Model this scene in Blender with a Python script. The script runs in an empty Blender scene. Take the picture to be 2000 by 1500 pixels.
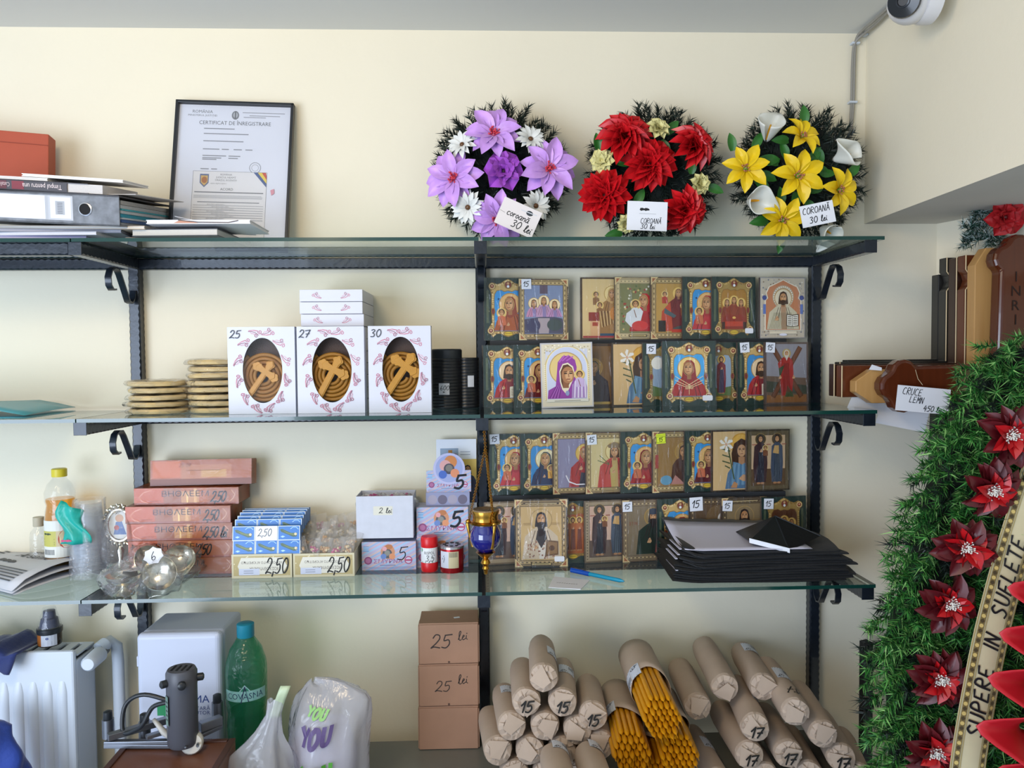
import bpy, math, random
from math import pi, sin, cos, radians as rad
from mathutils import Vector, Matrix, Euler
SC = bpy.context.scene
COL = SC.collection
rnd = random.Random(7)
V = Vector

# ---------------------------------------------------------------- camera
CAMP = V((0, -1.5, 1.55))
YAW, PITCH, ROLL, FPX = .0385394, -.036527, -.0083304, 1500.0
FWD = V((sin(YAW)*cos(PITCH), cos(YAW)*cos(PITCH), sin(PITCH)))
_r = V((cos(YAW), -sin(YAW), 0)); _u = _r.cross(FWD)
RGT = _r*cos(ROLL) + _u*sin(ROLL); UPV = -_r*sin(ROLL) + _u*cos(ROLL)
cam = bpy.data.cameras.new('camera'); camo = bpy.data.objects.new('camera', cam); COL.objects.link(camo)
cam.sensor_fit = 'HORIZONTAL'; cam.sensor_width = 36; cam.lens = FPX/2000*36; cam.clip_start = .02
B = -FWD
camo.matrix_world = Matrix(((RGT.x, UPV.x, B.x, CAMP.x), (RGT.y, UPV.y, B.y, CAMP.y), (RGT.z, UPV.z, B.z, CAMP.z), (0, 0, 0, 1)))
SC.camera = camo
# ---------------------------------------------------------------- light
wd = bpy.data.worlds.new('world'); SC.world = wd; wd.use_nodes = True
bg = wd.node_tree.nodes['Background']; bg.inputs[0].default_value = (.72, .85, 1.0, 1); bg.inputs[1].default_value = 1.05
def area(name, loc, target, sx, sy, power, col):
    l = bpy.data.lights.new(name, 'AREA'); l.shape = 'RECTANGLE'; l.size = sx; l.size_y = sy; l.energy = power; l.color = col
    o = bpy.data.objects.new(name, l); COL.objects.link(o); o.location = loc
    o.rotation_euler = (V(target)-V(loc)).to_track_quat('-Z', 'Y').to_euler()
    return o
area('window_daylight', (-1.75, -2.75, 1.1), (0, 0, 1.1), 1.7, 1.6, 72, (.71, .82, 1.0))
l = bpy.data.lights.new('ceiling_lamp', 'POINT'); l.energy = 16; l.color = (1.0, .77, .48); l.shadow_soft_size = .14
o = bpy.data.objects.new('ceiling_lamp', l); COL.objects.link(o); o.location = (-.45, -1.2, 2.06)
SC.view_settings.view_transform = 'Standard'; SC.view_settings.look = 'None'
SC.view_settings.exposure = 0.0; SC.view_settings.gamma = 1; SC.view_settings.use_curve_mapping = False
SC.cycles.max_bounces = 10; SC.cycles.transparent_max_bounces = 24; SC.cycles.caustics_reflective = False; SC.cycles.caustics_refractive = False
SC.cycles.sample_clamp_indirect = 6

# ---------------------------------------------------------------- helpers
def ray(x, y): return RGT*((x-1000)/FPX) - UPV*((y-750)/FPX) + FWD
def px(x, y, Y):                      # photo pixel -> point at wall distance Y
    d = ray(x, y); return CAMP + d*((Y-CAMP.y)/d.y)
def pz(x, y, Z):                      # photo pixel -> point at height Z
    d = ray(x, y); return CAMP + d*((Z-CAMP.z)/d.z)
def lin(c):
    if isinstance(c, str):
        c = c.lstrip('#'); c = [int(c[i:i+2], 16)/255 for i in (0, 2, 4)]
    return tuple((x/12.92 if x <= .04045 else ((x+.055)/1.055)**2.4) for x in c[:3])
_M = {}
def mat(name, col=None, rough=.5, metal=0., noise=0., nscale=30., bump=0., bscale=200., spec=.5, coat=0., sss=0., trans=0., ior=1.45, alpha=1., attr=False, emit=None, sheen=0., bdist=.002):
    if name in _M: return _M[name]
    m = bpy.data.materials.new(name); m.use_nodes = True; nt = m.node_tree; N = nt.nodes; L = nt.links
    p = N['Principled BSDF']; I = p.inputs
    I['Roughness'].default_value = rough; I['Metallic'].default_value = metal; I['Specular IOR Level'].default_value = spec
    I['Coat Weight'].default_value = coat; I['Transmission Weight'].default_value = trans; I['IOR'].default_value = ior; I['Alpha'].default_value = alpha
    I['Sheen Weight'].default_value = sheen
    if sss: I['Subsurface Weight'].default_value = sss; I['Subsurface Radius'].default_value = (.01, .008, .004); I['Subsurface Scale'].default_value = 1
    if emit: I['Emission Color'].default_value = (*lin(emit[0]), 1); I['Emission Strength'].default_value = emit[1]
    tc = N.new('ShaderNodeTexCoord'); src = None
    if attr:
        a = N.new('ShaderNodeAttribute'); a.attribute_name = 'Col'; src = a.outputs['Color']
    else:
        I['Base Color'].default_value = (*lin(col), 1)
    if noise:
        n = N.new('ShaderNodeTexNoise'); n.inputs['Scale'].default_value = nscale; n.inputs['Detail'].default_value = 4
        L.new(tc.outputs['Object'], n.inputs['Vector'])
        r = N.new('ShaderNodeMapRange'); r.inputs[1].default_value = .25; r.inputs[2].default_value = .75; r.inputs[3].default_value = 1-noise; r.inputs[4].default_value = 1+noise
        L.new(n.outputs['Fac'], r.inputs[0])
        mx = N.new('ShaderNodeMix'); mx.data_type = 'RGBA'; mx.blend_type = 'MULTIPLY'; mx.inputs[0].default_value = 1
        if src: L.new(src, mx.inputs[6])
        else: mx.inputs[6].default_value = (*lin(col), 1)
        L.new(r.outputs[0], mx.inputs[7]); src = mx.outputs[2]
    if src: L.new(src, I['Base Color'])
    if bump:
        n = N.new('ShaderNodeTexNoise'); n.inputs['Scale'].default_value = bscale; n.inputs['Detail'].default_value = 3
        L.new(tc.outputs['Object'], n.inputs['Vector'])
        b = N.new('ShaderNodeBump'); b.inputs['Strength'].default_value = bump; b.inputs['Distance'].default_value = bdist
        L.new(n.outputs['Fac'], b.inputs['Height']); L.new(b.outputs[0], I['Normal'])
    _M[name] = m; return m
def film(name, tint=(1, 1, 1), gloss=1., rough=.08, bump=.6, bscale=60., haze=0., hazecol=(.9, .9, .92), ior=1.45, stretch=None):
    """thin clear sheet: see-through, with a fresnel gloss and some milky haze"""
    if name in _M: return _M[name]
    m = bpy.data.materials.new(name); m.use_nodes = True; nt = m.node_tree; N = nt.nodes; L = nt.links
    N.remove(N['Principled BSDF']); out = N['Material Output']
    t = N.new('ShaderNodeBsdfTransparent'); t.inputs[0].default_value = (*tint, 1)
    g = N.new('ShaderNodeBsdfGlossy'); g.inputs['Roughness'].default_value = rough; g.inputs['Color'].default_value = (gloss, gloss, gloss, 1)
    fr = N.new('ShaderNodeLayerWeight'); fr.inputs[0].default_value = .5
    r0 = ((ior-1)/(ior+1))**2
    pw = N.new('ShaderNodeMath'); pw.operation = 'POWER'; pw.inputs[1].default_value = 5; L.new(fr.outputs['Facing'], pw.inputs[0])
    ma = N.new('ShaderNodeMath'); ma.operation = 'MULTIPLY_ADD'; ma.inputs[1].default_value = 1-r0; ma.inputs[2].default_value = r0; L.new(pw.outputs[0], ma.inputs[0])
    mx = N.new('ShaderNodeMixShader'); L.new(ma.outputs[0], mx.inputs[0])
    base = t.outputs[0]
    if haze:
        d = N.new('ShaderNodeBsdfDiffuse'); d.inputs[0].default_value = (*hazecol, 1)
        tl = N.new('ShaderNodeBsdfTranslucent'); tl.inputs[0].default_value = (*hazecol, 1)
        ad = N.new('ShaderNodeMixShader'); ad.inputs[0].default_value = .5; L.new(d.outputs[0], ad.inputs[1]); L.new(tl.outputs[0], ad.inputs[2])
        h = N.new('ShaderNodeMixShader'); h.inputs[0].default_value = haze; L.new(base, h.inputs[1]); L.new(ad.outputs[0], h.inputs[2]); base = h.outputs[0]
    L.new(base, mx.inputs[1]); L.new(g.outputs[0], mx.inputs[2]); L.new(mx.outputs[0], out.inputs[0])
    if bump:
        tc = N.new('ShaderNodeTexCoord'); n = N.new('ShaderNodeTexNoise'); n.inputs['Scale'].default_value = bscale; n.inputs['Detail'].default_value = 3; n.inputs['Distortion'].default_value = 1.5
        if stretch:
            mp = N.new('ShaderNodeMapping'); mp.inputs['Scale'].default_value = stretch; mp.inputs['Rotation'].default_value = (0, .6, 0); L.new(tc.outputs['Object'], mp.inputs[0]); L.new(mp.outputs[0], n.inputs['Vector'])
        else: L.new(tc.outputs['Object'], n.inputs['Vector'])
        b = N.new('ShaderNodeBump'); b.inputs['Strength'].default_value = bump; b.inputs['Distance'].default_value = .01
        L.new(n.outputs['Fac'], b.inputs['Height']); L.new(b.outputs[0], g.inputs['Normal']); L.new(b.outputs[0], fr.inputs['Normal'])
    _M[name] = m; return m

def basis(d):
    d = V(d).normalized(); a = V((0, 0, 1)) if abs(d.z) < .9 else V((1, 0, 0))
    s = d.cross(a).normalized(); return s, s.cross(d).normalized(), d
class G:
    def __init__(s): s.v = []; s.f = []; s.c = []; s.m = []; s.col = None; s.mi = 0; s.X = None
    def add(s, vs, fs):
        n = len(s.v)
        if s.X is not None: vs = [s.X @ V(p) for p in vs]
        s.v += [tuple(p) for p in vs]; s.f += [tuple(i+n for i in f) for f in fs]
        s.c += [s.col]*len(fs); s.m += [s.mi]*len(fs); return s
    def box(s, c, d, rot=None, taper=1.):
        x, y, z = d[0]/2, d[1]/2, d[2]/2; vs = []
        for k in (-1, 1):
            t = taper if k > 0 else 1
            for a, b in ((-1, -1), (1, -1), (1, 1), (-1, 1)): vs.append(V((a*x*t, b*y*t, k*z)))
        if rot: e = Euler(rot).to_matrix(); vs = [e @ p for p in vs]
        return s.add([p+V(c) for p in vs], [(3, 2, 1, 0), (4, 5, 6, 7), (0, 1, 5, 4), (1, 2, 6, 5), (2, 3, 7, 6), (3, 0, 4, 7)])
    def poly(s, pts): return s.add(pts, [tuple(range(len(pts)))])
    def prism(s, pts, y0, y1, top=None):      # outline in x,z ; extruded along y (y0 = front)
        n = len(pts); t = top or pts
        return s.add([(a, y0, b) for a, b in t] + [(a, y1, b) for a, b in pts],
                     [tuple(range(n)), tuple(range(2*n-1, n-1, -1))] + [(i, n+i, n+(i+1) % n, (i+1) % n) for i in range(n)])
    def tube(s, pts, r, n=8, cap=True, closed=False, sx=1., up=None):
        pts = [V(p) for p in pts]; m = len(pts); rs = r if isinstance(r, (list, tuple)) else [r]*m
        vs = []; pa = None
        for i, p in enumerate(pts):
            d = (pts[(i+1) % m]-pts[i-1]) if closed else pts[min(i+1, m-1)]-pts[max(i-1, 0)]
            if d.length < 1e-9: d = V((0, 0, 1))
            d.normalize()
            if pa is None: a, b, _ = basis(d); a = (V(up)-d*d.dot(V(up))).normalized() if up else a
            else: a = pa-d*pa.dot(d); a = a.normalized() if a.length > 1e-6 else basis(d)[0]
            b = d.cross(a); pa = a
            for k in range(n):
                t = 2*pi*k/n; vs.append(p+a*(cos(t)*rs[i]*sx)+b*(sin(t)*rs[i]))
        fs = []
        for i in range(m if closed else m-1):
            j = (i+1) % m
            for k in range(n): fs.append((i*n+k, i*n+(k+1) % n, j*n+(k+1) % n, j*n+k))
        if cap and not closed: fs += [tuple(range(n-1, -1, -1)), tuple(range((m-1)*n, m*n))]
        return s.add(vs, fs)
    def lathe(s, prof, n=24, c=(0, 0, 0), cap=True, sx=1., sy=1.):
        vs = [(c[0]+r*cos(2*pi*k/n)*sx, c[1]+r*sin(2*pi*k/n)*sy, c[2]+z) for r, z in prof for k in range(n)]
        fs = [(i*n+k, i*n+(k+1) % n, (i+1)*n+(k+1) % n, (i+1)*n+k) for i in range(len(prof)-1) for k in range(n)]
        if cap: fs += [tuple(range(n-1, -1, -1)), tuple(range((len(prof)-1)*n, len(prof)*n))]
        return s.add(vs, fs)
    def ball(s, c, r, n=12, m=8):
        r = r if isinstance(r, (list, tuple)) else (r, r, r)
        vs = []; fs = []
        for i in range(1, m):
            t = pi*i/m
            for k in range(n): vs.append((c[0]+r[0]*sin(t)*cos(2*pi*k/n), c[1]+r[1]*sin(t)*sin(2*pi*k/n), c[2]-r[2]*cos(t)))
        vs += [(c[0], c[1], c[2]-r[2]), (c[0], c[1], c[2]+r[2])]; q = len(vs)
        for i in range(m-2):
            for k in range(n): fs.append((i*n+k, i*n+(k+1) % n, (i+1)*n+(k+1) % n, (i+1)*n+k))
        for k in range(n): fs.append((q-2, (k+1) % n, k)); fs.append((q-1, (m-2)*n+k, (m-2)*n+(k+1) % n))
        return s.add(vs, fs)
    def grid(s, nu, nv, fn, wrap=False):
        vs = [fn(i/(nu-(0 if wrap else 1)), j/(nv-1)) for j in range(nv) for i in range(nu)]; fs = []
        for j in range(nv-1):
            for i in range(nu if wrap else nu-1):
                k = (i+1) % nu; fs.append((j*nu+i, j*nu+k, (j+1)*nu+k, (j+1)*nu+i))
        return s.add(vs, fs)
    def mesh(s, name, mats, smooth=None):
        me = bpy.data.meshes.new(name); me.from_pydata(s.v, [], s.f)
        for m in (mats if isinstance(mats, (list, tuple)) else [mats]): me.materials.append(m)
        me.polygons.foreach_set('material_index', s.m)
        if any(c is not None for c in s.c):
            ca = me.color_attributes.new('Col', 'FLOAT_COLOR', 'CORNER'); buf = []
            cache = {}
            for f, c in zip(s.f, s.c):
                if c not in cache: cache[c] = (*lin(c or '#ffffff'), 1.)
                buf += list(cache[c])*len(f)
            ca.data.foreach_set('color', buf)
        if smooth is not None:
            me.polygons.foreach_set('use_smooth', [True]*len(me.polygons)); me.update()
            me.set_sharp_from_angle(angle=rad(smooth))
        me.update(); return me
    def obj(s, name, mats, parent=None, smooth=None, bevel=0, loc=None, rot=None, seg=2, solid=0, sub=0):
        return put(name, s.mesh(name, mats, smooth), parent, loc, rot, bevel, seg, solid, sub)
def put(name, me, parent=None, loc=None, rot=None, bevel=0, seg=2, solid=0, sub=0):
    o = bpy.data.objects.new(name, me); COL.objects.link(o)
    if parent: o.parent = parent
    if loc is not None: o.location = loc
    if rot is not None: o.rotation_euler = rot
    if solid: m = o.modifiers.new('s', 'SOLIDIFY'); m.thickness = solid; m.offset = 0
    if bevel: m = o.modifiers.new('b', 'BEVEL'); m.width = bevel; m.segments = seg; m.limit_method = 'ANGLE'; m.angle_limit = rad(40)
    if sub: m = o.modifiers.new('u', 'SUBSURF'); m.levels = sub; m.render_levels = sub
    return o
def tag(o, label, cat, group=None, kind=None):
    o['label'] = label; o['category'] = cat
    if group: o['group'] = group
    if kind: o['kind'] = kind
    return o
def thing(name, label, cat, loc=(0, 0, 0), rot=(0, 0, 0), group=None):
    o = bpy.data.objects.new(name, None); o.empty_display_size = .02; COL.objects.link(o); o.location = loc; o.rotation_euler = rot
    return tag(o, label, cat, group)
def struct(o, label=None):
    o['kind'] = 'structure'
    if label: o['label'] = label
    return o

# -------- flat print: painted polygons in layers a few hundredths of a millimetre apart
GL = {
 '0': [[(.3, 1), (.08, .75), (.05, .35), (.25, 0), (.5, .2), (.58, .6), (.45, .95), (.25, 1)]], '1': [[(0, .6), (.3, 1), (.22, 0)]],
 '2': [[(.05, .75), (.2, 1), (.45, .95), (.5, .7), (.3, .35), (0, 0), (.2, .08), (.6, 0)]], '3': [[(.08, .9), (.35, 1), (.5, .8), (.25, .55), (.5, .35), (.4, .05), (.05, .05)]],
 '4': [[(.3, 1), (.0, .4), (.55, .42)], [(.42, .75), (.36, -.05)]], '5': [[(.15, .95), (.1, .55), (.4, .6), (.5, .3), (.3, 0), (0, .05)], [(.12, .95), (.6, 1)]],
 '6': [[(.4, 1), (.12, .6), (.08, .15), (.3, 0), (.5, .2), (.35, .45), (.1, .3)]], '7': [[(0, .9), (.6, 1), (.2, 0)], [(.12, .45), (.55, .5)]], '9': [[(.5, .9), (.2, 1), (.1, .7), (.35, .6), (.5, .9), (.4, 0)]],
 'l': [[(0, .1), (.25, .8), (.2, 1), (.08, .8), (.1, .1), (.25, 0), (.35, .1)]], 'e': [[(0, .2), (.25, .4), (.15, .52), (.05, .25), (.15, 0), (.4, .15)]], 'i': [[(.05, .45), (.05, .1), (.2, 0)], [(.08, .65), (.12, .7)]],
 'A': [[(0, 0), (.3, 1), (.55, 0)], [(.1, .4), (.5, .4)]], 'Ă': [[(0, 0), (.3, 1), (.55, 0)], [(.1, .4), (.5, .4)], [(.15, 1.25), (.3, 1.12), (.45, 1.25)]], 'a': [[(.4, .45), (.15, .5), (.02, .2), (.2, 0), (.4, .3), (.4, .5), (.42, .05), (.52, 0)]], 'ă': [[(.4, .45), (.15, .5), (.02, .2), (.2, 0), (.4, .3), (.4, .5), (.42, .05), (.52, 0)], [(.1, .75), (.25, .65), (.4, .75)]],
 'C': [[(.5, .9), (.25, 1), (.03, .6), (.1, .1), (.5, .05)]], 'E': [[(.5, 1), (.08, .95), (.0, 0), (.5, .03)], [(.05, .5), (.4, .52)]], 'F': [[(.55, 1), (.1, .95), (0, 0)], [(.06, .5), (.4, .52)]],
 'I': [[(.12, 1), (.05, 0)]], 'L': [[(.1, 1), (.02, .03), (.45, .05)]], 'M': [[(0, 0), (.12, 1), (.3, .4), (.55, 1), (.58, 0)]], 'N': [[(0, 0), (.08, 1), (.45, 0), (.55, 1)]], 'O': [[(.3, 1), (.05, .7), (.08, .15), (.35, 0), (.58, .4), (.5, .9), (.25, 1)]],
 'P': [[(.02, 0), (.1, 1), (.45, .95), (.5, .65), (.08, .5)]], 'R': [[(.02, 0), (.1, 1), (.45, .95), (.48, .65), (.08, .52), (.55, 0)]], 'S': [[(.5, .9), (.25, 1), (.08, .75), (.45, .35), (.3, 0), (0, .08)]], 'T': [[(0, .97), (.6, 1)], [(.32, 1), (.25, 0)]], 'U': [[(.05, 1), (.05, .2), (.25, 0), (.48, .2), (.55, 1)]],
 'Y': [[(0, 1), (.3, .5)], [(.62, 1), (.3, .5), (.25, 0)]],
 'o': [[(.2, .5), (.03, .25), (.2, 0), (.38, .25), (.2, .5)]], 'r': [[(.0, .5), (.06, 0)], [(.05, .3), (.2, .5), (.32, .45)]], 'n': [[(.0, .5), (.04, 0)], [(.04, .3), (.22, .5), (.33, .35), (.36, 0)]], 'c': [[(.35, .45), (.1, .48), (.02, .2), (.15, 0), (.38, .05)]], 's': [[(.3, .5), (.1, .42), (.3, .15), (.05, 0)]], 'm': [[(0, .5), (.03, 0)], [(.03, .35), (.18, .5), (.26, .0)], [(.26, .35), (.4, .5), (.5, 0)]],
 ',': [[(.1, .1), (.0, -.2)]], '-': [[(0, .4), (.4, .4)]], '~': [[(0, .3), (.2, .6), (.4, .2), (.7, .6), (.9, .3), (1.2, .5), (1.5, .3)]],
}
GW = {'1': .45, 'l': .4, 'e': .42, 'i': .25, 'I': .3, ',': .25, '~': 1.6, 'a': .6, 'ă': .6, 'o': .48, 'r': .4, 'n': .48, 'c': .46, 's': .4, 'm': .6}
_TXT = {}
def textmesh(t):
    if t not in _TXT:
        cu = bpy.data.curves.new('t', 'FONT'); cu.body = t; cu.resolution_u = 2
        o = bpy.data.objects.new('t', cu); me = o.to_mesh()
        vs = [tuple(v.co) for v in me.vertices]; fs = [tuple(p.vertices) for p in me.polygons]
        w = max([v[0] for v in vs], default=0); o.to_mesh_clear(); bpy.data.objects.remove(o); bpy.data.curves.remove(cu)
        _TXT[t] = (vs, fs, w)
    return _TXT[t]
def cat(p, n=4):
    o = []
    for i in range(len(p)-1):
        a, b, c, d = p[max(0, i-1)], p[i], p[i+1], p[min(len(p)-1, i+2)]
        for k in range(n):
            t = k/n; o.append(tuple(.5*(2*b[j]+(c[j]-a[j])*t+(2*a[j]-5*b[j]+4*c[j]-d[j])*t*t+(3*b[j]-a[j]-3*c[j]+d[j])*t**3) for j in (0, 1)))
    return o+[p[-1]]
class Art(G):
    """w x h sheet standing in x,z at y=0 and facing -y; drawing coordinates 0..1"""
    def __init__(s, w, h, y=0., bend=None): super().__init__(); s.w = w; s.h = h; s.y = y; s.k = h/w; s.bend = bend
    def P(s, pts, col):
        s.y -= 1.1e-5; s.col = col
        q = [(p[0]*s.w, s.y, p[1]*s.h) for p in pts]
        a = sum(q[i-1][0]*q[i][2]-q[i][0]*q[i-1][2] for i in range(len(q)))
        if a < 0: q.reverse()
        if s.bend: q = [s.bend(p) for p in q]
        s.poly(q); return s
    def R(s, x0, y0, x1, y1, col): return s.P([(x0, y0), (x1, y0), (x1, y1), (x0, y1)], col)
    def E(s, cx, cy, r, col, ry=None, n=18, a0=0., a1=360.):   # r measured against the height
        ry = ry or r; full = abs(a1-a0) >= 360; m = n if full else n+1
        return s.P([(cx+r*s.k*cos(rad(a0+(a1-a0)*i/n)), cy+ry*sin(rad(a0+(a1-a0)*i/n))) for i in range(m)], col)
    def L(s, pts, wd, col):
        y = s.y-1.1e-5; w = wd*s.h/2
        q = [V((p[0]*s.w, 0, p[1]*s.h)) for p in pts]; q = [p for k, p in enumerate(q) if k == 0 or (p-q[k-1]).length > 1e-7]
        if len(q) < 2: return s
        runs = [[q[0], q[1]]]
        for p in q[2:]:
            r = runs[-1]
            if (r[-1]-r[-2]).normalized().dot((p-r[-1]).normalized()) < .25: runs.append([r[-1], p])
            else: r.append(p)
        for r in runs:
            n = len(r); vs = []
            for k in range(n):
                d = (r[min(k+1, n-1)]-r[max(k-1, 0)]).normalized(); e = d*(w*.6*((k == n-1)-(k == 0))); m = V((-d.z, 0, d.x))*w
                for v in (r[k]-m+e, r[k]+m+e): vs.append((v.x, y, v.z))
            if s.bend: vs = [s.bend(v) for v in vs]
            s.col = col; s.add(vs, [(2*k, 2*k+2, 2*k+3, 2*k+1) for k in range(n-1)]); y -= 6e-6
        s.y = y; return s
    def H(s, t, x, y, size, col='#15171c', wd=.09, slant=.15, rot=0., sp=1., cond=1.):
        cx = 0; c, n = cos(rot), sin(rot)
        for ch in t:
            for st in GL.get(ch, []):
                q = []
                for a, b in st:
                    u = (cx+a*cond+b*slant)*size; v = b*size; q.append((x+(u*c-v*n)*s.k, y+u*n+v*c))
                if len(q) > 3 and ch not in 'MNE47': q = cat(q)
                s.L(q, wd*size, col)
            cx += (GW.get(ch, .72) if ch != ' ' else .5)*sp*cond
        return s
    def T(s, t, x, y, size, col, al='l', cond=1., rot=0.):
        vs, fs, w = textmesh(t); k = size*s.h*1.38; s.y -= 1.1e-5; s.col = col
        off = {'l': 0, 'c': -w/2, 'r': -w}[al]; c, n = cos(rot), sin(rot); out = []
        for v in vs:
            a, b = (v[0]+off)*k*cond, v[1]*k
            p = (x*s.w+a*c-b*n, s.y, y*s.h+a*n+b*c); out.append(s.bend(p) if s.bend else p)
        s.add(out, fs); return s
    def lines(s, x0, x1, ys, wd, col, jag=.0):
        for y in ys: s.R(x0, y-wd/2, x1-(rnd.random()*jag), y+wd/2, col)
        return s
M_print = mat('printed_paper', attr=True, rough=.5)
M_gloss = mat('printed_gloss', attr=True, rough=.28, spec=.5)
# ================================================================ the room
CEIL = 2.175
M_wall = mat('cream_wall_paint', '#e7dfc9', rough=.85, noise=.025, nscale=3, bump=.25, bscale=90, bdist=.0015)
M_ceil = mat('white_ceiling_paint', '#d9dad6', rough=.9, bump=.1, bscale=60)
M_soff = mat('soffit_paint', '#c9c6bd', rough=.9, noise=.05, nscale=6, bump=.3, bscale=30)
M_floor = mat('grey_floor', '#9299a3', rough=.5, noise=.1, nscale=8)
struct(G().box((-.75, .05, 1.25), (4.5, .1, 2.6)).obj('wall_back', M_wall), 'cream painted wall behind the shelves')
struct(G().box((-.9, -1.9, CEIL+.05), (4.4, 4.0, .1)).obj('ceiling', M_ceil), 'plain white ceiling')
struct(G().box((-.9, -1.9, -.05), (4.6, 4.0, .1)).obj('floor', M_floor), 'grey shop floor')
SOF = 1.805
g = G(); b_ = [(.904, 0), (.961, -.167), (1.2, -.9), (1.4, -.9), (1.4, 0)]
for z in (1.70, SOF+.02): g.poly([(a, b, z) for a, b in (b_ if z > SOF else reversed(b_))])
for k in range(5): (a, b), (c, d) = b_[k], b_[(k+1) % 5]; g.add([(a, b, 1.70), (c, d, 1.70), (c, d, SOF+.02), (a, b, SOF+.02)], [(0, 1, 2, 3)])
struct(g.obj('trim_1', M_wall), 'cream beam lip under the bulkhead behind the crosses')
struct(G().box((1.45, -1.6, 1.25), (.1, 3.2, 2.6)).obj('wall_right', M_wall), 'cream side wall behind the crosses')
g = G(); xs = [(.757, .0), (.738, -.48), (.70, -1.4), (.70, -3.2)]
for (a, b), (c, d) in zip(xs, xs[1:]): g.add([(a, b, SOF), (c, d, SOF), (c, d, CEIL), (a, b, CEIL)], [(0, 1, 2, 3)])
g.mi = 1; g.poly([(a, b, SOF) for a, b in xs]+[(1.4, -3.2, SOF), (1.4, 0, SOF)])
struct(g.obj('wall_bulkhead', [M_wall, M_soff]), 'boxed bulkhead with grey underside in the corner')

# ---- wrought iron frame
M_iron = mat('hammered_black_iron', '#1b222c', rough=.33, metal=.25, noise=.25, nscale=60, bump=.25, bscale=120, coat=.3)
Z1, Z2, Z3 = 1.729, 1.437, 1.1395
S1, S2, S3 = Z1+.0165, Z2+.0165, Z3+.0165
XL, XM, XR = -.655, -.001, .654
FR = -.2263
def hbar(g, p0, p1, w, up, pitch=.0125):
    p0, p1 = V(p0), V(p1); d = p1-p0; n = max(2, int(d.length/pitch*2)); d.normalize(); a = V(up); b = d.cross(a); h = w/2; vs = []
    for i in range(n+1):
        p = p0.lerp(p1, i/n); c = .0032 if i % 2 else .0014
        for x, y in ((-1, -1), (1, -1), (1, 1), (-1, 1)):
            q = [(x*(h-c), y*h), (x*h, y*(h-c))]
            if x*y > 0: q.reverse()
            for u, v in q: vs.append(p+a*u+b*v)
    fs = [(i*8+k, i*8+(k+1) % 8, i*8+8+(k+1) % 8, i*8+8+k) for i in range(n) for k in range(8)]
    fs += [tuple(range(7, -1, -1)), tuple(range(n*8, n*8+8))]
    g.add(vs, fs)
fr = thing('iron_shelving', 'black hammered iron wall frame with scrolled brackets carrying the glass shelves', 'shelf frame', (0, 0, .6))
def fpart(g, name, **k): return g.obj(name, M_iron, fr, smooth=30, loc=(0, 0, -.6), **k)
for x in (XL, XM, XR):
    g = G(); hbar(g, (x, -.0105, .6), (x, -.0105, Z1+.0105), .0205, (1, 0, 0)); fpart(g, 'post')
for z, x0 in ((Z1, -1.7), (Z2, XL), (Z3, XL)):
    for a, b in ((XL, XM), (XM, XR)) + (((x0, XL),) if x0 < -1 else ()):
        g = G(); hbar(g, (a+.0105, -.0105, z), (b-.0105, -.0105, z), .0205, (0, 0, 1)); fpart(g, 'rail')
g = G(); hbar(g, (-1.7, FR+.0105, Z1), (XL-.012, FR+.0105, Z1), .0205, (0, 0, 1)); fpart(g, 'front_rail')
SCR = [(.022, -.040), (.027, -.055), (.036, -.064), (.047, -.062), (.056, -.048), (.078, -.016), (.088, -.006), (.100, -.0055), (.112, -.011), (.119, -.024), (.117, -.038), (.108, -.0455), (.098, -.044)]
for x in (XL, XM, XR):
    for z in (Z1, Z2, Z3):
        g = G(); hbar(g, (x, -.021, z), (x, FR, z), .0205, (0, 0, 1)); br = fpart(g, 'bracket')
        g = G(); g.box((x, FR-.0008, z), (.0212, .0016, .0212)); o = g.obj('end_cap', M_iron, br, bevel=.0005)
        g = G()
        for sgn in (0,):
            pts = [V((x, -d, z-.0105+h)) for d, h in SCR]; w = .0055; t = .0016; vs = []
            for i, p in enumerate(pts):
                d = (pts[min(i+1, len(pts)-1)]-pts[max(i-1, 0)]).normalized(); n = V((1, 0, 0)).cross(d)
                for a, b in ((-w, -t), (w, -t), (w, t), (-w, t)): vs.append(p+V((a, 0, 0))+n*b)
            m = len(pts); fs = [(i*4+k, i*4+(k+1) % 4, i*4+4+(k+1) % 4, i*4+4+k) for i in range(m-1) for k in range(4)]+[(3, 2, 1, 0), (m*4-4, m*4-3, m*4-2, m*4-1)]
            g.add(vs, fs)
        g.obj('scroll', M_iron, br, smooth=50)
# ---- glass shelves
M_pane = film('shelf_glass', tint=(.86, .93, .905), rough=.0, bump=0, ior=1.55)
M_edge = mat('glass_edge', '#123b35', rough=.12, spec=.7, coat=.5)
def pane(x0, x1, z, label):
    g = G(); g.box(((x0+x1)/2, (FR-.004-.022)/2, z-.003), (x1-x0, (-.022-FR+.004), .006))
    g.m = [0, 0, 1, 1, 1, 1]
    o = g.obj('glass_shelf', [M_pane, M_edge]); tag(o, label, 'glass shelf', 'glass shelves on the iron brackets'); return o
for z, n, w in ((S1, 'top', 'above the candle boxes'), (S2, 'middle', ''), (S3, 'bottom', '')):
    pane(-1.6, XL-.006, z, {'top': 'clear glass shelf under the orange box and binder', 'middle': 'clear glass shelf under the turquoise folder', 'bottom': 'clear glass shelf under the newspaper and oil bottle'}[n])
    pane(XL-.004, XM-.003, z, {'top': 'clear glass shelf under the framed certificate', 'middle': 'clear glass shelf under the white candle boxes', 'bottom': 'clear glass shelf under the orange incense boxes'}[n])
    pane(XM+.003, XR+(.022 if n == 'top' else .012), z, {'top': 'clear glass shelf under the red flower wreath', 'middle': 'clear glass shelf under the upper icons', 'bottom': 'clear glass shelf under the black cloth pile'}[n])
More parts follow.
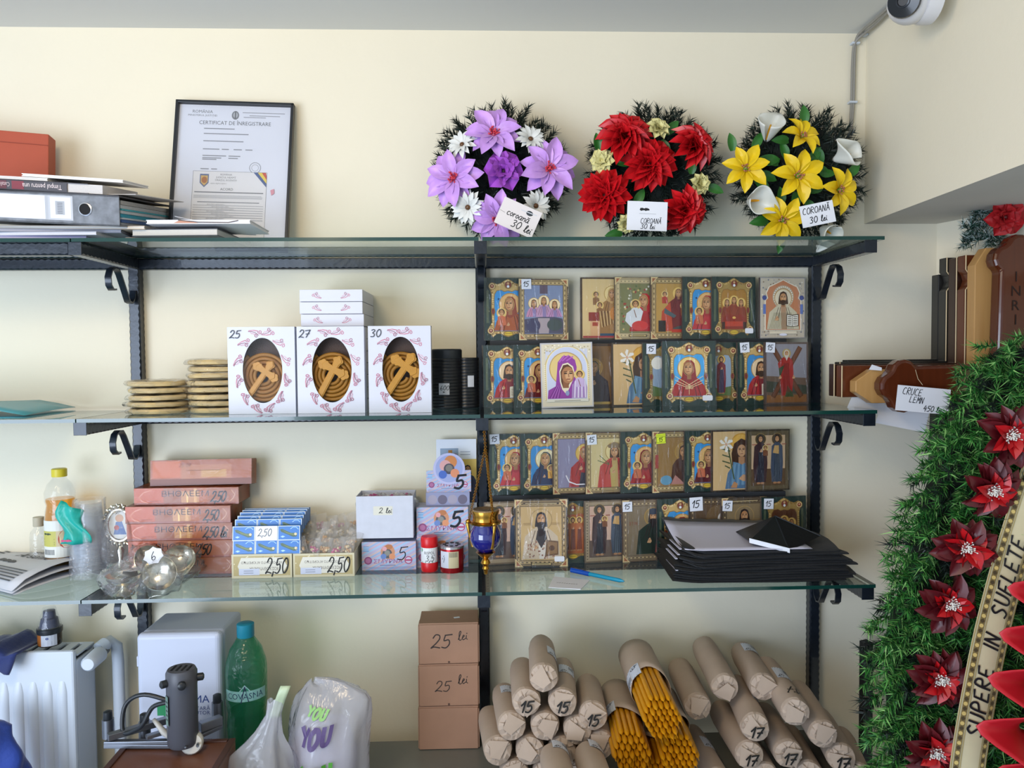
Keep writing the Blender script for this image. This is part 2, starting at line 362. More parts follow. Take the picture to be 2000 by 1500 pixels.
# ---- low counter
CT = .822
M_ctr = mat('grey_counter', '#6f706a', rough=.25, noise=.06, nscale=12)
ct = thing('low_counter', 'grey low counter beneath the glass shelves', 'counter', (.01, -.46, 0))
G().box((0, .26, CT-.015), (1.33, .28, .03)).obj('worktop', M_ctr, ct, bevel=.002); G().box((-.11, -.14, CT-.015), (1.11, .52, .03)).obj('worktop', M_ctr, ct, bevel=.002)
G().box((-.11, .02, (CT-.03)/2), (1.06, .7, CT-.03)).obj('body', M_ctr, ct)
# ================================================================ icons
GOLD, GOLD2, GOLD3 = '#c9a765', '#e6cf94', '#8d6b35'
SKIN, SKIN2 = '#b98558', '#9a6a45'
def face(a, x, y, s, skin=SKIN, tilt=0.):
    k = a.k; dx = tilt*s
    a.E(x+dx*k*.3, y, s*.72, skin, s*.95)
    a.E(x+(dx*.3+.12*s)*k, y-s*.1, s*.42, '#cf9f72', s*.6)
    for q in (-.3, .3):
        a.L([(x+(dx*.4+(q-.14)*s)*k, y+s*.18), (x+(dx*.4+(q+.14)*s)*k, y+s*.18)], s*.13, '#2a1a12')
        a.L([(x+(dx*.4+(q-.18)*s)*k, y+s*.36), (x+(dx*.4+(q+.18)*s)*k, y+s*.38)], s*.08, '#4a3020')
    a.L([(x+dx*.45*k, y+s*.15), (x+(dx*.45+.06*s)*k, y-s*.22)], s*.09, '#8a5a3c')
    a.L([(x+(dx*.4-.18*s)*k, y-s*.48), (x+(dx*.4+.2*s)*k, y-s*.48)], s*.1, '#7a3a2c')
def bust(a, x, y, s, robe='#8f2323', veil=None, hair='#3a2518', halo='#e0bf78', beard=None, robe2=None, base=.12, hw=2.5, skin=SKIN, tilt=0., rim='#b08a45', trim='#d9b868', hat=None):
    k = a.k
    if halo: a.E(x, y, s*1.75, rim, n=26); a.E(x, y, s*1.62, halo, n=26)
    sh = y-s*1.5
    a.P([(x-.55*s*k, sh+.5*s), (x-1.5*s*k, sh-.1*s), (x-hw*.85*s*k, sh-1.1*s), (x-hw*s*k, base), (x+hw*s*k, base), (x+hw*.85*s*k, sh-1.1*s), (x+1.5*s*k, sh-.1*s), (x+.55*s*k, sh+.5*s)], robe)
    if robe2:
        a.P([(x-.5*s*k, sh+.3*s), (x+.55*s*k, sh+.3*s), (x+.75*s*k, base), (x-.3*s*k, base)], robe2)
    for q in (-1.7, -1.0, 1.1, 1.75): a.L([(x+q*.55*s*k, sh-.2*s), (x+q*s*k, max(base, sh-2.6*s))], s*.09, '#00000' + '0' if False else '#3a1518')
    if veil:
        a.P([(x-.95*s*k, y-.2*s), (x-.8*s*k, y+.75*s), (x-.35*s*k, y+1.2*s), (x+.35*s*k, y+1.2*s), (x+.8*s*k, y+.75*s), (x+.95*s*k, y-.2*s), (x+1.1*s*k, y-1.5*s), (x, y-2.1*s), (x-1.1*s*k, y-1.5*s)], veil)
        a.E(x+tilt*s*.3*k, y-.02*s, s*.82, trim, s*1.06); a.E(x+tilt*s*.3*k, y-.03*s, s*.76, '#4a2a20', s*1.0)
    else:
        a.P([(x-.85*s*k, y+.2*s), (x-.6*s*k, y+1.0*s), (x, y+1.25*s), (x+.6*s*k, y+1.0*s), (x+.85*s*k, y+.2*s), (x+(1.0 if beard else .9)*s*k, y-1.1*s), (x-(1.0 if beard else .9)*s*k, y-1.1*s)], hair)
    a.R(x-.3*s*k, y-1.6*s, x+.32*s*k, y-.7*s, SKIN2)
    if veil or not beard: face(a, x, y, s*.95, skin, tilt)
    else:
        a.P([(x-.72*s*k, y-.2*s), (x+.72*s*k, y-.2*s), (x+.62*s*k, y-1.0*s), (x+.2*s*k, y-(1.2+beard)*s), (x-.2*s*k, y-(1.2+beard)*s), (x-.62*s*k, y-1.0*s)], hair)
        face(a, x, y+.05*s, s*.88, skin, tilt)
        a.P([(x-.5*s*k, y-.42*s), (x, y-.3*s), (x+.5*s*k, y-.42*s), (x+.3*s*k, y-1.1*s), (x-.3*s*k, y-1.1*s)], hair)
    if hat: a.P([(x-.78*s*k, y+.5*s), (x-.7*s*k, y+1.5*s), (x, y+1.65*s), (x+.7*s*k, y+1.5*s), (x+.78*s*k, y+.5*s), (x, y+.4*s)], hat)
def hands(a, x, y, s, kind=0):
    k = a.k
    a.P([(x-.6*s*k, y-.5*s), (x-.1*s*k, y+.5*s), (x+.15*s*k, y+.55*s), (x+.5*s*k, y-.2*s), (x+.2*s*k, y-.6*s)], '#c79a70'); a.L([(x-.2*s*k, y-.1*s), (x+.2*s*k, y+.3*s)], .1*s, '#8a5a3c')
def child(a, x, y, s, robe='#c98a4a'):
    k = a.k
    a.E(x, y, s*1.5, '#d8b870'); a.P([(x-1.1*s*k, y-3.6*s), (x-1.2*s*k, y-1.2*s), (x, y-.6*s), (x+1.2*s*k, y-1.3*s), (x+1.3*s*k, y-3.6*s)], robe)
    a.L([(x-.4*s*k, y-1.4*s), (x+.2*s*k, y-3.4*s)], .2*s, '#7a4a28'); a.E(x, y+.2*s, s*.95, '#4a2f1c'); face(a, x, y, s*.9)
def standing(a, x, y0, y1, robe, under, halo='#4a3a28', hair='#2e2018', wide=1.):
    k = a.k; H = y1-y0; s = H*.07
    a.E(x, y1-s*1.3, s*1.75, '#9a7d45'); a.E(x, y1-s*1.3, s*1.6, halo)
    a.P([(x-.5*s*k, y1-2.2*s), (x-1.7*s*k*wide, y1-3.4*s), (x-2.0*s*k*wide, y0+.35*H), (x-1.6*s*k*wide, y0+.03*H), (x+1.5*s*k*wide, y0+.03*H), (x+1.9*s*k*wide, y0+.4*H), (x+1.7*s*k*wide, y1-3.4*s), (x+.5*s*k, y1-2.2*s)], robe)
    a.P([(x-.5*s*k, y1-5*s), (x+1.0*s*k, y1-5*s), (x+1.1*s*k, y0+.02*H), (x-1.2*s*k, y0+.02*H)], under)
    for q in (-.9, -.3, .3, .9): a.L([(x+q*.6*s*k, y1-5*s), (x+q*s*k, y0+.04*H)], .18*s, '#1a1a22')
    a.E(x-.6*s*k, y0+.01*H, .6*s, '#a87850', .3*s); a.E(x+.6*s*k, y0+.01*H, .6*s, '#a87850', .3*s)
    a.E(x, y1-s*1.2, s*.95, hair, s*1.15); face(a, x, y1-s*1.3, s*.85)
    hands(a, x+.2*s*k, y1-4.6*s, .9*s)
def ornate(a, ground='#1f3430', gold=GOLD, light=GOLD2, dark=GOLD3, inner='#2f86c4', arch=True):
    a.R(0, 0, 1, 1, ground)
    for i in range(4):
        for x in (.055+.012*i, .93-.012*i): a.L([(x, .28), (x, .80)], .0045, '#6f7a58')
    pts = [(.09, .87), (.17, .93), (.27, .90), (.36, .92), (.43, .96), (.50, .985), (.57, .96), (.64, .92), (.73, .90), (.83, .93), (.91, .87), (.87, .80), (.845, .74), (.85, .55), (.845, .38), (.84, .27), (.90, .21), (.94, .155), (.87, .10), (.82, .045), (.76, .10), (.66, .105), (.58, .07), (.50, .05), (.42, .07), (.34, .105), (.24, .10), (.18, .045), (.13, .10), (.06, .155), (.10, .21), (.16, .27), (.155, .38), (.15, .55), (.155, .74), (.13, .80)]
    a.P([(x*1.0, y) for x, y in pts], dark); a.P([(.5+(x-.5)*.975, .51+(y-.51)*.982) for x, y in pts], gold)
    r = random.Random(5)
    for i in range(len(pts)):
        (x0, y0), (x1, y1) = pts[i-1], pts[i]
        for t in (.2, .6): 
            x = x0+(x1-x0)*t; y = y0+(y1-y0)*t; x = .5+(x-.5)*.93; y = .51+(y-.51)*.945
            a.E(x, y, .011+.006*r.random(), light if r.random() < .6 else dark, n=6)
    for y in [.30+.035*i for i in range(13)]:
        for x in (.168, .805): a.R(x, y, x+.035, y+.012, light)
    if arch:
        p = [(.215, .15)]+[(.215, .66), (.225, .735), (.27, .79), (.36, .80), (.42, .775), (.5, .79), (.58, .775), (.64, .80), (.73, .79), (.775, .735), (.785, .66)]+[(.785, .15)]
        a.P([(.5+(x-.5)*1.04, .47+(y-.47)*1.03) for x, y in p], dark); a.P(p, inner)
    else: a.R(.2, .15, .8, .78, inner)
def ornate_top(a, gold=GOLD, light=GOLD2, dark=GOLD3):
    for x, y in ((.165, .865), (.835, .865), (.135, .155), (.865, .155)):
        a.E(x, y, .058, dark, n=12); a.E(x, y, .048, light, n=12); a.E(x, y, .036, '#8a4a34', n=10); a.E(x, y+.006, .014, '#d6a880', n=8)
    a.E(.5, .885, .062, dark); a.E(.5, .89, .05, '#7a2f28'); a.E(.5, .862, .022, '#e8eef2', n=8); a.E(.5, .91, .02, '#caa070', n=8)
    for x in (.185, .815): a.E(x, .46, .034, dark, .06, n=12); a.E(x, .46, .022, '#7a3030', .044, n=12)
    a.E(.5, .105, .085, dark, .04); a.E(.5, .105, .07, '#d9b93c', .03); a.L([(.42, .107), (.58, .107)], .008, '#7a5a1c')
def border(a, c0='#5a4636', c1='#b39a68', c2='#d8bf8c', field='#d3b47a', m=.085):
    a.R(0, 0, 1, 1, c0); a.R(.025, .02, .975, .98, c1); a.R(.04, .032, .96, .968, c0); a.R(.05, .042, .95, .958, c1)
    r = random.Random(3); n = 22
    for i in range(n):
        t = .06+.88*i/(n-1); c = c2 if i % 2 else c0
        for p in ((t, .066), (t, .934)): a.E(p[0], p[1], .011, c, n=5)
        for p in ((.068, t), (.932, t)): a.E(p[0], p[1], .011, c, n=5)
    a.R(m+.015, m+.01, 1-m-.015, 1-m-.01, c0); a.R(m+.025, m+.018, 1-m-.025, 1-m-.018, field)
    for sx in (0, 1):
        for sy in (0, 1): a.P([(sx, sy), (abs(sx-.16), sy), (sx, abs(sy-.13))], c2); a.P([(abs(sx-.03), abs(sy-.02)), (abs(sx-.11), abs(sy-.02)), (abs(sx-.03), abs(sy-.09))], '#a5623c')
def plaque(a, y=.075): a.R(.3, y-.02, .7, y+.02, '#4a3a28'); a.R(.32, y-.013, .68, y+.013, '#c8b078'); a.L([(.36, y), (.64, y)], .008, '#4a3a28')
# -- one painter per picture
def ic_vlad(a, robe='#b8323a', veil='#a32630', under='#5a2050', tilt=-.5, inner='#2f8fd0'):
    ornate(a, inner=inner); a.E(.30, .66, .02, '#1c3c6a', n=4)
    bust(a, .54, .575, .105, robe, veil, halo='#dfb070', base=.155, hw=2.5, tilt=tilt); child(a, .36, .44, .055, '#c46a48'); hands(a, .50, .26, .05); ornate_top(a)
def ic_shirt(a):     # blue-mantled Virgin
    ornate(a); bust(a, .53, .575, .10, '#1d2b52', '#1a2440', halo='#e8d8a8', base=.155, hw=2.5, tilt=-.3, trim='#e0c468'); child(a, .64, .42, .045, '#d8a040'); hands(a, .5, .3, .045); ornate_top(a)
def ic_christ_green(a):
    ornate(a); bust(a, .54, .575, .10, '#a8282c', None, hair='#3a2416', beard=.1, robe2='#7a1d24', halo='#e6c9a0', base=.155, hw=2.5); a.P([(.55, .155), (.80, .155), (.80, .36), (.55, .33)], '#d8cfb8'); a.lines(.58, .77, [.2, .23, .26, .29], .008, '#6a5a4a'); hands(a, .42, .32, .05); ornate_top(a)
def ic_seven(a):
    ornate(a, inner='#3fa0dc'); bust(a, .5, .58, .105, '#a52a28', '#8a2220', halo='#e9c77c', base=.155, hw=2.7, tilt=-.4, trim='#c98b4a')
    for p, q in (((.24, .46), (.56, .30)), ((.24, .40), (.55, .28)), ((.26, .35), (.52, .27)), ((.76, .46), (.44, .30)), ((.76, .40), (.46, .28)), ((.74, .35), (.48, .27)), ((.5, .18), (.5, .34))): a.L([p, q], .008, '#e6d3a0')
    hands(a, .46, .29, .055); hands(a, .55, .29, .05); ornate_top(a)
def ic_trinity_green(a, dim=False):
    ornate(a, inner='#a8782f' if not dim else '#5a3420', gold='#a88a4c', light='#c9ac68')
    for x, y in ((.34, .58), (.5, .62), (.66, .58)): bust(a, x, y, .048, '#8c3a24', None, hair='#5a3a20', halo='#e0bb6a', base=.25, hw=2.2)
    a.P([(.25, .155), (.25, .33), (.35, .40), (.5, .36), (.65, .40), (.75, .33), (.75, .155)], '#8a2a1e'); a.R(.30, .2, .70, .28, '#b8402c'); a.R(.22, .155, .29, .27, '#3a1a14'); a.R(.71, .155, .78, .27, '#3a1a14'); a.E(.5, .34, .03, '#d9b060', .02); ornate_top(a)
def ic_standing_green(a):
    ornate(a, inner='#8fa3b8', gold='#8f7a48', light='#b59f6a'); a.P([(.215, .15), (.785, .15), (.785, .3), (.5, .26), (.215, .32)], '#5a7040'); a.E(.32, .68, .1, '#e4e0d4'); standing(a, .56, .18, .78, '#7a2430', '#5a5070', halo='#d8b060'); ornate_top(a)
def ic_orange(a):
    ornate(a, inner='#a8582a', gold='#a07a34', light='#c2993f')
    for x in (.36, .5, .64): standing(a, x, .2, .74, '#b0602c', '#8a3c20', halo='#e0b45a', wide=.8)
    ornate_top(a)
def ic_trinity(a):
    border(a, field='#7a88a8'); a.P([(.11, .11), (.89, .11), (.89, .35), (.6, .4), (.11, .34)], '#4a4860'); a.P([(.4, .11), (.6, .11), (.62, .36), (.38, .36)], '#a89aa0'); a.R(.42, .76, .58, .9, '#5a4a5c')
    for x, y, c in ((.3, .6, '#c088a8'), (.5, .64, '#b890b0'), (.72, .58, '#b888b4')): bust(a, x, y, .055, c, None, hair='#6a4a30', halo='#ecd6a8', base=.38, hw=2.4, robe2='#8a7aa8')
    a.E(.28, .24, .12, '#3c3a5a', .11); a.E(.72, .25, .13, '#3f4a4a', .1); plaque(a)
def ic_throne(a):
    a.R(0, 0, 1, 1, '#4a382c'); a.R(.03, .025, .97, .975, '#d8bb84'); a.P([(.2, .05), (.95, .05), (.95, .3), (.6, .2)], '#2a4a66')
    bust(a, .66, .74, .075, '#9a7040', '#c09a60', halo='#e3c98c', base=.1, hw=3.4, robe2='#a87c48')
    for x, y in ((.32, .72), (.4, .55)): child(a, x, y, .045, '#8a6038')
    for i in range(14): a.L([(.45+.03*i, .2+.008*i), (.40+.035*i, .46)], .01, '#5a3c20' if i % 2 else '#e0c48c')
    a.E(.74, .42, .1, '#c8823c', .12); a.R(.16, .3, .38, .44, '#8a3028'); a.R(.2, .06, .4, .3, '#d8a878'); a.R(.24, .22, .36, .28, '#a8402c'); a.R(.04, .03, .96, .06, '#a8323a')
def ic_tender(a):
    border(a, c0='#8a7a5c', c1='#cbb88c', field='#7a7a50'); 
    r = random.Random(11)
    for i in range(60): a.E(.14+.7*r.random(), .15+.72*r.random(), .018, r.choice(['#c8b070', '#9a3a34', '#d8d4c0', '#5a6a3c']), n=6)
    bust(a, .66, .62, .1, '#a81f26', '#b3242c', halo=None, base=.13, hw=2.6, tilt=-.8); a.P([(.25, .42), (.5, .55), (.62, .45), (.55, .25), (.35, .2), (.22, .3)], '#d8dce0'); child(a, .45, .56, .06, '#d4d8dc'); a.E(.55, .22, .14, '#c84040', .08); plaque(a, .06)
def ic_ruler(a):
    border(a, field='#b8904a'); bust(a, .6, .74, .06, '#6a1c22', '#5a181f', halo='#e0bb6a', base=.14, hw=3.4); a.P([(.2, .13), (.24, .45), (.42, .6), (.48, .13)], '#b8442c'); child(a, .3, .72, .04, '#b0382c'); child(a, .72, .54, .045, '#c8883c'); a.P([(.3, .5), (.55, .38), (.5, .34), (.28, .42)], '#4a5a60'); a.R(.16, .12, .32, .3, '#241a18'); a.R(.45, .11, .86, .16, '#b8301f'); a.P([(.45, .16), (.86, .16), (.86, .26), (.55, .2)], '#3a4444')
def ic_pantocrator(a):
    a.R(0, 0, 1, 1, '#8f8f94'); a.R(.015, .012, .985, .988, '#c4b8a4'); r = random.Random(2)
    for i in range(150): a.E(.03+.94*r.random(), .03+.94*r.random(), .013, r.choice(['#e4ddd0', '#8a7460', '#a8a09a', '#6a7484']), n=5)
    p = [(.12, .14), (.12, .62), (.17, .66), (.14, .74), (.2, .84), (.34, .89), (.5, .95), (.66, .89), (.8, .84), (.86, .74), (.83, .66), (.88, .62), (.88, .14)]
    a.P([(.5+(x-.5)*1.08, .5+(y-.5)*1.03) for x, y in p], '#e6dcc8'); a.P(p, '#c07c55')
    for x in (.09, .91): a.E(x, .665, .04, '#3c4a8a'); a.R(x-.03, .4, x+.03, .56, '#5a74b8')
    a.E(.5, .68, .19, '#b8a890', n=28)
    for i in range(28): a.E(.5+.165*a.k*cos(i*.2244), .68+.165*sin(i*.2244), .013, '#ece4d4', n=5)
    bust(a, .5, .66, .09, '#c9c0a4', None, hair='#3f2617', beard=.1, halo='#dccfb4', base=.15, hw=3.2, robe2='#b08a6a')
    for i in range(16): a.L([(.2+.035*i, .16), (.3+.025*i, .42)], .007, '#8a8468')
    a.P([(.57, .2), (.57, .4), (.70, .385), (.84, .4), (.84, .2), (.70, .19)], '#3c3428'); a.P([(.585, .212), (.585, .385), (.695, .372), (.695, .2)], '#e8e4d8'); a.P([(.705, .2), (.705, .372), (.825, .385), (.825, .212)], '#e8e4d8')
    a.lines(.60, .68, [.235, .265, .295, .325, .355], .014, '#6a6458'); a.lines(.72, .81, [.235, .265, .295, .325, .355], .014, '#6a6458'); hands(a, .36, .33, .07); a.R(.2, .075, .8, .12, '#d8ccb4'); a.E(.5, .06, .07, '#dcdcec', .02)
def ic_kazan(a):
    a.R(0, 0, 1, 1, '#b9b7bb'); a.R(.025, .02, .975, .98, '#d6ccb4'); a.R(.1, .1, .9, .9, '#c8cad8'); r = random.Random(4)
    for i in range(90): a.E(.05+.9*r.random(), .78+.18*r.random(), .012, r.choice(['#f0e8d0', '#b8a880', '#e0d2ac']), n=5)
    p = [(.12, .13)]+[(.5+.385*cos(rad(t)), .6+.33*sin(rad(t))) for t in range(180, -1, -12)]+[(.88, .13)]
    a.P([(.5+(x-.5)*1.1, .5+(y-.5)*1.04) for x, y in p], '#cdb67c'); a.P([(.5+(x-.5)*1.04, .5+(y-.5)*1.02) for x, y in p], '#e4dcc4'); a.P(p, '#c4c8dc')
    for i in range(18): a.E(.08, .14+.03*i, .01, '#eee6cc', n=5); a.E(.92, .14+.03*i, .01, '#eee6cc', n=5)
    a.E(.48, .6, .255, '#b8985a', n=30); a.E(.48, .6, .24, '#d9be7e', n=30)
    a.P([(.12, .14), (.14, .27), (.28, .33), (.31, .55), (.33, .70), (.42, .79), (.55, .80), (.66, .73), (.69, .62), (.66, .4), (.72, .3), (.68, .14)], '#8d3d94')
    for q in ((.36, .70, .46, .80), (.42, .72, .54, .80), (.5, .72, .62, .78)): a.L([(q[0], q[1]), (q[2], q[3])], .02, '#b05fb4')
    for i in range(7): a.L([(.16+.03*i, .15), (.3+.015*i, .34)], .012, '#a860b0' if i % 2 else '#6a2878')
    a.P([(.36, .40), (.355, .56), (.42, .67), (.52, .69), (.62, .63), (.655, .5), (.6, .4), (.48, .2), (.4, .28)], '#e0d4b8'); a.P([(.385, .40), (.375, .55), (.43, .65), (.52, .665), (.60, .61), (.63, .5), (.58, .42), (.5, .3), (.42, .3)], '#5a3520')
    a.R(.42, .3, .53, .46, '#8a5a38'); face(a, .50, .50, .135, '#a8744c', .35); child(a, .74, .50, .055, '#a884b8')
    a.P([(.58, .14), (.6, .35), (.68, .44), (.82, .43), (.88, .3), (.86, .14)], '#b59cc4')
    for i in range(8): a.L([(.6+.035*i, .15), (.63+.03*i, .41)], .01, '#e8e0ec' if i % 2 else '#8a5aa0')
    a.E(.5, .22, .03, '#8a94b8', .04); child(a, .74, .50, .052, '#c0a8cc'); a.R(.1, .09, .9, .13, '#d6d2c4'); a.lines(.25, .75, [.105], .01, '#8a8474')
def ic_mary_dark(a):
    a.R(0, 0, 1, 1, '#4a3626'); a.R(.05, .04, .95, .96, '#7d5c38'); bust(a, .55, .62, .085, '#2f2430', '#3a2c34', halo='#a8803c', base=.06, hw=3.2); hands(a, .55, .38, .07); a.R(.1, .03, .9, .07, '#b89850')
def ic_girl(a):
    a.R(0, 0, 1, 1, '#3c3026'); a.R(.03, .022, .97, .978, '#d3b07c'); a.E(.66, .76, .19, '#c89238'); a.E(.66, .76, .17, '#dca84a')
    a.P([(.3, .04), (.36, .3), (.5, .45), (.86, .45), (.96, .3), (.97, .04)], '#4f7090')
    a.P([(.46, .42), (.44, .62), (.5, .78), (.66, .86), (.84, .8), (.92, .62), (.93, .42)], '#3f2618'); a.R(.6, .42, .74, .56, '#b07f58'); face(a, .67, .66, .105, '#c4946a')
    a.P([(.48, .48), (.6, .46), (.67, .43), (.75, .46), (.9, .48), (.93, .1), (.42, .1)], '#5f86a4')
    for i in range(8): a.L([(.46+.06*i, .1), (.52+.045*i, .44)], .01, '#3f607c' if i % 2 else '#86a8bc')
    a.L([(.5, .2), (.42, .5), (.36, .72)], .022, '#4c5a38'); 
    for p in ((.24, .6), (.22, .7), (.3, .42), (.24, .5)): a.L([(.40, p[1]-.04), p], .02, '#4a5534')
    for t in range(6): a.P([(.32, .77), (.32+.15*cos(t*1.05+.3), .77+.12*sin(t*1.05+.3)), (.32+.17*cos(t*1.05+.6), .77+.13*sin(t*1.05+.6)), (.32+.1*cos(t*1.05+.95), .77+.09*sin(t*1.05+.95))], '#ece6dc')
    a.E(.32, .77, .022, '#d8a888'); a.P([(.6, .2), (.7, .27), (.95, .24), (.95, .17), (.7, .16)], '#c4966c'); a.P([(.42, .06), (.5, .16), (.58, .12), (.56, .05)], '#b8865c')
def ic_andrew(a):
    a.R(0, 0, 1, 1, '#5a4a44'); a.R(.04, .03, .96, .97, '#8a8890'); a.P([(.04, .03), (.96, .03), (.96, .42), (.04, .46)], '#6a5648'); a.P([(.04, .2), (.96, .16), (.96, .3), (.5, .34), (.04, .38)], '#3f4438'); a.R(.04, .03, .96, .15, '#8a5c34')
    for p in (((.18, .92), (.82, .14)), ((.8, .9), (.2, .14))): a.L([p[0], p[1]], .085, '#5a3522'); a.L([p[0], p[1]], .05, '#6b4029')
    a.P([(.42, .76), (.3, .66), (.34, .5), (.38, .14), (.62, .14), (.66, .5), (.64, .7), (.56, .76)], '#9c2620'); a.P([(.32, .58), (.46, .64), (.34, .42)], '#34452a'); a.P([(.46, .12), (.52, .3), (.62, .2), (.66, .12)], '#3c4a2a')
    for i in range(6): a.L([(.42+.03*i, .2), (.44+.02*i, .66)], .01, '#6e1712')
    a.E(.5, .82, .075, '#a89458'); a.E(.5, .82, .05, '#c8beb0', .06); face(a, .5, .82, .045); a.P([(.45, .79), (.55, .79), (.5, .70)], '#c8c0b4'); hands(a, .35, .44, .05); hands(a, .66, .44, .05)
def ic_maphorion(a):
    border(a, field='#8a84a0'); bust(a, .68, .66, .09, '#a02828', '#b02c2c', halo='#d8b058', base=.11, hw=3.0); a.P([(.55, .11), (.6, .35), (.9, .3), (.9, .11)], '#2f2c3c'); hands(a, .6, .42, .06); a.L([(.28, .3), (.34, .2), (.5, .15), (.8, .15)], .02, '#e0dce0')
def ic_barbara(a):
    border(a, field='#d2bd88'); bust(a, .62, .68, .09, '#b8423c', None, hair='#4a3020', halo='#e2cc92', base=.1, hw=3.2, robe2='#b89a5c'); a.P([(.55, .1), (.52, .4), (.66, .5), (.62, .1)], '#b8a060'); a.L([(.3, .62), (.5, .48)], .012, '#5a6a3c'); a.L([(.26, .54), (.5, .47)], .012, '#5a6a3c'); a.P([(.46, .78), (.62, .84), (.78, .78), (.74, .74), (.5, .74)], '#8a7458'); hands(a, .6, .36, .06); plaque(a)
def ic_warrior(a):
    border(a, field='#94703f'); bust(a, .68, .66, .085, '#4a2b20', None, hair='#4a2c18', halo='#a07c44', base=.13, hw=2.6, robe2='#3c241c'); a.P([(.7, .13), (.74, .48), (.93, .5), (.93, .13)], '#9c3030'); a.E(.3, .2, .1, '#5f94b0', .08); a.P([(.4, .13), (.5, .28), (.62, .2), (.7, .13)], '#b07a70'); a.R(.06, .4, .13, .62, '#a03a30')
def ic_two(a, dark=True):
    a.R(0, 0, 1, 1, '#3d3426' if dark else '#6b5a48'); a.R(.03, .025, .97, .975, '#5f523a' if dark else '#9c8a70'); 
    if not dark:
        for i in range(20): a.E(.06, .06+.046*i, .012, '#5a4a3a', n=5); a.E(.94, .06+.046*i, .012, '#5a4a3a', n=5)
    a.R(.1, .085, .9, .92, '#453a2a'); a.R(.11, .36, .89, .91, '#c6a682' if dark else '#c9a692'); a.R(.11, .09, .89, .36, '#5a432c' if dark else '#5f4c44')
    standing(a, .32, .12, .92, '#3a2428', '#2c2c3a', halo='#4a4030', wide=1.15); child(a, .43, .70, .035, '#7a4a30'); standing(a, .7, .12, .92, '#3f4a5c', '#4c5866', halo='#4a3a28'); a.P([(.6, .62), (.64, .74), (.74, .74), (.74, .6)], '#c49a5c')
    for x in (.17, .86, .5): a.lines(x-.05, x+.05, [.76], .012, '#9a4a38')
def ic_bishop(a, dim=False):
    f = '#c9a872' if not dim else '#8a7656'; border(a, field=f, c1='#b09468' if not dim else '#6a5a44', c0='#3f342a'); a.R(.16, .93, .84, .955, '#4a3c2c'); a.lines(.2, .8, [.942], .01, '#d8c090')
    bust(a, .5, .70, .095, '#c8b49a', None, hair='#2c2020', beard=1.5, halo=f, rim='#a88a58', base=.12, hw=3.0, robe2='#d8d0c4')
    r = random.Random(9)
    for i in range(60): a.E(.2+.6*r.random(), .13+.26*r.random(), .014, r.choice(['#8a5a48', '#e8dccc', '#a0705a', '#b89880']), n=5)
    a.P([(.44, .56), (.56, .56), (.6, .42), (.5, .28), (.4, .42)], '#2c1f20'); a.P([(.57, .16), (.6, .40), (.82, .38), (.82, .18)], '#6a4c34'); a.P([(.6, .18), (.62, .38), (.8, .36), (.8, .2)], '#8a6844'); a.E(.7, .28, .04, '#5a3c28'); hands(a, .4, .3, .05); plaque(a, .045)
    for x in (.24, .76): a.lines(x-.08, x+.08, [.63, .65], .006, '#a88858')
def ic_monk(a):
    border(a, field='#7f6f58', c1='#8f7c60'); bust(a, .66, .72, .085, '#26332b', None, hair='#241a18', beard=.9, halo='#8f7a54', base=.12, hw=3.4, robe2='#1c2620', hat='#2c3648'); hands(a, .58, .34, .075); a.P([(.7, .14), (.72, .28), (.84, .3), (.84, .14)], '#a84a40'); a.T('ΣΤΙΝ', .14, .6, .045, '#8a4a38')
def ic_nicholas(a):
    border(a, field='#5c4630', c0='#2c241c', c1='#6a553c'); a.E(.62, .68, .2, '#70583a'); a.P([(.35, .12), (.42, .4), (.6, .5), (.88, .45), (.88, .12)], '#4a6a66'); a.P([(.4, .42), (.56, .58), (.66, .4), (.52, .24)], '#d8d4c8'); a.R(.5, .33, .56, .48, '#2a2a2c'); a.R(.44, .39, .62, .42, '#2a2a2c'); a.E(.72, .66, .08, '#d8d4cc', .1); face(a, .72, .68, .06); a.P([(.66, .62), (.8, .62), (.74, .48)], '#e0dcd4')
M_board = mat('icon_board_edge', '#4a3a34', rough=.5)
M_wrap = film('cellophane', rough=.07, gloss=.6, bump=.75, bscale=6, haze=.012, ior=1.55, stretch=(6, 3, 1.4))
M_stk = mat('white_sticker', '#e4e6ee', rough=.55)
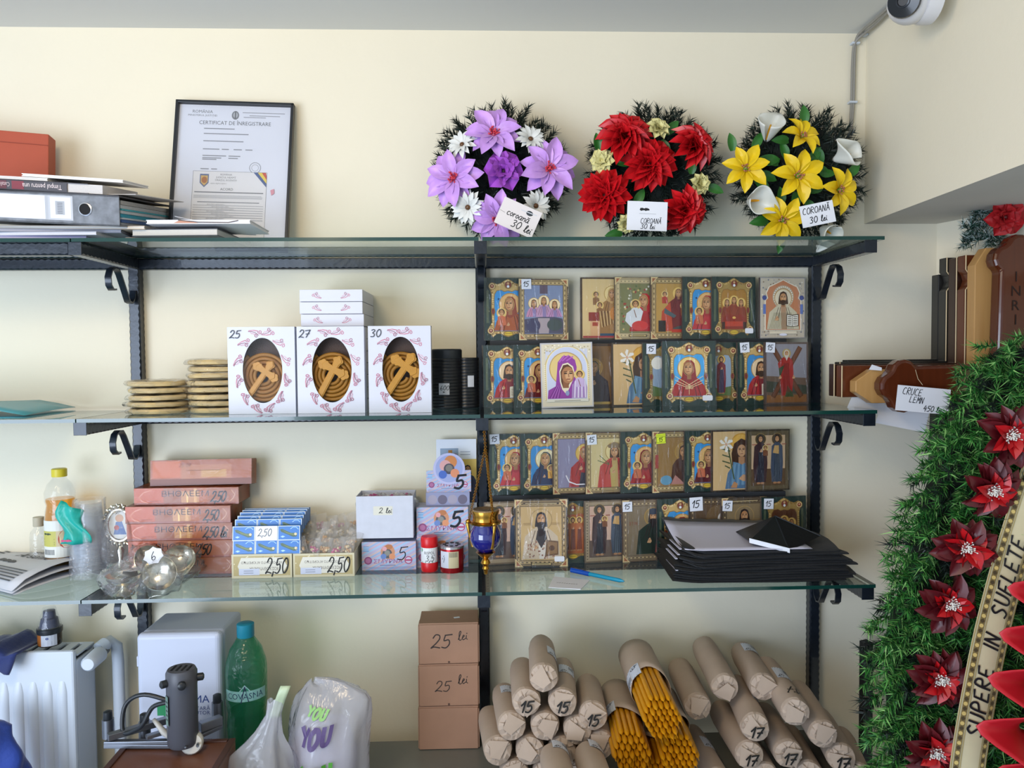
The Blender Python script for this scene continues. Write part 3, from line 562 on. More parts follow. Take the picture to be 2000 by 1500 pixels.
def icon(name_label, x0, y0, w, h, Y, fn, group, lean=0., roll=0., price=None, tab=False, wrap=True, edge=None, z=None, yaw=.14, **kw):
    """x0,y0: photo pixel of the lower left corner; w,h in metres"""
    p = px(x0, y0, Y)
    if z is not None: p.z = z
    t = thing('icon_plaque', name_label, 'icon', p, (-lean, roll, yaw), group)
    G().box((w/2, .003, h/2), (w, .006, h)).obj('board', edge or M_board, t, bevel=.0008)
    a = Art(w, h, -.0001); fn(a, **kw); a.obj('printed_picture', M_gloss, t)
    if tab: g = G(); g.prism([(w*.76, .010), (w*.92, .010), (w*.935, .012), (w*.935, .018), (w*.92, .020), (w*.76, .020), (w*.745, .018), (w*.745, .012)], -.0036, -.0033); g.obj('blank_sticker', M_stk, t)
    if wrap:
        g = G(); W = w+.003; r = random.Random(int(x0*7+y0))
        g.grid(7, 9, lambda u, v: (-.0015+W*u, -.0026-.0007*math.sin(u*9+v*5+x0)*math.sin(v*8+x0*.3)*(1 if .05 < u < .95 else .0), -.001+(h+.002)*v))
        for s in (0, 1): g.add([(-.0015+W*s, -.0025, -.001), (-.0015+W*s, .0065, -.001), (-.0015+W*s, .0065, h+.001), (-.0015+W*s, -.0025, h+.001)], [(0, 1, 2, 3)])
        g.add([(-.0015, -.0025, h+.001), (W-.0015, -.0025, h+.001), (W-.0015, .0065, h+.001), (-.0015, .0065, h+.001)], [(0, 1, 2, 3)])
        g.obj('wrapper', M_wrap, t, smooth=60)
    if price:
        txt, ux, uy, s, c = price
        g = Art(.021*s, .021*s, -.0035, None); 
        g.R(0, 0, 1, 1, c)
        if c == '#e4f03c': g.L([(.05, .84), (.95, .84)], .03, '#3a3a1a'); g.L([(.05, .12), (.95, .12), (.95, .7), (.05, .7), (.05, .12)], .03, '#3a3a1a'); g.H(txt, .25, .22, .4, wd=.14)
        else: g.H(txt, .17, .25, .52, wd=.13)
        g.obj('price_sticker', M_print, t, loc=(ux*w, 0, uy*h), rot=(0, rnd.uniform(-.08, .08), 0))
    return t
IW, IH = .0925, .1185
ST = lambda x=.05, y=.83, s=.9, c='#dfe2ec': ('15', x, y, s, c)
R1 = px(1100, 664, -.03).z
# a plain riser behind the front icons carries the rear row on each shelf
M_ris = mat('dark_riser', '#23262b', rough=.6)
def riser(z0, z1, lab): o = G().box((.30, -.0315, (z0+z1)/2), (.57, .021, z1-z0)).obj('display_riser', M_ris); tag(o, lab, 'riser')
riser(S2, R1-.0005, 'dark ledge hidden behind the lower icons on the middle shelf')
gA = 'icons in the rear row on the middle shelf'; gB = 'icons in the front row on the middle shelf'; gC = 'icons in the rear row on the bottom shelf'; gD = 'icons in the front row on the bottom shelf'
A = lambda lab, x, fn, d, **k: icon(lab, x, 664, k.pop('w', IW), k.pop('h', IH), -.0405, fn, gA, z=R1, **k)
A('green icon with gold frame and cradling Virgin beside the middle post, rear row', 946, ic_vlad, 0, robe='#a0522c', veil='#8a3c24')
A('silver-violet Trinity icon with three haloed angels and 15 sticker', 1014, ic_trinity, 1, price=ST(), w=.096, h=.116)
A('gold icon of an enthroned Virgin at the right of the bare wall gap', 1135, ic_throne, 0)
A('gold icon of red-veiled Virgin kissing the infant under crinkled film', 1201, ic_tender, 1, w=.09)
A('gold icon of a seated Virgin in dark red on a red throne', 1271, ic_ruler, 0)
A('green icon with blue field and red Virgin left of the Trinity icon', 1333, ic_vlad, 1)
A('green icon with three seated angels in gold and brown', 1390, ic_trinity_green, 2, tab=True, w=.09)
A('silver icon of Christ on orange ground holding an open book', 1484, ic_pantocrator, 3, w=.0945, h=.117)
Bk = lambda lab, x, y, fn, Y, **k: icon(lab, x, y, k.pop('w', IW), k.pop('h', IH), Y, fn, gB, z=S2+.0003, lean=.02, **k)
Bk('green icon of Christ with a book on blue ground, leftmost front row', 945, 792, ic_christ_green, -.0665, w=.09, h=.116)
Bk('green icon of a dark red Virgin half hidden by the large silver icon', 1004, 793, ic_vlad, -.0665, robe='#6a1c1f', veil='#5c181a', tilt=.4, h=.116)
Bk('large silver icon of purple-veiled Virgin and child', 1058, 798, ic_kazan, -.098, yaw=0, w=.096, h=.119, wrap=False, edge=mat('silver_icon_edge', '#b0aeb4', rough=.3, metal=.6), roll=-.02)
Bk('dark brown icon of praying Virgin right of the silver icon', 1112, 792, ic_mary_dark, -.0665, w=.088, h=.118)
Bk('tan icon of a girl with lily under streaky film on the middle shelf', 1196, 792, ic_girl, -.0665, h=.119)
Bk('dark green icon with 15 sticker tucked left of the seven-arrows icon', 1256, 792, ic_standing_green, -.0665, price=ST(.07), w=.088, h=.118)
Bk('green icon of the red Virgin pierced by seven arrows', 1294, 794, ic_seven, -.083, yaw=0, w=.100, h=.121, tab=True)
Bk('green icon of a standing saint on pale ground right of the seven-arrows icon', 1361, 792, ic_standing_green, -.0665, w=.088)
Bk('green icon of Christ on blue with 15 sticker', 1441, 791, ic_christ_green, -.0665, price=ST(.05), w=.088)
Bk('grey icon of a red-robed saint before a diagonal cross with 15 sticker', 1494, 790, ic_andrew, -.0665, price=ST(.0, .84), w=.09, h=.118)
R3 = px(1200, 962, -.03).z
riser(S3, R3-.0005, 'dark ledge hidden behind the lower icons on the bottom shelf')
C = lambda lab, x, fn, d, **k: icon(lab, x, 962, k.pop('w', IW), k.pop('h', IH), -.0405, fn, gC, z=R3, **k)
C('green icon with red Virgin and 15 sticker beside the censer chain', 957, ic_vlad, 0, price=ST(.0, .84), h=.117)
C('green icon of Virgin in dark blue mantle with golden child', 1017, ic_shirt, 1, h=.117)
C('lilac icon of a red-veiled Virgin with folded hands', 1080, ic_maphorion, 2, h=.118)
C('cream-gold icon of crowned maiden saint in pink robe with 15 sticker', 1144, ic_barbara, 3, price=ST(.03, .80), h=.118)
C('green icon of red Virgin right of the crowned maiden saint', 1212, ic_vlad, 2, robe='#9c2226', veil='#7a1c24', tilt=.4, h=.1185)
C('brown-gold icon of a warrior saint with yellow 15 sticker', 1274, ic_warrior, 1, price=ST(.08, .80, .9, '#e4f03c'), h=.1185)
C('green icon of dark red Virgin between warrior saint and lily girl', 1337, ic_vlad, 2, robe='#5a1c22', veil='#5a1a20', h=.1185)
C('tan icon of a girl in blue with white lily on the bottom shelf', 1390, ic_girl, 3, h=.119)
C('dark framed icon of two standing saints at the right end, rear row', 1458, ic_two, 4, w=.0905, h=.119, roll=.0)
D = lambda lab, x, y, fn, Y, **k: icon(lab, x, y, k.pop('w', IW), k.pop('h', IH), Y, fn, gD, z=S3+.0003, lean=.02, **k)
D('dim brown icon behind the blue hanging censer', 947, 1090, ic_two, -.0645, dark=False, w=.088)
D('large gold icon of a black-bearded bishop holding a book', 1006, 1103, ic_bishop, -.083, yaw=0, w=.0985, h=.126, tab=True)
D('green and orange icon peeking out right of the large bishop icon', 1075, 1088, ic_orange, -.0645, w=.088, h=.117)
D('pale brown icon of two standing saints with a purple glow', 1142, 1092, ic_two, -.0645, dark=False, h=.118)
D('grey-gold icon of black-bearded monk with blue cap and 15 sticker', 1216, 1091, ic_monk, -.0645, price=ST(.0, .82), h=.118)
D('green icon of red Virgin on blue behind the black cloth pile', 1284, 1090, ic_vlad, -.0645, h=.119)
D('brown icon of white-bearded saint with large 15 sticker', 1347, 1088, ic_nicholas, -.0645, price=ST(.0, .80, 1.25), h=.1195)
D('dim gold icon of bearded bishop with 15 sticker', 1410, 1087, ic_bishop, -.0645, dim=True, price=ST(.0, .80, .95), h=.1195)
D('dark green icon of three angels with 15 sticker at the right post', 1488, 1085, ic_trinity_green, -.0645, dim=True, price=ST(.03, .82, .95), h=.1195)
# ================================================================ top shelf
def card(name, label, cat, c, w, h, rot, fn, group=None, col='#e2e4ec', thick=.0005, curl=None):
    """a paper card centred on c, facing the room; fn paints on it"""
    t = thing(name, label, cat, c, rot, group)
    g = G(); g.box((0, thick/2, 0), (w, thick, h)); g.obj('card', mat('card_'+col, col, rough=.6), t)
    a = Art(w, h, -.00003); fn(a); o = a.obj('handwriting', M_print, t, loc=(-w/2, 0, -h/2)); return t
# ---- framed certificate
M_blk = mat('black_plastic', '#22262b', rough=.35)
M_white = mat('white_paper', '#dfe2ea', rough=.6)
P = px(337, 467, -.055); top = px(339, 203, -.014)
w = .2185; h = (V((0, top.y, top.z))-V((0, -.055, S1))).length
lean = math.atan2(top.y+.055, top.z-S1)
cf = thing('certificate_frame', 'black framed registration certificate leaning on the wall', 'framed certificate', (-.5765, -.055, S1+.006), (-lean, .028, 0))
g = G()
for c, d in (((w/2, 0, .003), (w, .014, .006)), ((w/2, 0, h-.0028), (w, .014, .0056)), ((.0026, 0, h/2), (.0052, .014, h)), ((w-.0026, 0, h/2), (.0052, .014, h))): g.box(c, d)
g.obj('frame', M_blk, cf, bevel=.001)
G().box((w/2, .004, h/2), (w-.012, .004, h-.012)).obj('backing', M_white, cf)
a = Art(w, h, .0015); K = '#4c5058'; a.R(.02, .02, .98, .98, '#d3d7e4')
a.T('ROMÂNIA', .22, .925, .021, K, 'c'); a.T('MINISTERUL JUSTIȚIEI', .22, .903, .013, K, 'c', cond=1.1); a.E(.5, .915, .024, '#70747c', .03); a.E(.5, .917, .015, '#a8acb4', .02); a.L([(.5, .89), (.5, .94)], .008, '#5a5e66')
for y, x0, x1 in ((.935, .56, .92), (.915, .62, .88), (.903, .57, .76)): a.lines(x0, x1, [y], .005, '#8c909a')
a.T('CERTIFICAT DE ÎNREGISTRARE', .5, .848, .0265, K, 'c', cond=.93)
for y, x0, x1 in ((.82, .24, .5), (.785, .24, .62), (.735, .24, .58), (.68, .24, .38), (.68, .40, .46), (.68, .50, .57), (.68, .6, .66), (.635, .24, .44), (.62, .24, .40), (.61, .24, .36), (.635, .46, .56), (.62, .46, .54), (.545, .23, .30), (.545, .32, .37)): a.lines(x0, x1, [y], .0065, '#80848e')
a.E(.69, .56, .038, '#9297a2', n=22); a.E(.69, .56, .033, '#d3d7e4', n=22); a.E(.69, .56, .024, '#a4a8b2', n=22); a.E(.69, .56, .02, '#d3d7e4', n=20)
a.R(.17, .04, .795, .53, '#6a6e76'); a.R(.173, .042, .792, .528, '#d6d6da')
a.P([(.23, .51), (.305, .51), (.305, .45), (.268, .42), (.23, .45)], '#4a5c86'); a.P([(.238, .5), (.297, .5), (.297, .455), (.268, .43), (.238, .455)], '#c0a05c'); a.E(.268, .47, .018, '#a0622c', .022)
for i, c in enumerate(('#3c5488', '#d8c04c', '#b8443c')): a.P([(.68+.035*i, .528), (.715+.035*i, .528), (.792, .455+.025*i), (.792, .43+.025*i)], c)
for i, t in enumerate(('ROMÂNIA', 'JUDEȚUL NEAMȚ', 'ORAȘUL ROZNOV')): a.T(t, .45, .503-.019*i, .012, '#5c6068', 'c')
a.H('~~~', .32, .438, .022, '#50545e', wd=.06); a.T('ACORD', .46, .402, .017, K, 'c'); a.lines(.19, .77, [.388], .007, '#70747c')
for y in (.366, .358, .35): a.lines(.185, .775, [y], .0035, '#9a9ea6', .02)
a.lines(.22, .74, [.322], .006, '#80848c')
for i in range(7): a.lines(.185, .775, [.30-.016*i], .0035, '#9a9ea6'); a.H('~~~~', .3+.04*(i % 3), .30-.016*i, .018, '#70747e', wd=.06)
for y in (.17, .16, .15, .12): a.lines(.185, .6, [y], .003, '#9a9ea6')
a.P([(.83, .41), (.86, .42), (.865, .39), (.84, .375)], '#cc8a9a')
a.obj('certificate_sheet', M_print, cf)
G().box((w/2, -.003, h/2), (w-.014, .001, h-.018)).obj('glass', film('picture_glass', rough=.02, bump=0, haze=.02), cf)

# ---- lever arch binder and paper pile
M_marb = mat('marbled_grey_card', '#6d727a', rough=.5, noise=.45, nscale=60)
bd = thing('lever_arch_binder', 'grey marbled lever arch binder lying with blank white spine label', 'binder', (-.578, -.238, 1.7625), (.12, .045, .02))
L_, D_, T_ = .318, .215, .047
G().box((-L_/2, D_/2, .0012), (L_, D_, .0024)).obj('cover', M_marb, bd); G().box((-L_/2, D_/2+.002, T_), (L_, D_+.004, .0024)).obj('cover', mat('dark_cover', '#3c3c42', rough=.5), bd)
G().box((-L_/2, .0012, T_/2), (L_, .0024, T_)).obj('spine', M_marb, bd)
g = Art(L_, T_, -.0002); g.R(.30, .12, .66, .93, '#a9adb5'); g.R(.24, .14, .64, .91, '#dde1ee'); g.R(.655, .12, .775, .93, '#b4b8c0'); g.R(.665, .18, .765, .88, '#d4d8e0'); g.R(.69, .3, .735, .75, '#a0a4ac')
for i in range(7): g.R(.70, .34+.055*i, .725, .365+.055*i, '#6a6e76')
g.obj('spine_label', M_print, bd, loc=(-L_, 0, 0))
hx = -L_*.165
g = G(); g.X = Matrix.Rotation(pi/2, 4, 'X'); g.lathe([(.0098, 0), (.0105, .001), (.0088, .0016), (.0085, .0002)], 24, cap=False); rg = g.obj('finger_ring', mat('chrome', '#d8d8dc', rough=.2, metal=1), bd, smooth=40, loc=(hx, -.0001, T_*.52))
g = G(); g.X = Matrix.Rotation(pi/2, 4, 'X'); g.lathe([(.009, 0), (.009, .0004)], 24); g.obj('finger_hole', mat('hole_black', '#0c0d10', rough=.8), bd, loc=(hx, -.0001, T_*.52))
z = .0028
for i, (c, t) in enumerate((('#8f9299', .004), ('#3f5f94', .005), ('#b9c3cc', .003), ('#2f93aa', .006), ('#c3c8cd', .005), ('#4aa6b4', .003), ('#bfc0c2', .006), ('#a9a9a8', .007))):
    G().box((-L_/2+.001*(i % 3), D_/2+.004, z+t/2), (L_-.004, D_-.012, t*.92)).obj('page_block', mat('pages'+c, c, rough=.7, bump=.5, bscale=400), bd); z += t
def sheet(name, label, cat, c, w, d, t, col, rz=0., rx=0., ry=0., group=None, fn=None, pages=0):
    tt = thing(name, label, cat, c, (rx, ry, rz), group)
    G().box((0, 0, t/2), (w, d, t)).obj('page_block' if pages else 'sheet', mat('paper'+col, col, rough=.6, bump=.3 if pages else 0, bscale=500), tt)
    if pages:
        G().box((0, 0, t+.0006), (w+.002, d+.002, .0012)).obj('cover', mat('paper'+pages, pages, rough=.4), tt)
        G().box((0, 0, -.0006), (w+.002, d+.002, .0012)).obj('cover', mat('paper'+pages, pages, rough=.4), tt)
    return tt
z = S1
for i, (w_, d_, t_, col, cov, rz, x, lab) in enumerate([
    (.30, .20, .0035, '#b9b4d0', '#8d86b8', .05, -.80, 'thin lilac magazine lowest under the binder'), (.30, .20, .003, '#cfcfd4', '#b8bcc8', -.03, -.77, 'grey magazine second from the glass under the binder'), (.28, .20, .003, '#a5a4ae', '#7f8391', .09, -.74, 'dark grey magazine third in the pile under the binder'), (.29, .19, .003, '#d4d2cc', '#c7b8a8', .03, -.70, 'beige magazine directly under the binder')]):
    sheet('magazine', lab, 'magazine', (x, -.118, z+.0012), w_, d_, t_, col, rz, 0, 0, 'magazines in the pile under the binder', pages=cov); z += t_+.0026
for i, (x, y, w_, d_, rz, lab, cov) in enumerate([(-.545, -.10, .13, .16, .25, 'printed magazine sticking out right of the binder', '#9a8478'), (-.50, -.12, .14, .17, -.05, 'closed white book beside the certificate foot', '#4a4e55')]):
    sheet('magazine' if i == 0 else 'book', lab, 'magazine' if i == 0 else 'book', (x, y, S1+.0012+i*.0068), w_, d_, .0042+.005*i, '#c9c6c0', rz, 0, 0, None, pages=cov)
g = G(); g.grid(9, 2, lambda u, v: (-.51+.10*u, -.19+.12*v, S1+.031+.011*(1-u)**2-.002*u)); o = g.obj('paper_sheet', M_white, solid=.0006); tag(o, 'curled white paper sheet in front of the certificate', 'paper')
t = sheet('magazine', 'white magazine with portrait print before the certificate', 'magazine', (-.46, -.165, S1+.0252), .165, .11, .004, '#dcdde4', .0, pages='#e2e2e8')
a = Art(.16, .007, 0); a.P([(.25, .1), (.32, .8), (.42, .6), (.5, .1)], '#b8846c'); a.L([(.3, .8), (.5, .3), (.8, .2), (.9, .7)], .2, '#4a3c38'); a.obj('printed_picture', M_print, t, loc=(-.08, -.0562, -.0008))
# books on the binder
e = Euler((.12, .045, .02)).to_matrix(); bo = V((-.578, -.238, 1.7625))
def onb(x, y, z): return bo+e @ V((x, y, z))
bk = thing('paperback_book', 'paperback with black and dark red spine lying on the binder', 'book', onb(-.12, .07, T_+.0025), (.12, .06, -.02))
G().box((0, 0, .008), (.19, .12, .014)).obj('page_block', mat('paper#c8c5c4', '#c8c5c4', rough=.7, bump=.4, bscale=500), bk); 
for zz in (.0008, .0156): G().box((-.012, 0, zz), (.17, .124, .0012)).obj('cover', mat('book_black', '#2c2326', rough=.35), bk)
G().box((-.028, -.0612, .008), (.136, .0016, .0162)).obj('spine', mat('book_black', '#2c2326', rough=.35), bk)
a = Art(.136, .016, -.0622); a.R(.04, .1, .3, .9, '#5a2029'); a.R(.36, .1, .5, .9, '#7a2430'); a.T('Timpul pentru una', .94, .72, .5, '#e0d0d0', 'l', rot=pi, cond=.75); a.T('Catalin Ștefan', .34, .72, .42, '#c8b0b0', 'l', rot=pi, cond=.7); a.obj('spine_print', M_print, bk, loc=(-.096, 0, 0))
for i, (x, w_, lab) in enumerate(((-.19, .15, 'white booklet left on top of the black paperback'), (-.08, .155, 'thin white booklet right on top of the black paperback'))):
    tt = sheet('booklet', lab, 'booklet', onb(x, .07, T_+.0215+.004*i), w_, .1, .0022, '#d8d6d4', .06*(i-.5), .12, .06, 'booklets on the binder', pages='#e4e2e0')
p = onb(-.02, .10, T_+.004); o = G().box((0, 0, 0), (.10, .16, .0012)).obj('paper_sheet', mat('paper#c0bcba', '#c0bcba', rough=.7), loc=p, rot=(.12, .02, -.1)); tag(o, 'loose beige sheet on the right end of the binder', 'paper')
_ob = onb(-.215, .175, T_+.0035); ob = thing('orange_box', 'orange-red card box standing on the back of the binder', 'box', (px(92, 300, _ob.y).x, _ob.y, _ob.z), (0, .03, .22))
Hb = px(92, 262, _ob.y).z-_ob.z
G().box((-.13, .02, Hb/2), (.26, .04, Hb)).obj('body', mat('orange_card', '#aa4a30', rough=.55, noise=.04), ob, bevel=.001)
G().box((-.13, -.0006, Hb-.02), (.26, .0012, .001)).obj('lid_fold', mat('orange_fold', '#8f3c28', rough=.6), ob)
g = G(); g.box((-.617, -.055, S1+.042), (.05, .07, .052)); o = g.obj('black_case', mat('soft_black', '#2b2d33', rough=.55), bevel=.012, seg=4); tag(o, 'rounded black case between binder and certificate', 'case')

# ================================================================ wreaths
def sprig(g, p, d, length, n, nl, cols, r, bend=.0, w=.0011, stem=True):
    d = V(d).normalized(); s, u, _ = basis(d); p = V(p); q = p+d*length
    if stem: g.col = '#2a2a1c'; g.add([p+s*.0008, p-s*.0008, q], [(0, 1, 2)])
    for i in range(n):
        t = (i+.5)/n; o = p+d*(length*t); a = r.random()*2*pi; k = .55+.45*r.random()
        e = (d*(.75+.3*r.random())+(s*cos(a)+u*sin(a))*.9).normalized(); x = e.cross(V((r.random()-.5, r.random()-.5, r.random()-.5))).normalized()*w/2
        g.col = cols[int(r.random()*len(cols))]; l = nl*k
        g.add([o-x, o+x, o+e*l], [(0, 1, 2)])
def needle_mat(name, rough=.4): return mat(name, attr=True, rough=rough, spec=.35)
M_needle = needle_mat('pine_needles')
_r = random.Random(21)
gw = G(); DK = ['#1b2420', '#222d27', '#2b3730', '#181f1c', '#34423a']
for ring, (R0, R1_, n, yb, yo) in enumerate(((.070, .108, 62, -.03, -.10), (.045, .085, 40, -.055, -.2), (.012, .055, 28, -.062, -.15), (.078, .105, 46, -.045, -.25))):
    for i in range(n):
        t = 2*pi*(i+_r.random()*.6)/n; R = R0+(R1_-R0)*_r.random()*.4; c, s = cos(t), sin(t)
        sprig(gw, (c*R, yb+.012*_r.random(), s*R), (c+.5*(_r.random()-.5), yo+.25*(_r.random()-.5), s+.5*(_r.random()-.5)), .034+.010*_r.random(), 58, .019, DK, _r, w=.0021)
me_fol = gw.mesh('needles', M_needle)
gm = G(); gm.X = Matrix.Rotation(pi/2, 4, 'X'); gm.lathe([(.0, .0), (.085, .0), (.095, .02), (.088, .05), (.06, .064), (.0, .066)], 28, cap=False); M_moss = mat('dark_moss', '#161d1a', rough=.9, noise=.5, nscale=80, bump=1., bscale=160)
me_base = gm.mesh('moss_base', M_moss, 60)
def petal_mesh(name, L, W, m, cup=.25, back=.15, point=.55, nu=5, nv=7, tipc=None, wave=0.):
    """petal along +x from origin, face towards +z"""
    g = G()
    def f(u, v):
        wv = W*max(.02, math.sin(pi*min(1, (v*.90+.10))**point))**.72 if v < 1 else W*.03
        y = (u-.5)*wv; x = L*v
        z = L*(back*v - (back+.18)*v*v*.9) + cup*abs(y)*1.2 + wave*W*math.sin(v*9+u*5)
        return (x, y, z)
    g.grid(nu, nv, f); return g.mesh(name, m, 70)
M_lilac = mat('lilac_satin_petal', '#c091dc', rough=.4, noise=.22, nscale=45, sheen=.3); M_red = mat('red_satin_petal', '#b8141c', rough=.33, noise=.3, nscale=50); M_yel = mat('yellow_petal', '#e2c016', rough=.45, noise=.12, nscale=40); M_wht = mat('white_petal', '#dcdedb', rough=.5, noise=.06); M_crm = mat('cream_petal', '#d9d293', rough=.55, noise=.12, nscale=60); M_leaf = mat('green_silk_leaf', '#2f6b28', rough=.42, noise=.25, nscale=40); M_rose = mat('violet_rose_petal', '#a050be', rough=.4, noise=.25, nscale=60)
PM = dict(lilac=petal_mesh('petal', .046, .026, M_lilac, cup=.5, point=1.1), red=petal_mesh('petal', .038, .021, M_red, cup=1.0, back=.5, point=1.1, nv=6), yel=petal_mesh('petal', .040, .022, M_yel, cup=.6, back=.3, point=1.2), daisy=petal_mesh('petal', .026, .010, M_wht, cup=.3, back=.35, point=1.2, nu=3, nv=5), crm=petal_mesh('petal', .018, .015, M_crm, cup=.6, back=.6, point=1.5, nu=5, nv=4, wave=.12), rose=petal_mesh('petal', .030, .034, M_rose, cup=.8, back=.7, point=1.5, nu=5, nv=5, wave=.06), leaf=petal_mesh('leaf', .036, .019, M_leaf, cup=.4, point=.95))
def at_angle(parent, me, ang, elev, s=1., off=0., roll=0., name='petal', base=(0, 0, 0)):
    o = put(name, me, parent); c = V(base)+V((cos(ang)*off, sin(ang)*off, 0))
    o.matrix_local = Matrix.Translation(c) @ Matrix.Rotation(ang, 4, 'Z') @ Matrix.Rotation(-elev, 4, 'Y') @ Matrix.Rotation(roll, 4, 'X') @ Matrix.Scale(s, 4); return o
def center_mesh(kind):
    g = G(); r = random.Random(3)
    def stam(n, L, col, tip, spread, rr=.0007):
        for i in range(n):
            a = r.random()*2*pi; q = r.random()*spread; e = V((cos(a)*q, sin(a)*q, L*(.7+.5*r.random()))); g.col = col; g.tube([(cos(a)*.002, sin(a)*.002, 0), e], rr, 4, cap=False); g.col = tip; g.ball(e, rr*2.2, 5, 4)
    if kind == 'lilac': g.col = '#a03050'; g.ball((0, 0, .001), (.006, .006, .004), 8, 6); stam(22, .008, '#c04058', '#d8404c', .010)
    elif kind == 'yel': g.col = '#6f9a3c'; g.ball((0, 0, .003), (.004, .004, .006), 8, 6); stam(14, .009, '#c8a060', '#b8745c', .008)
    elif kind == 'daisy': g.col = '#5a3a1c'; g.ball((0, 0, .002), (.0045, .0045, .003), 8, 6)
    elif kind == 'rose': g.col = '#3a2438'; g.ball((0, 0, .002), (.005, .005, .003), 8, 6)
    elif kind == 'big': g.col = '#8a0f14'; g.ball((0, 0, .002), (.010, .010, .006), 8, 6); stam(60, .012, '#d8d4cc', '#e8e6de', .014, .0006)
    else: g.col = '#5a0c10' if kind == 'red' else '#b8b070'; g.ball((0, 0, .002), (.006, .006, .005), 8, 6)
    return g.mesh('flower_center', M_gloss, 60)
CM = {k: center_mesh(k) for k in ('lilac', 'yel', 'daisy', 'rose', 'red', 'crm', 'big')}
FL = {'lilac': 'lilac lily', 'red': 'red dahlia', 'yel': 'yellow lily', 'daisy': 'white daisy', 'crm': 'cream carnation', 'rose': 'violet rose'}
FN = {'lilac': 'lily_flower', 'red': 'dahlia_flower', 'yel': 'lily_flower', 'daisy': 'daisy_flower', 'crm': 'carnation_flower', 'rose': 'rose_flower'}
def flower(parent, kind, loc, face_=(0, -1, 0), s=1., spin=0.):
    o = put(FN[kind], CM[kind], parent); o['label'] = FL[kind]
    q = V(face_).to_track_quat('Z', 'Y'); o.location = loc; o.rotation_mode = 'QUATERNION'; o.rotation_quaternion = q @ Euler((0, 0, spin)).to_quaternion(); o.scale = (s, s, s)
    r = random.Random(int(loc[0]*9999)+int(loc[2]*777)); m = PM[kind]
    rows = {'lilac': [(6, .30, 1, .004), (6, .05, 1., .004)], 'yel': [(7, .25, 1, .004)], 'daisy': [(11, .45, .9, .003), (11, .15, 1, .003)], 'red': [(10, .02, 1.08, .003), (10, .38, 1., .003), (9, .75, .9, .003), (6, 1.15, .75, .002)], 'crm': [(8, .15, 1, .002), (8, .6, .95, .002), (6, 1.05, .85, .001)], 'rose': [(6, .15, 1.1, .004), (5, .6, .9, .004), (4, 1.05, .65, .004)]}[kind]
    for j, (n, el, sc, off) in enumerate(rows):
        for i in range(n): at_angle(o, m, 2*pi*(i+.5*(j % 2))/n+.12*(r.random()-.5), el+.14*(r.random()-.5), sc*(.93+.14*r.random()), off, .25*(r.random()-.5))
    return o
def leaf(parent, loc, ang, s=1., tilt=.2):
    o = put('leaf', PM['leaf'], parent); o.matrix_local = Matrix.Translation(V(loc)) @ Matrix.Rotation(pi/2, 4, 'X') @ Matrix.Rotation(ang, 4, 'Z') @ Matrix.Rotation(-tilt, 4, 'Y') @ Matrix.Scale(s, 4); return o
def calla_mesh(m, L=.052, W=.036):
    g = G()
    def f(u, v):
        a = (u-.5)*2*pi*.93; rr = W*(.12+.88*v**.8)*.5; tip = max(0, cos(a))**7
        return (sin(a)*rr*(1+.25*v), cos(a)*rr+tip*v*v*.75*W, L*.75*v+.004*v*v*(1-tip)-.012*tip*v*v)
    g.grid(33, 10, f); return g.mesh('spathe', m, 80)
M_cwht = mat('white_calla', '#dfe0d8', rough=.4, sss=.0); M_cred = mat('red_foam_calla', '#c01c2a', rough=.45)
CALW = calla_mesh(M_cwht); CALR = calla_mesh(M_cred, .085, .060)
gs = G(); gs.col = '#d89a20'; gs.tube([(0, -.001, .004), (0, 0, .02), (0, .001, .032)], [.0022, .0024, .0014], 8); SPW = gs.mesh('spadix', M_gloss, 50)
gs = G(); gs.col = '#d89024'; gs.tube([(0, -.002, .01), (0, 0, .05), (0, .002, .075)], [.003, .0034, .002], 8); SPR = gs.mesh('spadix', M_gloss, 50)
def calla(parent, loc, face_, spin, me, sp, s=1., label='white calla'):
    o = put('calla_flower', me, parent); o['label'] = label; o.modifiers.new('s', 'SOLIDIFY').thickness = .0012
    o.location = loc; o.rotation_mode = 'QUATERNION'; o.rotation_quaternion = V(face_).to_track_quat('Z', 'Y') @ Euler((0, 0, spin)).to_quaternion(); o.scale = (s, s, s)
    put('spadix', sp, o); return o
WY = -.035
def wreath(cx, cy, label, spin, items, leaves=(), callas=()):
    c = px(cx, cy, WY); t = thing('flower_wreath', label, 'wreath', (c.x, WY, S1+.0005), (0, 0, 0), 'flower wreaths on the top shelf')
    dz = c.z-S1-.0005
    o = put('moss_base', me_base, t, loc=(0, .005, dz)); o = put('needle_foliage', me_fol, t, loc=(0, 0, dz), rot=(0, spin, 0)); o['kind'] = 'stuff'
    def lp(x, y, Y): p = px(x, y, Y); return (p.x-c.x, Y-WY, p.z-S1-.0005)
    for k, x, y, s, fx, fz in items: flower(t, k, lp(x, y, -.127), (fx, -1, fz), s, x*.1)
    for x, y, ang, s in leaves: leaf(t, lp(x, y, -.112), rad(ang), s)
    for x, y, fx, fz, sp, s in callas: calla(t, lp(x, y, -.115), (fx, -1, fz), rad(sp), CALW, SPW, s)
    return t
wreath(978, 347, 'dark pine wreath with lilac lilies and white daisies', 0, [('lilac', 965, 262, 1.05, .0, .45), ('lilac', 886, 348, 1.05, -.3, .0), ('lilac', 1071, 330, 1.1, .25, .1), ('lilac', 972, 428, 1., -.1, -.4), ('rose', 983, 335, 1., 0, 0), ('daisy', 903, 283, 1., -.5, .5), ('daisy', 1036, 272, 1., .3, .4), ('daisy', 914, 405, 1.1, -.2, -.2), ('daisy', 1046, 402, 1.05, .4, -.2)])
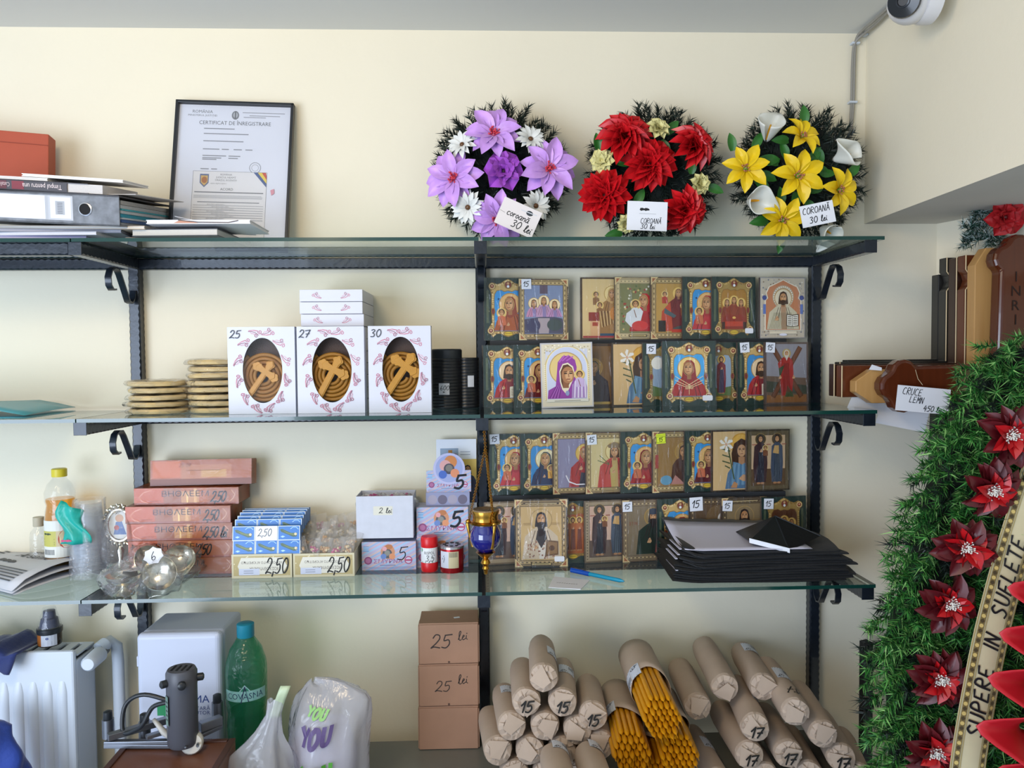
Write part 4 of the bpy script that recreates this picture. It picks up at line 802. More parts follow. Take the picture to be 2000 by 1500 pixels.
wreath(1267, 349, 'dark pine wreath with big red dahlias and cream carnations', 2.1, [('red', 1219, 270, 1.15, -.1, .4), ('red', 1267, 322, 1.15, 0, 0), ('red', 1350, 287, 1.05, .4, .3), ('red', 1180, 382, 1.12, -.2, -.1), ('red', 1335, 410, 1.0, .2, -.3), ('crm', 1284, 253, 1.15, .2, .4), ('crm', 1177, 315, 1.2, -.4, 0), ('crm', 1364, 360, 1.1, .4, 0), ('crm', 1224, 436, 1.0, 0, -.3)],
       [(1170, 295, 100, .9), (1205, 318, 0, .9), (1165, 350, 220, .9), (1300, 262, 45, .9), (1290, 275, -60, .9), (1350, 340, 90, .9), (1380, 365, -20, .9), (1240, 400, 60, .9), (1215, 455, 190, .9), (1358, 385, -60, .8)])
wreath(1543, 347, 'dark pine wreath with yellow lilies and white callas', 4.2, [('yel', 1456, 330, 1., -.2, 0), ('yel', 1557, 344, 1.12, 0, 0), ('yel', 1565, 268, .9, .3, .5), ('yel', 1637, 372, 1.0, .4, -.1), ('yel', 1527, 430, 1.05, 0, -.1)],
       [(1430, 295, 100, .9), (1470, 290, 60, .9), (1485, 318, 10, 1), (1480, 340, -20, 1), (1475, 350, -45, 1), (1520, 320, 160, 1), (1535, 310, 110, .9), (1580, 315, 50, .9), (1600, 340, 0, .8), (1555, 375, 260, 1), (1575, 392, -70, 1), (1590, 290, -60, .9), (1540, 275, 180, .9), (1568, 245, 90, 1), (1505, 410, 130, 1), (1500, 430, 190, 1), (1525, 400, 95, .9), (1615, 345, 140, .9), (1655, 345, 50, .9), (1605, 365, 200, .9), (1525, 462, -100, .9)],
       [(1497, 275, -.1, .75, -30, 1.05), (1462, 393, .15, -.15, 250, 1.1), (1628, 312, .8, .1, 60, 1.0), (1603, 446, .3, -.5, 160, .9)])
def tg1(a): a.E(.72, .80, .13, '#2c343c', .09); a.L([(.5, .80), (.9, .83)], .03, '#c8ccd4'); a.H('coroană', .2, .45, .26, wd=.11, cond=.95); a.H('30 lei', .4, .12, .26, wd=.12); a.L([(.02, .5), (.15, .48)], .01, '#50545c')
def tg2(a): a.H('~~', .32, .66, .16, wd=.3, cond=.6); a.lines(.3, .72, [.58], .012, '#a0a4ac'); a.H('COROANĂ', .34, .25, .17, wd=.11, cond=.85); a.H('30 lei', .34, .06, .17, wd=.12)
def tg3(a): a.H('COROANĂ', .07, .58, .28, wd=.12, cond=.92); a.H('30 lei', .22, .14, .28, wd=.13)
gT = 'wreath price tags'
card('price_tag', 'slanted white tag reading coroană 30 lei on the lilac wreath', 'price tag', px(1012, 425, -.172), .070, .048, (0, .42, 0), tg1, gT, '#ddd6d6')
card('price_tag', 'white tag reading COROANĂ 30 lei on the red wreath', 'price tag', px(1264, 422, -.172), .070, .050, (0, .04, 0), tg2, gT)
card('price_tag', 'white tag reading COROANĂ 30 lei on the yellow wreath', 'price tag', px(1597, 418, -.170), .060, .038, (0, -.2, 0), tg3, gT)
# ================================================================ middle shelf
M_wax = mat('honey_wax', '#9a6a1c', rough=.45, noise=.12, nscale=40, spec=.4); M_boxw = mat('white_gloss_card', '#ced1de', rough=.35); M_inner = mat('brown_inner_card', '#4a3830', rough=.7)
M_clear = film('clear_wrap', rough=.1, bump=.9, bscale=45, haze=.10, hazecol=(.85, .84, .82)); M_clear2 = film('crinkled_clear_wrap', rough=.12, bump=1., bscale=30, haze=.16, hazecol=(.9, .9, .93)); M_win = film('window_film', rough=.03, bump=.0, gloss=.1)
def spiral(c, r0, turns, sc, a0=0., n=22):
    return [(c[0]+sc*r0*(1-.75*i/n)*cos(a0+turns*2*pi*i/n), c[1]+sc*r0*(1-.75*i/n)*sin(a0+turns*2*pi*i/n)) for i in range(n+1)]
def flourish(a, cx, cy, s, ang, mir, c1='#b9607c', c2='#94566e'):
    def tr(p): x = p[0]*mir; y = p[1]; return (cx+(x*cos(ang)-y*sin(ang))*s*a.k, cy+(x*sin(ang)+y*cos(ang))*s)
    a.L([tr(p) for p in [(-1.1, -.5), (-.5, -.35), (.0, .0), (.25, .4)]+spiral((.0, .55), .38, -1.25, 1, .0, 9)], s*.1, c2)
    a.L([tr(p) for p in [(-1.0, -.62), (-.2, -.5), (.45, -.2)]+spiral((.75, .05), .36, -1.25, 1, pi, 9)], s*.1, c1)
    for q in ((-.5, -.1, -.3, .25), (-.8, -.3, -.6, .1), (-.2, .15, -.15, .5), (.55, .25, .7, .5)): a.L([tr(q[:2]), tr(q[2:])], s*.07, '#d08aa0')
    a.P([tr(p) for p in ((-.9, -.56), (-.3, -.42), (.3, -.1), (.1, -.3), (-.3, -.5))], '#e0b8c4')
def coil(g, R, z0, turns, tr, y0, yamp=0., n=40, c=(0, 0), drop=.55):
    pts = []
    for i in range(int(turns*n)+1):
        t = i/n; r = R*(1-drop*t/turns); pts.append((c[0]+r*cos(2*pi*t+2.2), y0+yamp*t/turns, c[1]+r*sin(2*pi*t+2.2)))
    g.tube(pts, tr, 7)
def trefoil_cross(L, w, lobe, arm, up):
    """outline of a three-lobed cross standing on z, top at L; arms at height up"""
    def lob(cx, cz, dirn):
        o = []
        for k, da in ((0, -80), (1, 0), (2, 80)):
            c = rad(dirn+da); x = cx+cos(c)*lobe*.75; z = cz+sin(c)*lobe*.75
            for t in range(-70, 71, 28): o.append((x+cos(c+rad(t))*lobe*.75, z+sin(c+rad(t))*lobe*.75))
        return o
    h = w/2; pts = [(-h, 0), (h, 0), (h, up-h)]
    pts += lob(arm, up, 0)+[(h, up+h)]+lob(0, L-lobe, 90)+[(-h, up+h)]+lob(-arm, up, 180)+[(-h, up-h)]
    return pts
def candle_box(label, x0, x1, y1, Y, price, roll, crossrot, cp, cs):
    a0 = px(x0, y1, Y); a1 = px(x1, y1, Y); w = a1.x-a0.x; h = .1495; d = .028
    t = thing('candle_gift_box', label, 'gift box', (a0.x, Y, S2+.0003), (0, 0, 0), 'white oval-window candle boxes standing on the middle shelf')
    g = G(); g.box((w/2, d-.0005, h/2), (w, .001, h)); g.box((.0005, d/2, h/2), (.001, d-.002, h)); g.box((w-.0005, d/2, h/2), (.001, d-.002, h)); g.box((w/2, d/2, .0005), (w-.002, d-.002, .001)); g.box((w/2, d/2+.0006, h-.0005), (w, d-.003, .001)); g.obj('body', M_boxw, t)
    G().box((w/2, d-.0015, h/2), (w-.003, .0004, h-.003)).obj('inner_liner', M_inner, t)
    ex, ez, cx, cz = w*.295, h*.375, w*.515, h*.5; n = 48; g = G(); vs = []; rim = []
    for i in range(n):
        tt = 2*pi*i/n; c, s = cos(tt), sin(tt); k = min((w/2)/max(abs(c)*w*.5, 1e-6) if False else 1e9, 1e9)
        m = max(abs(c)/(1), abs(s)/(1)); ox, oz = c/m, s/m
        rim.append((w/2+ox*w/2, h/2+oz*h/2)); vs.append((cx+ex*c, cz+ez*s))
    g.add([(x, 0, z) for x, z in vs]+[(x, 0, z) for x, z in rim]+[(x, .0008, z) for x, z in vs], [(i, n+i, n+(i+1) % n, (i+1) % n) for i in range(n)]+[((i+1) % n, 2*n+(i+1) % n, 2*n+i, i) for i in range(n)])
    g.obj('front_panel', M_boxw, t)
    a = Art(w, h, -.00003)
    for i in range(12):
        tt = rad(15+30*i); flourish(a, cx/w+(ex/w*1.20+.015)*cos(tt), cz/h+(ez/h*1.17+.01)*sin(tt), 0.068, tt+(pi/2 if cos(tt) > 0 else -pi/2)+pi, 1 if cos(tt) > 0 else -1)
    a.H(price, .035, .875, .085, '#2c3440', wd=.11, cond=1.05); a.obj('pink_flourish_print', M_print, t)
    g = G(); coil(g, .044, 0, 4.6, .0034, .016, -.003, c=(w*.5, h*.43), drop=.72); g.obj('wax_coil', M_wax, t, smooth=60)
    g = G(); pts = trefoil_cross(.085*cs, .0125*cs, .0068*cs, .022*cs, .060*cs); g.prism(pts, 0, .006); g.prism([(x*.72, .004+z*.93) for x, z in pts], -.0012, .001)
    g.obj('wax_cross', mat('light_honey_wax', '#bd8622', rough=.4, noise=.1, nscale=60), t, bevel=.0006, loc=(w*cp[0], .0045, h*cp[1]), rot=(0, crossrot, 0))
    G().box((w/2, .0016, h/2), (w-.006, .0002, h-.006)).obj('window_film', M_win, t); return t
candle_box('white candle box marked 25 with small wax cross', 447, 578, 806, -.165, '25', 0, .62, (.30, .22), .80)
candle_box('white candle box marked 27 with slim wax cross', 582, 713, 806, -.168, '27', 0, .5, (.30, .18), .92)
candle_box('white candle box marked 30 with large wax cross', 721, 843, 806, -.170, '30', 0, .6, (.29, .22), .95)
zt = px(650, 565, -.138).z; nb = 10; bh = (zt-S2)/nb; x0 = px(586, 600, -.138).x; x1 = px(709, 600, -.138).x
for i in range(nb):
    j = rnd.uniform(-.0012, .0012); w = x1-x0
    t = thing('candle_gift_box', ['bottom', 'second', 'third', 'fourth', 'fifth', 'sixth', 'seventh', 'third from the top', 'second from the top', 'topmost'][i]+' flat white candle box in the stack behind the standing ones', 'gift box', (x0+j, -.1375, S2+.0002+i*bh), (0, 0, rnd.uniform(-.01, .01)), 'flat white candle boxes stacked behind')
    G().box((w/2, .066, bh/2-.0002), (w, .132, bh-.0008)).obj('body', M_boxw, t, bevel=.0006)
    for fx_, mi_ in ((.27, -1), (.73, 1)): a = Art(w, bh, -.0001); flourish(a, fx_, .48, .36, .0, mi_); a.obj('pink_flourish_print', M_print, t)
# ---- flat wax coils in cellophane
def wax_pack(cx, Y, z, R, i, lab, grp):
    t = thing('wax_coil_pack', lab, 'wax coil', (cx+rnd.uniform(-.003, .003), Y, z), (0, rnd.uniform(-.02, .02), rnd.uniform(0, 6)), grp)
    g = G(); g.lathe([(.006, .004), (R*.3, .0085), (R*.45, .0065), (R*.6, .009), (R*.75, .0068), (R*.93, .009), (R, .0055), (R*.97, .0015), (R*.8, 0), (.006, .001)], 28); g.obj('wax_coil', mat('pale_wax', '#cdb583', rough=.5, noise=.15, nscale=50), t, smooth=50)
    r = random.Random(i*7+int(cx*999)); ph = [r.random()*6 for _ in range(4)]
    def f(u, v):
        a = u*2*pi; k = 1.04+.05*sin(3*a+ph[0])+.04*sin(7*a+ph[1])+.03*sin(13*a+ph[2]); rr = R*k*sin(pi*min(1, max(0, v)))**.45 if 0 < v < 1 else .001
        return (rr*cos(a), rr*sin(a), .0048+(.0068 if v > .5 else -.0052)*abs(cos(pi*v))**.6+.0016*sin(9*a+ph[3])*sin(pi*v))
    g = G(); g.grid(36, 9, f, wrap=True); g.obj('cellophane', M_clear, t, smooth=50)
LW = ['lowest', 'second lowest', 'third lowest', 'fourth lowest', 'fifth lowest', 'sixth lowest', 'seventh lowest', 'eighth lowest', 'topmost']
pa = pz(314, 800, S2)
for i in range(5): wax_pack(px(314, 800, -.115).x, -.115, S2+.0006+i*.0121, .052, i, ('topmost' if i == 4 else LW[i])+' pale wax coil in the short stack beside the left post', 'short stack of wrapped wax coils')
for i in range(8): wax_pack(px(428, 800, -.105).x, -.105, S2+.0006+i*.0121, .0505, i+9, ('topmost' if i == 7 else LW[i])+' pale wax coil in the tall stack beside the 25 box', 'tall stack of wrapped wax coils')
# ---- black rolls
M_rib = mat('black_satin', '#14161b', rough=.3, noise=.2)
def roll(cx, Y, R, H, lab, lid, tagtxt, tx):
    c = px(cx, 800, Y); t = thing('black_roll', lab, 'roll', (c.x, Y, S2+.0003), (0, 0, 0), 'black rolls beside the middle post')
    pr = []; n = 16
    for i in range(n): z = (H-(.018 if lid else 0))*i/n; d = (H-(.018 if lid else 0))/n; pr += [(R-.0008, z+.0004), (R, z+d*.25), (R, z+d*.8), (R-.0008, z+d-.0002)]
    G().lathe(pr, 32).obj('ribbed_body', M_rib, t, smooth=40)
    if lid: G().lathe([(R*.96, H-.018), (R*.98, H-.017), (R*.98, H-.002), (R*.92, H), (R*.9, H-.004), (.002, H-.004)], 32).obj('lid', M_blk, t, smooth=40)
    w = .0195 if lid else .012; bend = lambda p: ((R+.0006)*sin(p[0]/R), -(R+.0006)*cos(p[0]/R)+p[1], p[2]); a = Art(w, .021, 0, bend)
    for k in range(5): a.y = 0; a.R(k/5, 0, (k+1)/5, 1, '#c9cbd2')
    if tagtxt: a.H('600', .12, .4, .38, wd=.12); a.H('~', .4, .15, .2, wd=.2, cond=.5)
    else: a.lines(.1, .8, [.7, .6], .03, '#7a7e88')
    a.obj('price_sticker', M_print, t, loc=(0, 0, H*.24 if lid else H*.42), rot=(0, 0, tx))
roll(873, -.068, .0295, .110, 'tall black lidded roll with white handwritten 600 sticker', True, True, -.45)
roll(912, -.055, .0235, .094, 'shorter black roll tucked beside the middle post', False, False, .1)
# ---- turquoise folder
fd = thing('document_folder', 'turquoise plastic folder full of papers on the left shelf', 'folder', (-.86, -.12, S2+.0003), (0, 0, .03))
M_teal = mat('turquoise_plastic', '#57aebc', rough=.3, alpha=.75)
for s, zz in ((0, .0), (1, .022)):
    g = G(); g.grid(14, 5, lambda u, v: (-.32+.42*u, -.085+.17*v, zz*(.75+.25*sin(u*3))*(1 if u < .86 else max(.1, 1-(u-.86)*5)) + .0006+.002*sin(u*12+v*3)*s)); g.obj('flap', M_teal, fd, smooth=60, solid=.0006)
g = G(); g.grid(3, 5, lambda u, v: (-.32+.28*u, -.0855, .003+.018*v)); 
for i in range(5): G().box((-.19+.004*(i % 2), .0, .003+.0034*i), (.26, .155, .0026)).obj('paper_stack', mat('paper_layer%d' % (i % 3), ['#d8dae4', '#8f93a8', '#bcc4d4'][i % 3], rough=.6), fd)
G().box((-.20, .0, .0205), (.30, .16, .0012)).obj('blue_divider', mat('cyan_card', '#1fa0c4', rough=.4), fd)

# ================================================================ bottom shelf
def carton(name, lab, cat, x0, y0, x1, y1, Y, d, z0, body, fn, grp=None, rz=0., wrap=False, bevel=.0006, pr=M_gloss):
    a0 = px(x0, y1, Y); a1 = px(x1, y0, Y); w = a1.x-a0.x; h = a1.z-a0.z
    t = thing(name, lab, cat, (a0.x, Y, z0), (0, 0, rz), grp); G().box((w/2, d/2, h/2), (w, d, h)).obj('body', body, t, bevel=bevel)
    a = Art(w, h, -.0001); fn(a); a.obj('printed_front', pr, t)
    if wrap: G().box((w/2, d/2, h/2), (w+.0016, d+.0016, h-.0002)).obj('shrink_wrap', M_wrap, t)
    return t, w, h
M_inc = mat('copper_card', '#9c4c22', rough=.4, noise=.25, nscale=14)
M_shr = film('shrink_film', gloss=.35, rough=.08, bump=.5, bscale=22, haze=.01, ior=1.4)
def inc_art(price, px_=.70):
    def f(a):
        a.R(0, 0, 1, 1, '#a3582c'); a.R(.0, .0, .28, 1, '#b24c1c'); a.R(.28, 0, .45, 1, '#925436'); a.R(.45, .0, .62, .8, '#b57c48'); a.R(.50, .05, .515, .7, '#e0b46a'); a.R(.57, 0, .60, .95, '#c99458'); a.R(.7, 0, 1, 1, '#985634'); a.R(0, 0, 1, .12, '#8d4a36')
        a.L([(.13, .1), (.07, .25), (.05, .5), (.09, .75), (.16, .88)], .03, '#d89a7c'); a.L([(.93, .85), (.965, .6), (.95, .35), (.91, .15)], .03, '#d0a080'); a.lines(.14, .26, [.22], .03, '#7a3a28')
        a.T('ΒΗΘΛΕΕΜ', .485, .50, .34, '#2e1614', 'c', cond=1.25)
        if price: a.H(price, px_, .15, .62, '#120c0a', wd=.13, slant=.25, cond=.42*1.6, sp=.85)
    return f
gI = 'copper coloured incense boxes'; hI = .0312; zz = S3+.0003
ib = [(251, 'lowest copper incense box behind the silver cups', '', .7), (250, 'second lowest copper incense box marked 2,50', '2,50', .64), (248, 'middle copper incense box marked 2,50 lei', '2,50 lei', .72), (246, 'fourth copper incense box from below marked 2,50', '2,50', .74), (264, 'uppermost flat copper incense box marked 2,50', '2,50', .73)]
for i, (x, lab, p, q) in enumerate(ib):
    Y = -.088+(.012 if i == 4 else 0); a0 = px(x, 1050, Y); w = .189
    t = thing('incense_box', lab, 'incense box', (a0.x, Y, zz), (0, 0, -.01*(i % 2)), gI); G().box((w/2, .034, hI/2), (w, .068, hI-.0004)).obj('body', M_inc, t, bevel=.0008)
    a = Art(w, hI-.0008, -.0002); inc_art(p, q)(a); a.obj('printed_front', M_gloss, t); G().box((w/2, .034, hI/2), (w+.0012, .0695, hI)).obj('shrink_wrap', M_shr, t); zz += hI+.0003
a0 = px(293, 937, -.055); w = .186; t = thing('incense_box', 'copper incense box propped upright on top of the incense stack', 'incense box', (a0.x, -.055, zz), (-.12, -.01, 0), gI)
G().box((w/2, .016, .0235), (w, .031, .047)).obj('body', M_inc, t, bevel=.0008)
a = Art(w, .047, -.0002); a.R(0, 0, 1, 1, '#a2542c'); a.R(.02, .3, .3, .95, '#c2602c'); a.R(.3, .25, .8, .8, '#b06a40'); a.R(.5, .3, .75, .6, '#c08a4c'); a.R(0, 0, 1, .25, '#7d4430'); a.H('25 07', .28, .72, .14, '#4a2a22', wd=.09); a.lines(.35, .7, [.58], .02, '#7a4830'); a.obj('printed_front', M_gloss, t); G().box((w/2, .016, .0235), (w+.0012, .0325, .048)).obj('shrink_wrap', M_shr, t)
# ---- silver cups in cellophane
M_silver = mat('polished_silver', '#cfcabb', rough=.2, metal=1., bump=.3, bscale=90)
gcup = G(); gcup.lathe([(.002, .001), (.017, .0), (.0175, .003), (.012, .006), (.006, .010), (.005, .014), (.009, .017), (.019, .021), (.026, .028), (.0285, .034), (.0275, .0345), (.024, .029), (.016, .023), (.002, .021)], 28); cup_me = gcup.mesh('cup', M_silver, 50)
def crumple(g, R, seed, sx=1., sz=.8, n=30, m=14, amp=.22):
    r = random.Random(seed); ph = [r.random()*6.3 for _ in range(12)]
    def f(u, v):
        a = u*2*pi; b = pi*v; k = 1+amp*(sin(3*a+ph[0]+4*b)*.5+sin(5*a+ph[1])*sin(4*b+ph[2])*.7+sin(9*a+ph[3]-6*b)*.4+sin(14*a+ph[4]+9*b)*.3)
        return (R*k*sin(b)*cos(a)*sx, R*k*sin(b)*sin(a), max(-R*sz*.98, R*sz*-cos(b)*k))
    g.grid(n, m, f, wrap=True); return g
cups = [(242, 1163, 0, .0, .1, 'silver cup standing upright at the shelf corner'), (318, 1150, 1.25, -.35, .0, 'silver cup lying with paper 6 label facing out'), (288, 1128, .9, .6, .0, 'silver cup lying behind left of the 6 label'), (352, 1128, .8, -.4, .0, 'silver cup tilted right of the 6 label'), (378, 1110, .9, .2, .0, 'rearmost silver cup by the incense boxes')]
for i, (x, y, rx, ry, k, lab) in enumerate(cups):
    c = pz(x, y, S3); lift = .0008 if rx == 0 else .026
    t = thing('silver_cup', lab, 'cup', (c.x, c.y, S3+lift), (rx, ry, rnd.random()), 'silver cups wrapped in cellophane')
    t.rotation_euler = (rx, ry, .2*i); off = (0, 0, 0) if rx == 0 else (0, 0, -.018)
    put('cup', cup_me, t, off)
    g = crumple(G(), .036, i+3, 1.05, .75, amp=.17); g.obj('cellophane', M_clear2, t, smooth=60, loc=(0, 0, .0272 if rx == 0 else 0))
    if i < 2:
        a = Art(.036, .032, 0); a.P([(.5+.5*r_*cos(tt), .5+.5*r_*sin(tt)) for tt, r_ in [(k*pi/7, .95 if k % 2 else .78) for k in range(14)]], '#dfe3ee')
        if i == 1: a.H('6', .36, .28, .42, wd=.1)
        else: a.H('6', .4, .3, .4, wd=.1)
        a.obj('paper_label', M_print, t, loc=(-.018, .016, .034) if rx == 0 else (-.018, .016, .0175), rot=(-pi/2, 0, 0))
# ---- incense trays
def tray_art(a):
    a.R(0, 0, 1, 1, '#cfc7a8'); a.R(.03, .1, .97, .92, '#b8a878')
    r = random.Random(8)
    for i in range(90):
        x, y = r.random(), r.random()
        if x < .2 or x > .8 or y < .2 or y > .8: a.E(.04+.92*x, .12+.78*y, .03, r.choice(['#e2d8b4', '#c4b488', '#a8986c']), n=6)
    a.P([(.16, .16), (.10, .5), (.16, .86), (.84, .86), (.92, .5), (.84, .16)], '#dcd9cc'); a.T('ΧΕΙΡΟΠΟΙΗΤΟ ΑΓΙΟΡΕΙΤΙΚΟ', .84, .70, .10, '#3c2c2c', 'l', rot=pi, cond=.92); a.T('ΜΟΣΧΟΘΥΜΙΑΜΑ', .80, .46, .13, '#3c2c2c', 'l', rot=pi, cond=.8)
    a.R(.12, .13, .46, .40, '#c9cfe2'); a.lines(.2, .36, [.22, .31], .02, '#6a6e80'); a.H('2,50', .56, .2, .62, '#16140f', wd=.09, cond=.62)
def tray(x0, x1, y0, y1, Y, lab, rz=0.):
    a0 = px(x0, y1, Y); a1 = px(x1, y0, Y); w = a1.x-a0.x; h = a1.z-a0.z; d = .095; t = thing('incense_tray', lab, 'tray', (a0.x, Y, S3+.0003), (0, 0, rz), 'cream incense display trays')
    M_tr = mat('cream_card', '#cfc9b0', rough=.55)
    for c, s in (((w/2, .0006, h/2), (w, .0012, h)), ((w/2, d, h/2+.004), (w, .0012, h+.008)), ((.0006, d/2, h/2), (.0012, d, h)), ((w-.0006, d/2, h/2), (.0012, d, h)), ((w/2, d/2, .0006), (w, d, .0012))): G().box(c, s).obj('panel', M_tr, t)
    a = Art(w, h, -.0001); tray_art(a); a.obj('printed_front', M_print, t); return t, a0.x, w, h
t1, tx, tw, th = tray(453, 570, 1082, 1131, -.122, 'cream tray of blue incense packs priced 2,50')
t2, ux, uw, uh = tray(573, 692, 1080, 1128, -.121, 'cream tray of incense sachets priced 2,50')
M_bl = mat('blue_card', '#2f6fb4', rough=.4)
def pack_art(a, white=False):
    if white: a.R(0, 0, 1, 1, '#dfe1e8'); a.H('2,50', .12, .3, .5, '#1c1c22', wd=.09, cond=.8); return
    a.R(0, 0, 1, 1, '#d8e4ee'); a.R(.03, .04, .97, .96, '#2a72c0'); a.P([(.1, .75), (.2, .78), (.45, .6), (.6, .5), (.88, .5), (.85, .25), (.7, .22), (.4, .42), (.15, .58)], '#3f5a3c'); a.P([(.2, .7), (.5, .52), (.8, .42), (.7, .32), (.4, .48)], '#6a7a44'); a.E(.8, .42, .1, '#d8c8a0', n=8); a.L([(.58, .78), (.68, .9), (.82, .9), (.92, .76)], .05, '#9ac4e4'); a.P([(.12, .25), (.22, .32), (.34, .26), (.22, .17)], '#a8cfe8')
W_, H_, D_ = .0395, .0255, .012; me_pack = G().box((W_/2, D_/2, H_/2), (W_, D_, H_)).mesh('body', M_bl)
def pm(white): a = Art(W_, H_, -.0001); pack_art(a, white); return a.mesh('printed_front', M_gloss)
me_pa, me_pw = pm(False), pm(True); k = 0
RN = ['front', 'second', 'third', 'fourth', 'fifth', 'rear']
for row in range(6):
    for colm in range(3):
        for lv in range(2 if row < 4 else 1):
            if row > 0 and lv == 0 and row < 4: continue
            zb = S3+.0016+th*.93+lv*(H_+.0003) - (.0 if row < 4 else .0)
            if row == 0 and lv == 0: zb = S3+.0016+th*.93
            yb = -.119+row*.0145
            zb = S3+.0016+th*.93+(H_*lv if row == 0 else H_+.006+.0035*row if row < 4 else H_+.018)
            p = thing('incense_pack', ('%s blue incense pack, %s row of the %s column in the tray' % (('upper' if lv else 'lower') if row == 0 else 'rear', RN[row], ['left', 'middle', 'right'][colm])) if not (row == 0 and lv == 1 and colm == 1) else 'incense pack with white 2,50 paper in the tray', 'incense pack', (tx+.0012+colm*(W_+.0006)-(.0 if row else 0), yb, zb), (-.12, 0, 0), 'blue incense packs in the tray')
            put('body', me_pack, p); put('printed_front', me_pw if (row == 0 and lv == 1 and colm == 1) else me_pa, p)
# sachets
M_sach = film('sachet_film', rough=.12, bump=.8, bscale=70, haze=.16, hazecol=(.93, .90, .87)); SC_ = ['#c49a6a', '#cfae86', '#d8c8b0', '#b8557e', '#c8a070', '#dcd4c8']
k = 0
for row in range(4):
    for c_ in range(5):
        r = random.Random(k*5+1); x = ux+uw*(.11+.195*c_)+r.uniform(-.004, .004); y = -.112+row*.023; z = S3+th*.8+.012+row*.010+r.uniform(-.003, .004)
        t = thing('incense_sachet', '%s clear sachet of incense grains, %s of five in the tray' % (['front row', 'second row', 'third row', 'rear row'][row], ['first', 'second', 'third', 'fourth', 'fifth'][c_]), 'sachet', (x, y, z), (r.uniform(-.9, .1), r.uniform(-.5, .5), r.uniform(-.6, .6)), 'incense sachets in the tray')
        g = G(); col = SC_[(k*3+row) % 6]; g.col = col
        for q in range(16): a_ = r.random()*6.3; rr = .008*r.random()**.5; g.col = col if r.random() < .7 else '#e0cda8'; g.ball((rr*cos(a_), rr*.5*sin(a_), r.uniform(-.006, .004)), r.uniform(.0018, .003), 6, 4)
        g.obj('grains', M_print, t)
        g = G(); ph = r.random()*6
        def f(u, v):
            e = max(0., 1-(2*u-1)**4)*max(0., 1-(2*v-1)**4); return ((u-.5)*.030, -.006*e-.001*sin(u*14+ph)*sin(v*11), (v-.42)*.036)
        g.grid(8, 8, f); g.grid(8, 8, lambda u, v: (lambda p: (p[0], -p[1], p[2]))(f(u, v))); g.obj('film', M_sach, t, smooth=60); k += 1
# ---- pastel boxes and white box
def smyrna_art(price=True, big=True):
    def f(a):
        a.R(0, 0, 1, 1, '#a9b4d4'); cs = ['#c9a9b8', '#9fc0dc', '#b8aac8', '#d4b4ac', '#98aed0']
        n = 26
        for i in range(n):
            x = -1.0+2.0*i/n; w_ = 2.0/n*.62; q = [(x, 0), (x+w_, 0), (x+w_+1.0, 1), (x+1.0, 1)]
            # clip to the panel
            o = []
            for j in range(4):
                p, s = q[j-1], q[j]
                for lim, sg in ((0, 1),):
                    pass
            def clip(pts, lim, sg):
                out = []
                for j in range(len(pts)):
                    p, s = pts[j-1], pts[j]; ip, is_ = (p[0]-lim)*sg >= 0, (s[0]-lim)*sg >= 0
                    if ip != is_: t_ = (lim-p[0])/(s[0]-p[0]); out.append((lim, p[1]+(s[1]-p[1])*t_))
                    if is_: out.append(s)
                return out
            q = clip(clip(q, 0, 1), 1, -1)
            if len(q) >= 3: y_ = a.y; a.P(q, cs[i % 5]); a.y = y_
        a.y -= 2e-5
        a.E(.48, .64, .25, '#c98f6c'); a.E(.47, .58, .17, '#5a5a60'); a.E(.47, .6, .1, '#8a8a84'); a.E(.40, .48, .1, '#6a86c0'); a.E(.56, .48, .11, '#d8946c'); a.E(.5, .82, .14, '#b5764c', .09); a.E(.42, .75, .08, '#d8a0a8')
        a.E(.115, .34, .14, '#8a4a78'); a.E(.115, .34, .09, '#a86a94'); a.E(.86, .34, .14, '#b0527a'); a.E(.86, .34, .105, '#c8c4dc'); a.L([(.81, .34), (.91, .34)], .06, '#b0527a')
        a.T('ΣΜΥΡΝΑ', .48, .24, .15, '#a0588c', 'c', cond=1.15); a.lines(.33, .62, [.17], .025, '#6a74a0'); a.lines(.04, .96, [.10, .05], .02, '#7f8ab4'); a.R(.03, .66, .13, .84, '#4a90cc'); a.lines(.03, .13, [.7, .75, .8], .02, '#d0e0f0')
        if price: a.H('5', .66, .36, .5 if big else .45, '#14161c', wd=.16 if big else .08, cond=1.1)
    return f
M_pas = mat('pastel_card', '#a9aec8', rough=.4); gS = 'pastel incense boxes'
carton('incense_carton', 'pastel striped incense box under the white 2 lei box', 'incense box', 707, 1051, 812, 1108, -.085, .06, S3+.0003, M_pas, smyrna_art(True, False), gS)
_, w_, hS = carton('incense_carton', 'pastel striped incense box behind the red tin', 'incense box', 814, 1046, 914, 1105, -.072, .05, S3+.0003, M_pas, smyrna_art(False), gS)
zS = S3+hS+.0006; _, w2, h2 = carton('incense_carton', 'pastel striped incense box marked 5 in the middle of the pile', 'incense box', 814, 984, 914, 1045, -.072, .05, zS, M_pas, smyrna_art(True), gS)
zS += h2+.0004; t, w3, h3 = carton('incense_carton', 'open pastel incense display box with round picture header', 'incense box', 832, 958, 917, 985, -.058, .036, zS, M_pas, lambda a: (a.R(0, 0, 1, 1, '#8f93b4'), [a.E(.15+.23*i, .45, .36, '#6a6478' if i % 2 else '#a09aac') for i in range(4)]), gS)
hh = px(870, 920, -.05).z-px(870, 962, -.05).z; a = Art(.084, hh, -.0002); smyrna_art(False)(a); a.obj('header_panel', M_gloss, t, loc=(.001, .004, h3)); G().box((.043, .0048, h3+hh/2), (.084, .0012, hh)).obj('header_board', M_pas, t)
